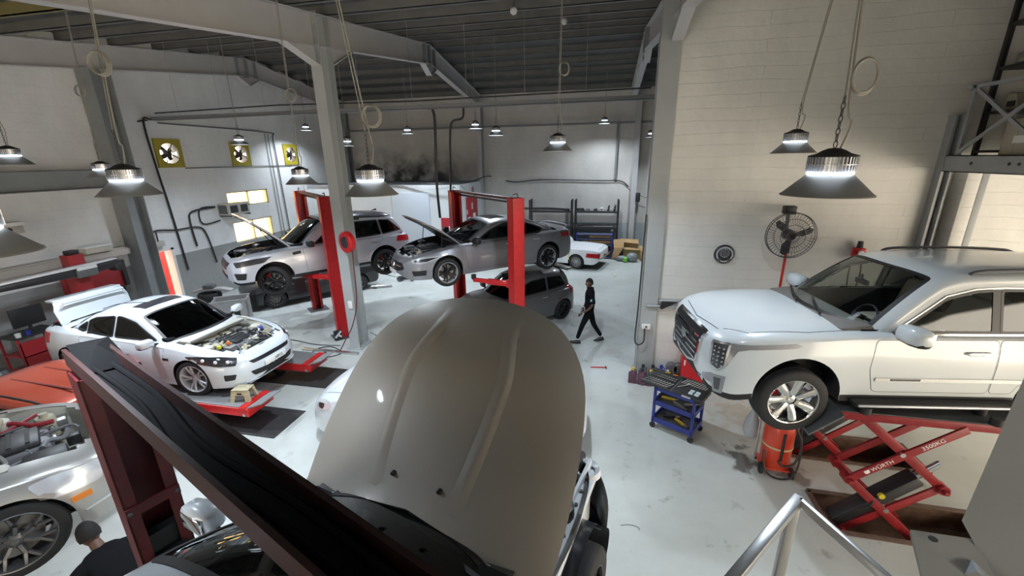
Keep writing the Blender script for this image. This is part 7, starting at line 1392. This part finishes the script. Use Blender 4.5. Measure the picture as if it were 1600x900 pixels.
t2 = MB().add([Vector(p) - Vector((1.40, 1.59, 3.25)) for p in ((1.21, 1.54, 3.22), (1.44, 1.57, 3.19), (1.50, 1.40, 3.02), (1.24, 1.40, 3.0), (1.21, 1.54, 3.205), (1.44, 1.57, 3.175), (1.50, 1.40, 3.005), (1.24, 1.40, 2.985))], [(0, 1, 2, 3), (7, 6, 5, 4), (0, 4, 5, 1), (1, 5, 6, 2), (2, 6, 7, 3), (3, 7, 4, 0)]).build('base_bracket', GST, t)
MB().lathe([(0, .004), (.014, .004), (.014, 0)], 14, c=Vector((1.275, 1.522, 3.206)) - Vector((1.40, 1.59, 3.25))).build('bolt_hole', BLACKM, t2); MB().bar((-.02, -.10, -.12), (.08, -.14, -.2), .05, .05).build('bracket_rib', GST, t2)
# ------------------------------------------------------------------ people
SKIN = mat('skin_brown', (.11, .055, .035), .55); BLKC = mat('black_cloth', (.009, .009, .011), .9, spec=.1, bump=.4, bscale=25); HAIR = mat('hair_black', (.008, .007, .007), .8)
def skin_mesh(name, joints, edges, m, parent, root=0, sub=2):
    me = bpy.data.meshes.new(name); me.from_pydata([j[:3] for j in joints], edges, []); o = bpy.data.objects.new(name, me); link(o); o.parent = parent
    md = o.modifiers.new('skin', 'SKIN'); md.use_smooth_shade = True; sk = me.skin_vertices[0].data
    for i, j in enumerate(joints): sk[i].radius = (j[3], j[4] if len(j) > 4 else j[3]); sk[i].use_root = i == root
    sb = o.modifiers.new('sub', 'SUBSURF'); sb.levels = sub; sb.render_levels = sub
    me.materials.append(m); return o
def hand(parent, p, d, side, m):
    """palm at p pointing along d, with four fingers and a thumb"""
    p = Vector(p); d = Vector(d).normalized(); s_ = Vector(side).normalized(); nrm = d.cross(s_)
    J = [(*(p - d * .02), .026, .02), (*(p + d * .05), .036, .016)]; E = [(0, 1)]
    for k, L_ in enumerate((.062, .075, .07, .055)):
        b = p + d * .075 + s_ * (.03 - .02 * k); i = len(J); J += [(*b, .0095), (*(b + d * L_ * .5 + nrm * .008), .009), (*(b + d * L_ * .9 + nrm * .028), .0075)]; E += [(1, i), (i, i + 1), (i + 1, i + 2)]
    i = len(J); b = p + s_ * .038 + d * .02; J += [(*b, .012), (*(b + s_ * .02 + d * .03), .010), (*(b + s_ * .024 + d * .058 + nrm * .01), .008)]; E += [(0, i), (i, i + 1), (i + 1, i + 2)]
    return skin_mesh('hand', J, E, m, parent, 0, 1)
def head(parent, c, yaw_, pitch=0., m=SKIN, s=1.):
    """head with face, facing +x before rotation"""
    g = Matrix.Translation(c) @ Matrix.Rotation(yaw_, 4, 'Z') @ Matrix.Rotation(pitch, 4, 'Y') @ Matrix.Scale(s, 4)
    mb = MB(); N, Mm = 24, 18; vs = []; fs = []
    for i in range(Mm + 1):
        t = PI * i / Mm
        for k in range(N):
            a = 2 * PI * k / N; x, y, z = math.sin(t) * math.cos(a), math.sin(t) * math.sin(a), math.cos(t)
            X, Y, Z = x * .098, y * .076, z * .118
            if Z < 0: Y *= 1 - .28 * (-Z / .118); X *= 1 - (.10 if x > 0 else .35) * (-Z / .118)   # jaw
            if x > .8 and abs(y) < .28: X += .022 * math.exp(-((Z + .012) / .022) ** 2) * math.exp(-(y / .16) ** 2)   # nose
            if x > .6: X -= .010 * math.exp(-((Z - .02) / .016) ** 2) * math.exp(-((abs(y) - .38) / .18) ** 2)   # eye sockets
            if x > .7: X += .006 * math.exp(-((Z + .05) / .012) ** 2) * math.exp(-(y / .35) ** 2)   # lips
            vs.append(g @ Vector((X, Y, Z)))
    for i in range(Mm):
        for k in range(N): fs.append((i * N + k, (i + 1) * N + k, (i + 1) * N + (k + 1) % N, i * N + (k + 1) % N))
    h = mb.add(vs, fs).build('head', m, parent, smooth=True, sharp=80)
    for sg in (1, -1):
        MB().sphere((0, 0, 0), .011, 10, 6).build('eye', mat('eye_white', (.5, .48, .45), .3), h, smooth=True).matrix_local = g @ Matrix.Translation((.076, .031 * sg, .018))
        MB().sphere((0, 0, 0), .03, 10, 6, (.5, .3, 1)).build('ear', m, h, smooth=True).matrix_local = g @ Matrix.Translation((-.01, .075 * sg, .0))
    MB().box((-.004, -.02, -.002), (.004, .02, .002)).build('mouth', mat('lip_dark', (.07, .03, .025), .6), h).matrix_local = g @ Matrix.Translation((.088, 0, -.052))
    hb = MB(); vs = []; fs = []
    for i in range(9):
        t = PI * .62 * i / 8
        for k in range(24):
            a = 2 * PI * k / 24; x, y, z = math.sin(t) * math.cos(a), math.sin(t) * math.sin(a), math.cos(t); cut_ = .34
            if x > .2 and z < cut_ + .1: z = max(z, cut_ + .1); f_ = math.sqrt(max(0, 1 - z * z)); x, y = f_ * math.cos(a), f_ * math.sin(a)
            vs.append(g @ Vector((x * .104 - .003, y * .082, z * .124 + .002)))
    for i in range(8):
        for k in range(24): fs.append((i * 24 + k, (i + 1) * 24 + k, (i + 1) * 24 + (k + 1) % 24, i * 24 + (k + 1) % 24))
    hb.add(vs, fs).build('hair', HAIR, h, smooth=True)
    return h
def shoe(parent, p, yaw_, pitch=0):
    o = MB(); g = Matrix.Translation(p) @ Matrix.Rotation(yaw_, 4, 'Z') @ Matrix.Rotation(pitch, 4, 'Y'); vs = []; fs = []
    for i, (x, w_, h) in enumerate(((-.085, .02, .05), (-.08, .035, .085), (-.03, .04, .10), (.04, .042, .085), (.10, .048, .06), (.16, .042, .05), (.19, .02, .035))):
        for k in range(10):
            a = 2 * PI * k / 10; vs.append(g @ Vector((x, w_ * math.cos(a), max(0, h * .5 + h * .5 * math.sin(a)) if math.sin(a) > -.5 else 0)))
    for i in range(6):
        for k in range(10): fs.append((i * 10 + k, i * 10 + (k + 1) % 10, (i + 1) * 10 + (k + 1) % 10, (i + 1) * 10 + k))
    fs += [tuple(range(10)), tuple(range(60, 70))]
    return o.add(vs, fs).build('shoe', BLACKM, parent, smooth=True, sharp=60)
# walking man: strides towards -x (picture left), a little towards the camera
t = thing('person', 'man in black clothes walking across the open floor', 'person', (-.18, 10.18, 0), R(188))
J = [(0, 0, .92, .135, .11), (0, 0, 1.08, .135, .105), (.01, 0, 1.26, .155, .11), (.0, 0, 1.40, .13, .085), (.01, 0, 1.47, .055, .05), (.015, 0, 1.53, .05, .048),
     (.03, .09, .86, .10, .09), (.19, .09, .49, .068), (.30, .08, .13, .05), (-.02, -.09, .86, .10, .09), (-.12, -.09, .48, .068), (-.33, -.09, .14, .05),
     (.0, .19, 1.38, .07), (-.07, .25, 1.12, .05), (.0, -.19, 1.38, .07), (.03, -.24, 1.12, .05)]
E = [(0, 1), (1, 2), (2, 3), (3, 4), (4, 5), (0, 6), (6, 7), (7, 8), (0, 9), (9, 10), (10, 11), (3, 12), (12, 13), (3, 14), (14, 15)]
skin_mesh('body', J, E, BLKC, t)
skin_mesh('forearm', [(-.06, .25, 1.14, .04), (.06, .25, .99, .033), (.18, .22, .90, .026)], [(0, 1), (1, 2)], SKIN, t, 0, 1); hand(t, (.20, .215, .885), (.8, -.1, -.55), (0, -.3, .4), SKIN)
skin_mesh('forearm', [(.03, -.24, 1.14, .04), (.08, -.25, .98, .033), (.12, -.25, .88, .026)], [(0, 1), (1, 2)], SKIN, t, 0, 1); hand(t, (.125, -.25, .86), (.2, 0, -1), (1, 0, .1), SKIN)
skin_mesh('neck', [(.012, 0, 1.44, .05), (.02, 0, 1.52, .047), (.03, 0, 1.58, .045)], [(0, 1), (1, 2)], SKIN, t, 0, 1)
head(t, (.035, 0, 1.605), R(25), R(6)); shoe(t, (.30, .08, .0), R(2), R(-10)); shoe(t, (-.33, -.09, .02), R(-2), R(14))
MB().box((-.03, .262, 1.20), (.03, .272, 1.26)).build('sleeve_badge', mat('badge_teal', (.25, .5, .5), .5), t, bevel=.004)
# mechanic stooping by the wheel of the silver car
t = thing('person', 'man in a black T-shirt bending by the silver car wheel', 'person', (-3.98, 2.0, 0), R(165))
J = [(-.28, 0, .92, .14, .12), (-.12, 0, 1.06, .15, .12), (.08, 0, 1.20, .17, .12), (.22, 0, 1.27, .14, .10), (.30, 0, 1.30, .06), (-.26, .11, .84, .10), (-.02, .13, .48, .07), (-.22, .13, .12, .052), (-.26, -.11, .84, .10), (-.0, -.13, .48, .07), (-.20, -.13, .12, .052), (.20, .20, 1.24, .075), (.30, .30, 1.06, .058), (.20, -.20, 1.24, .075), (.28, -.30, 1.06, .058)]
E = [(0, 1), (1, 2), (2, 3), (3, 4), (0, 5), (5, 6), (6, 7), (0, 8), (8, 9), (9, 10), (3, 11), (11, 12), (3, 13), (13, 14)]
skin_mesh('body', J, E, BLKC, t)
for sg in (1, -1):
    skin_mesh('forearm', [(.29, .30 * sg, 1.08, .043), (.40, .30 * sg, .95, .038), (.54, .24 * sg, .93, .028)], [(0, 1), (1, 2)], SKIN, t, 0, 1); hand(t, (.56, .235 * sg, .93), (1, -.25 * sg, .05), (0, 0, 1), SKIN)
skin_mesh('neck', [(.26, 0, 1.29, .055), (.36, 0, 1.34, .05), (.40, 0, 1.37, .046)], [(0, 1), (1, 2)], SKIN, t, 0, 1)
head(t, (.46, 0, 1.40), 0, R(28)); shoe(t, (-.22, .13, 0), 0); shoe(t, (-.20, -.13, 0), 0)
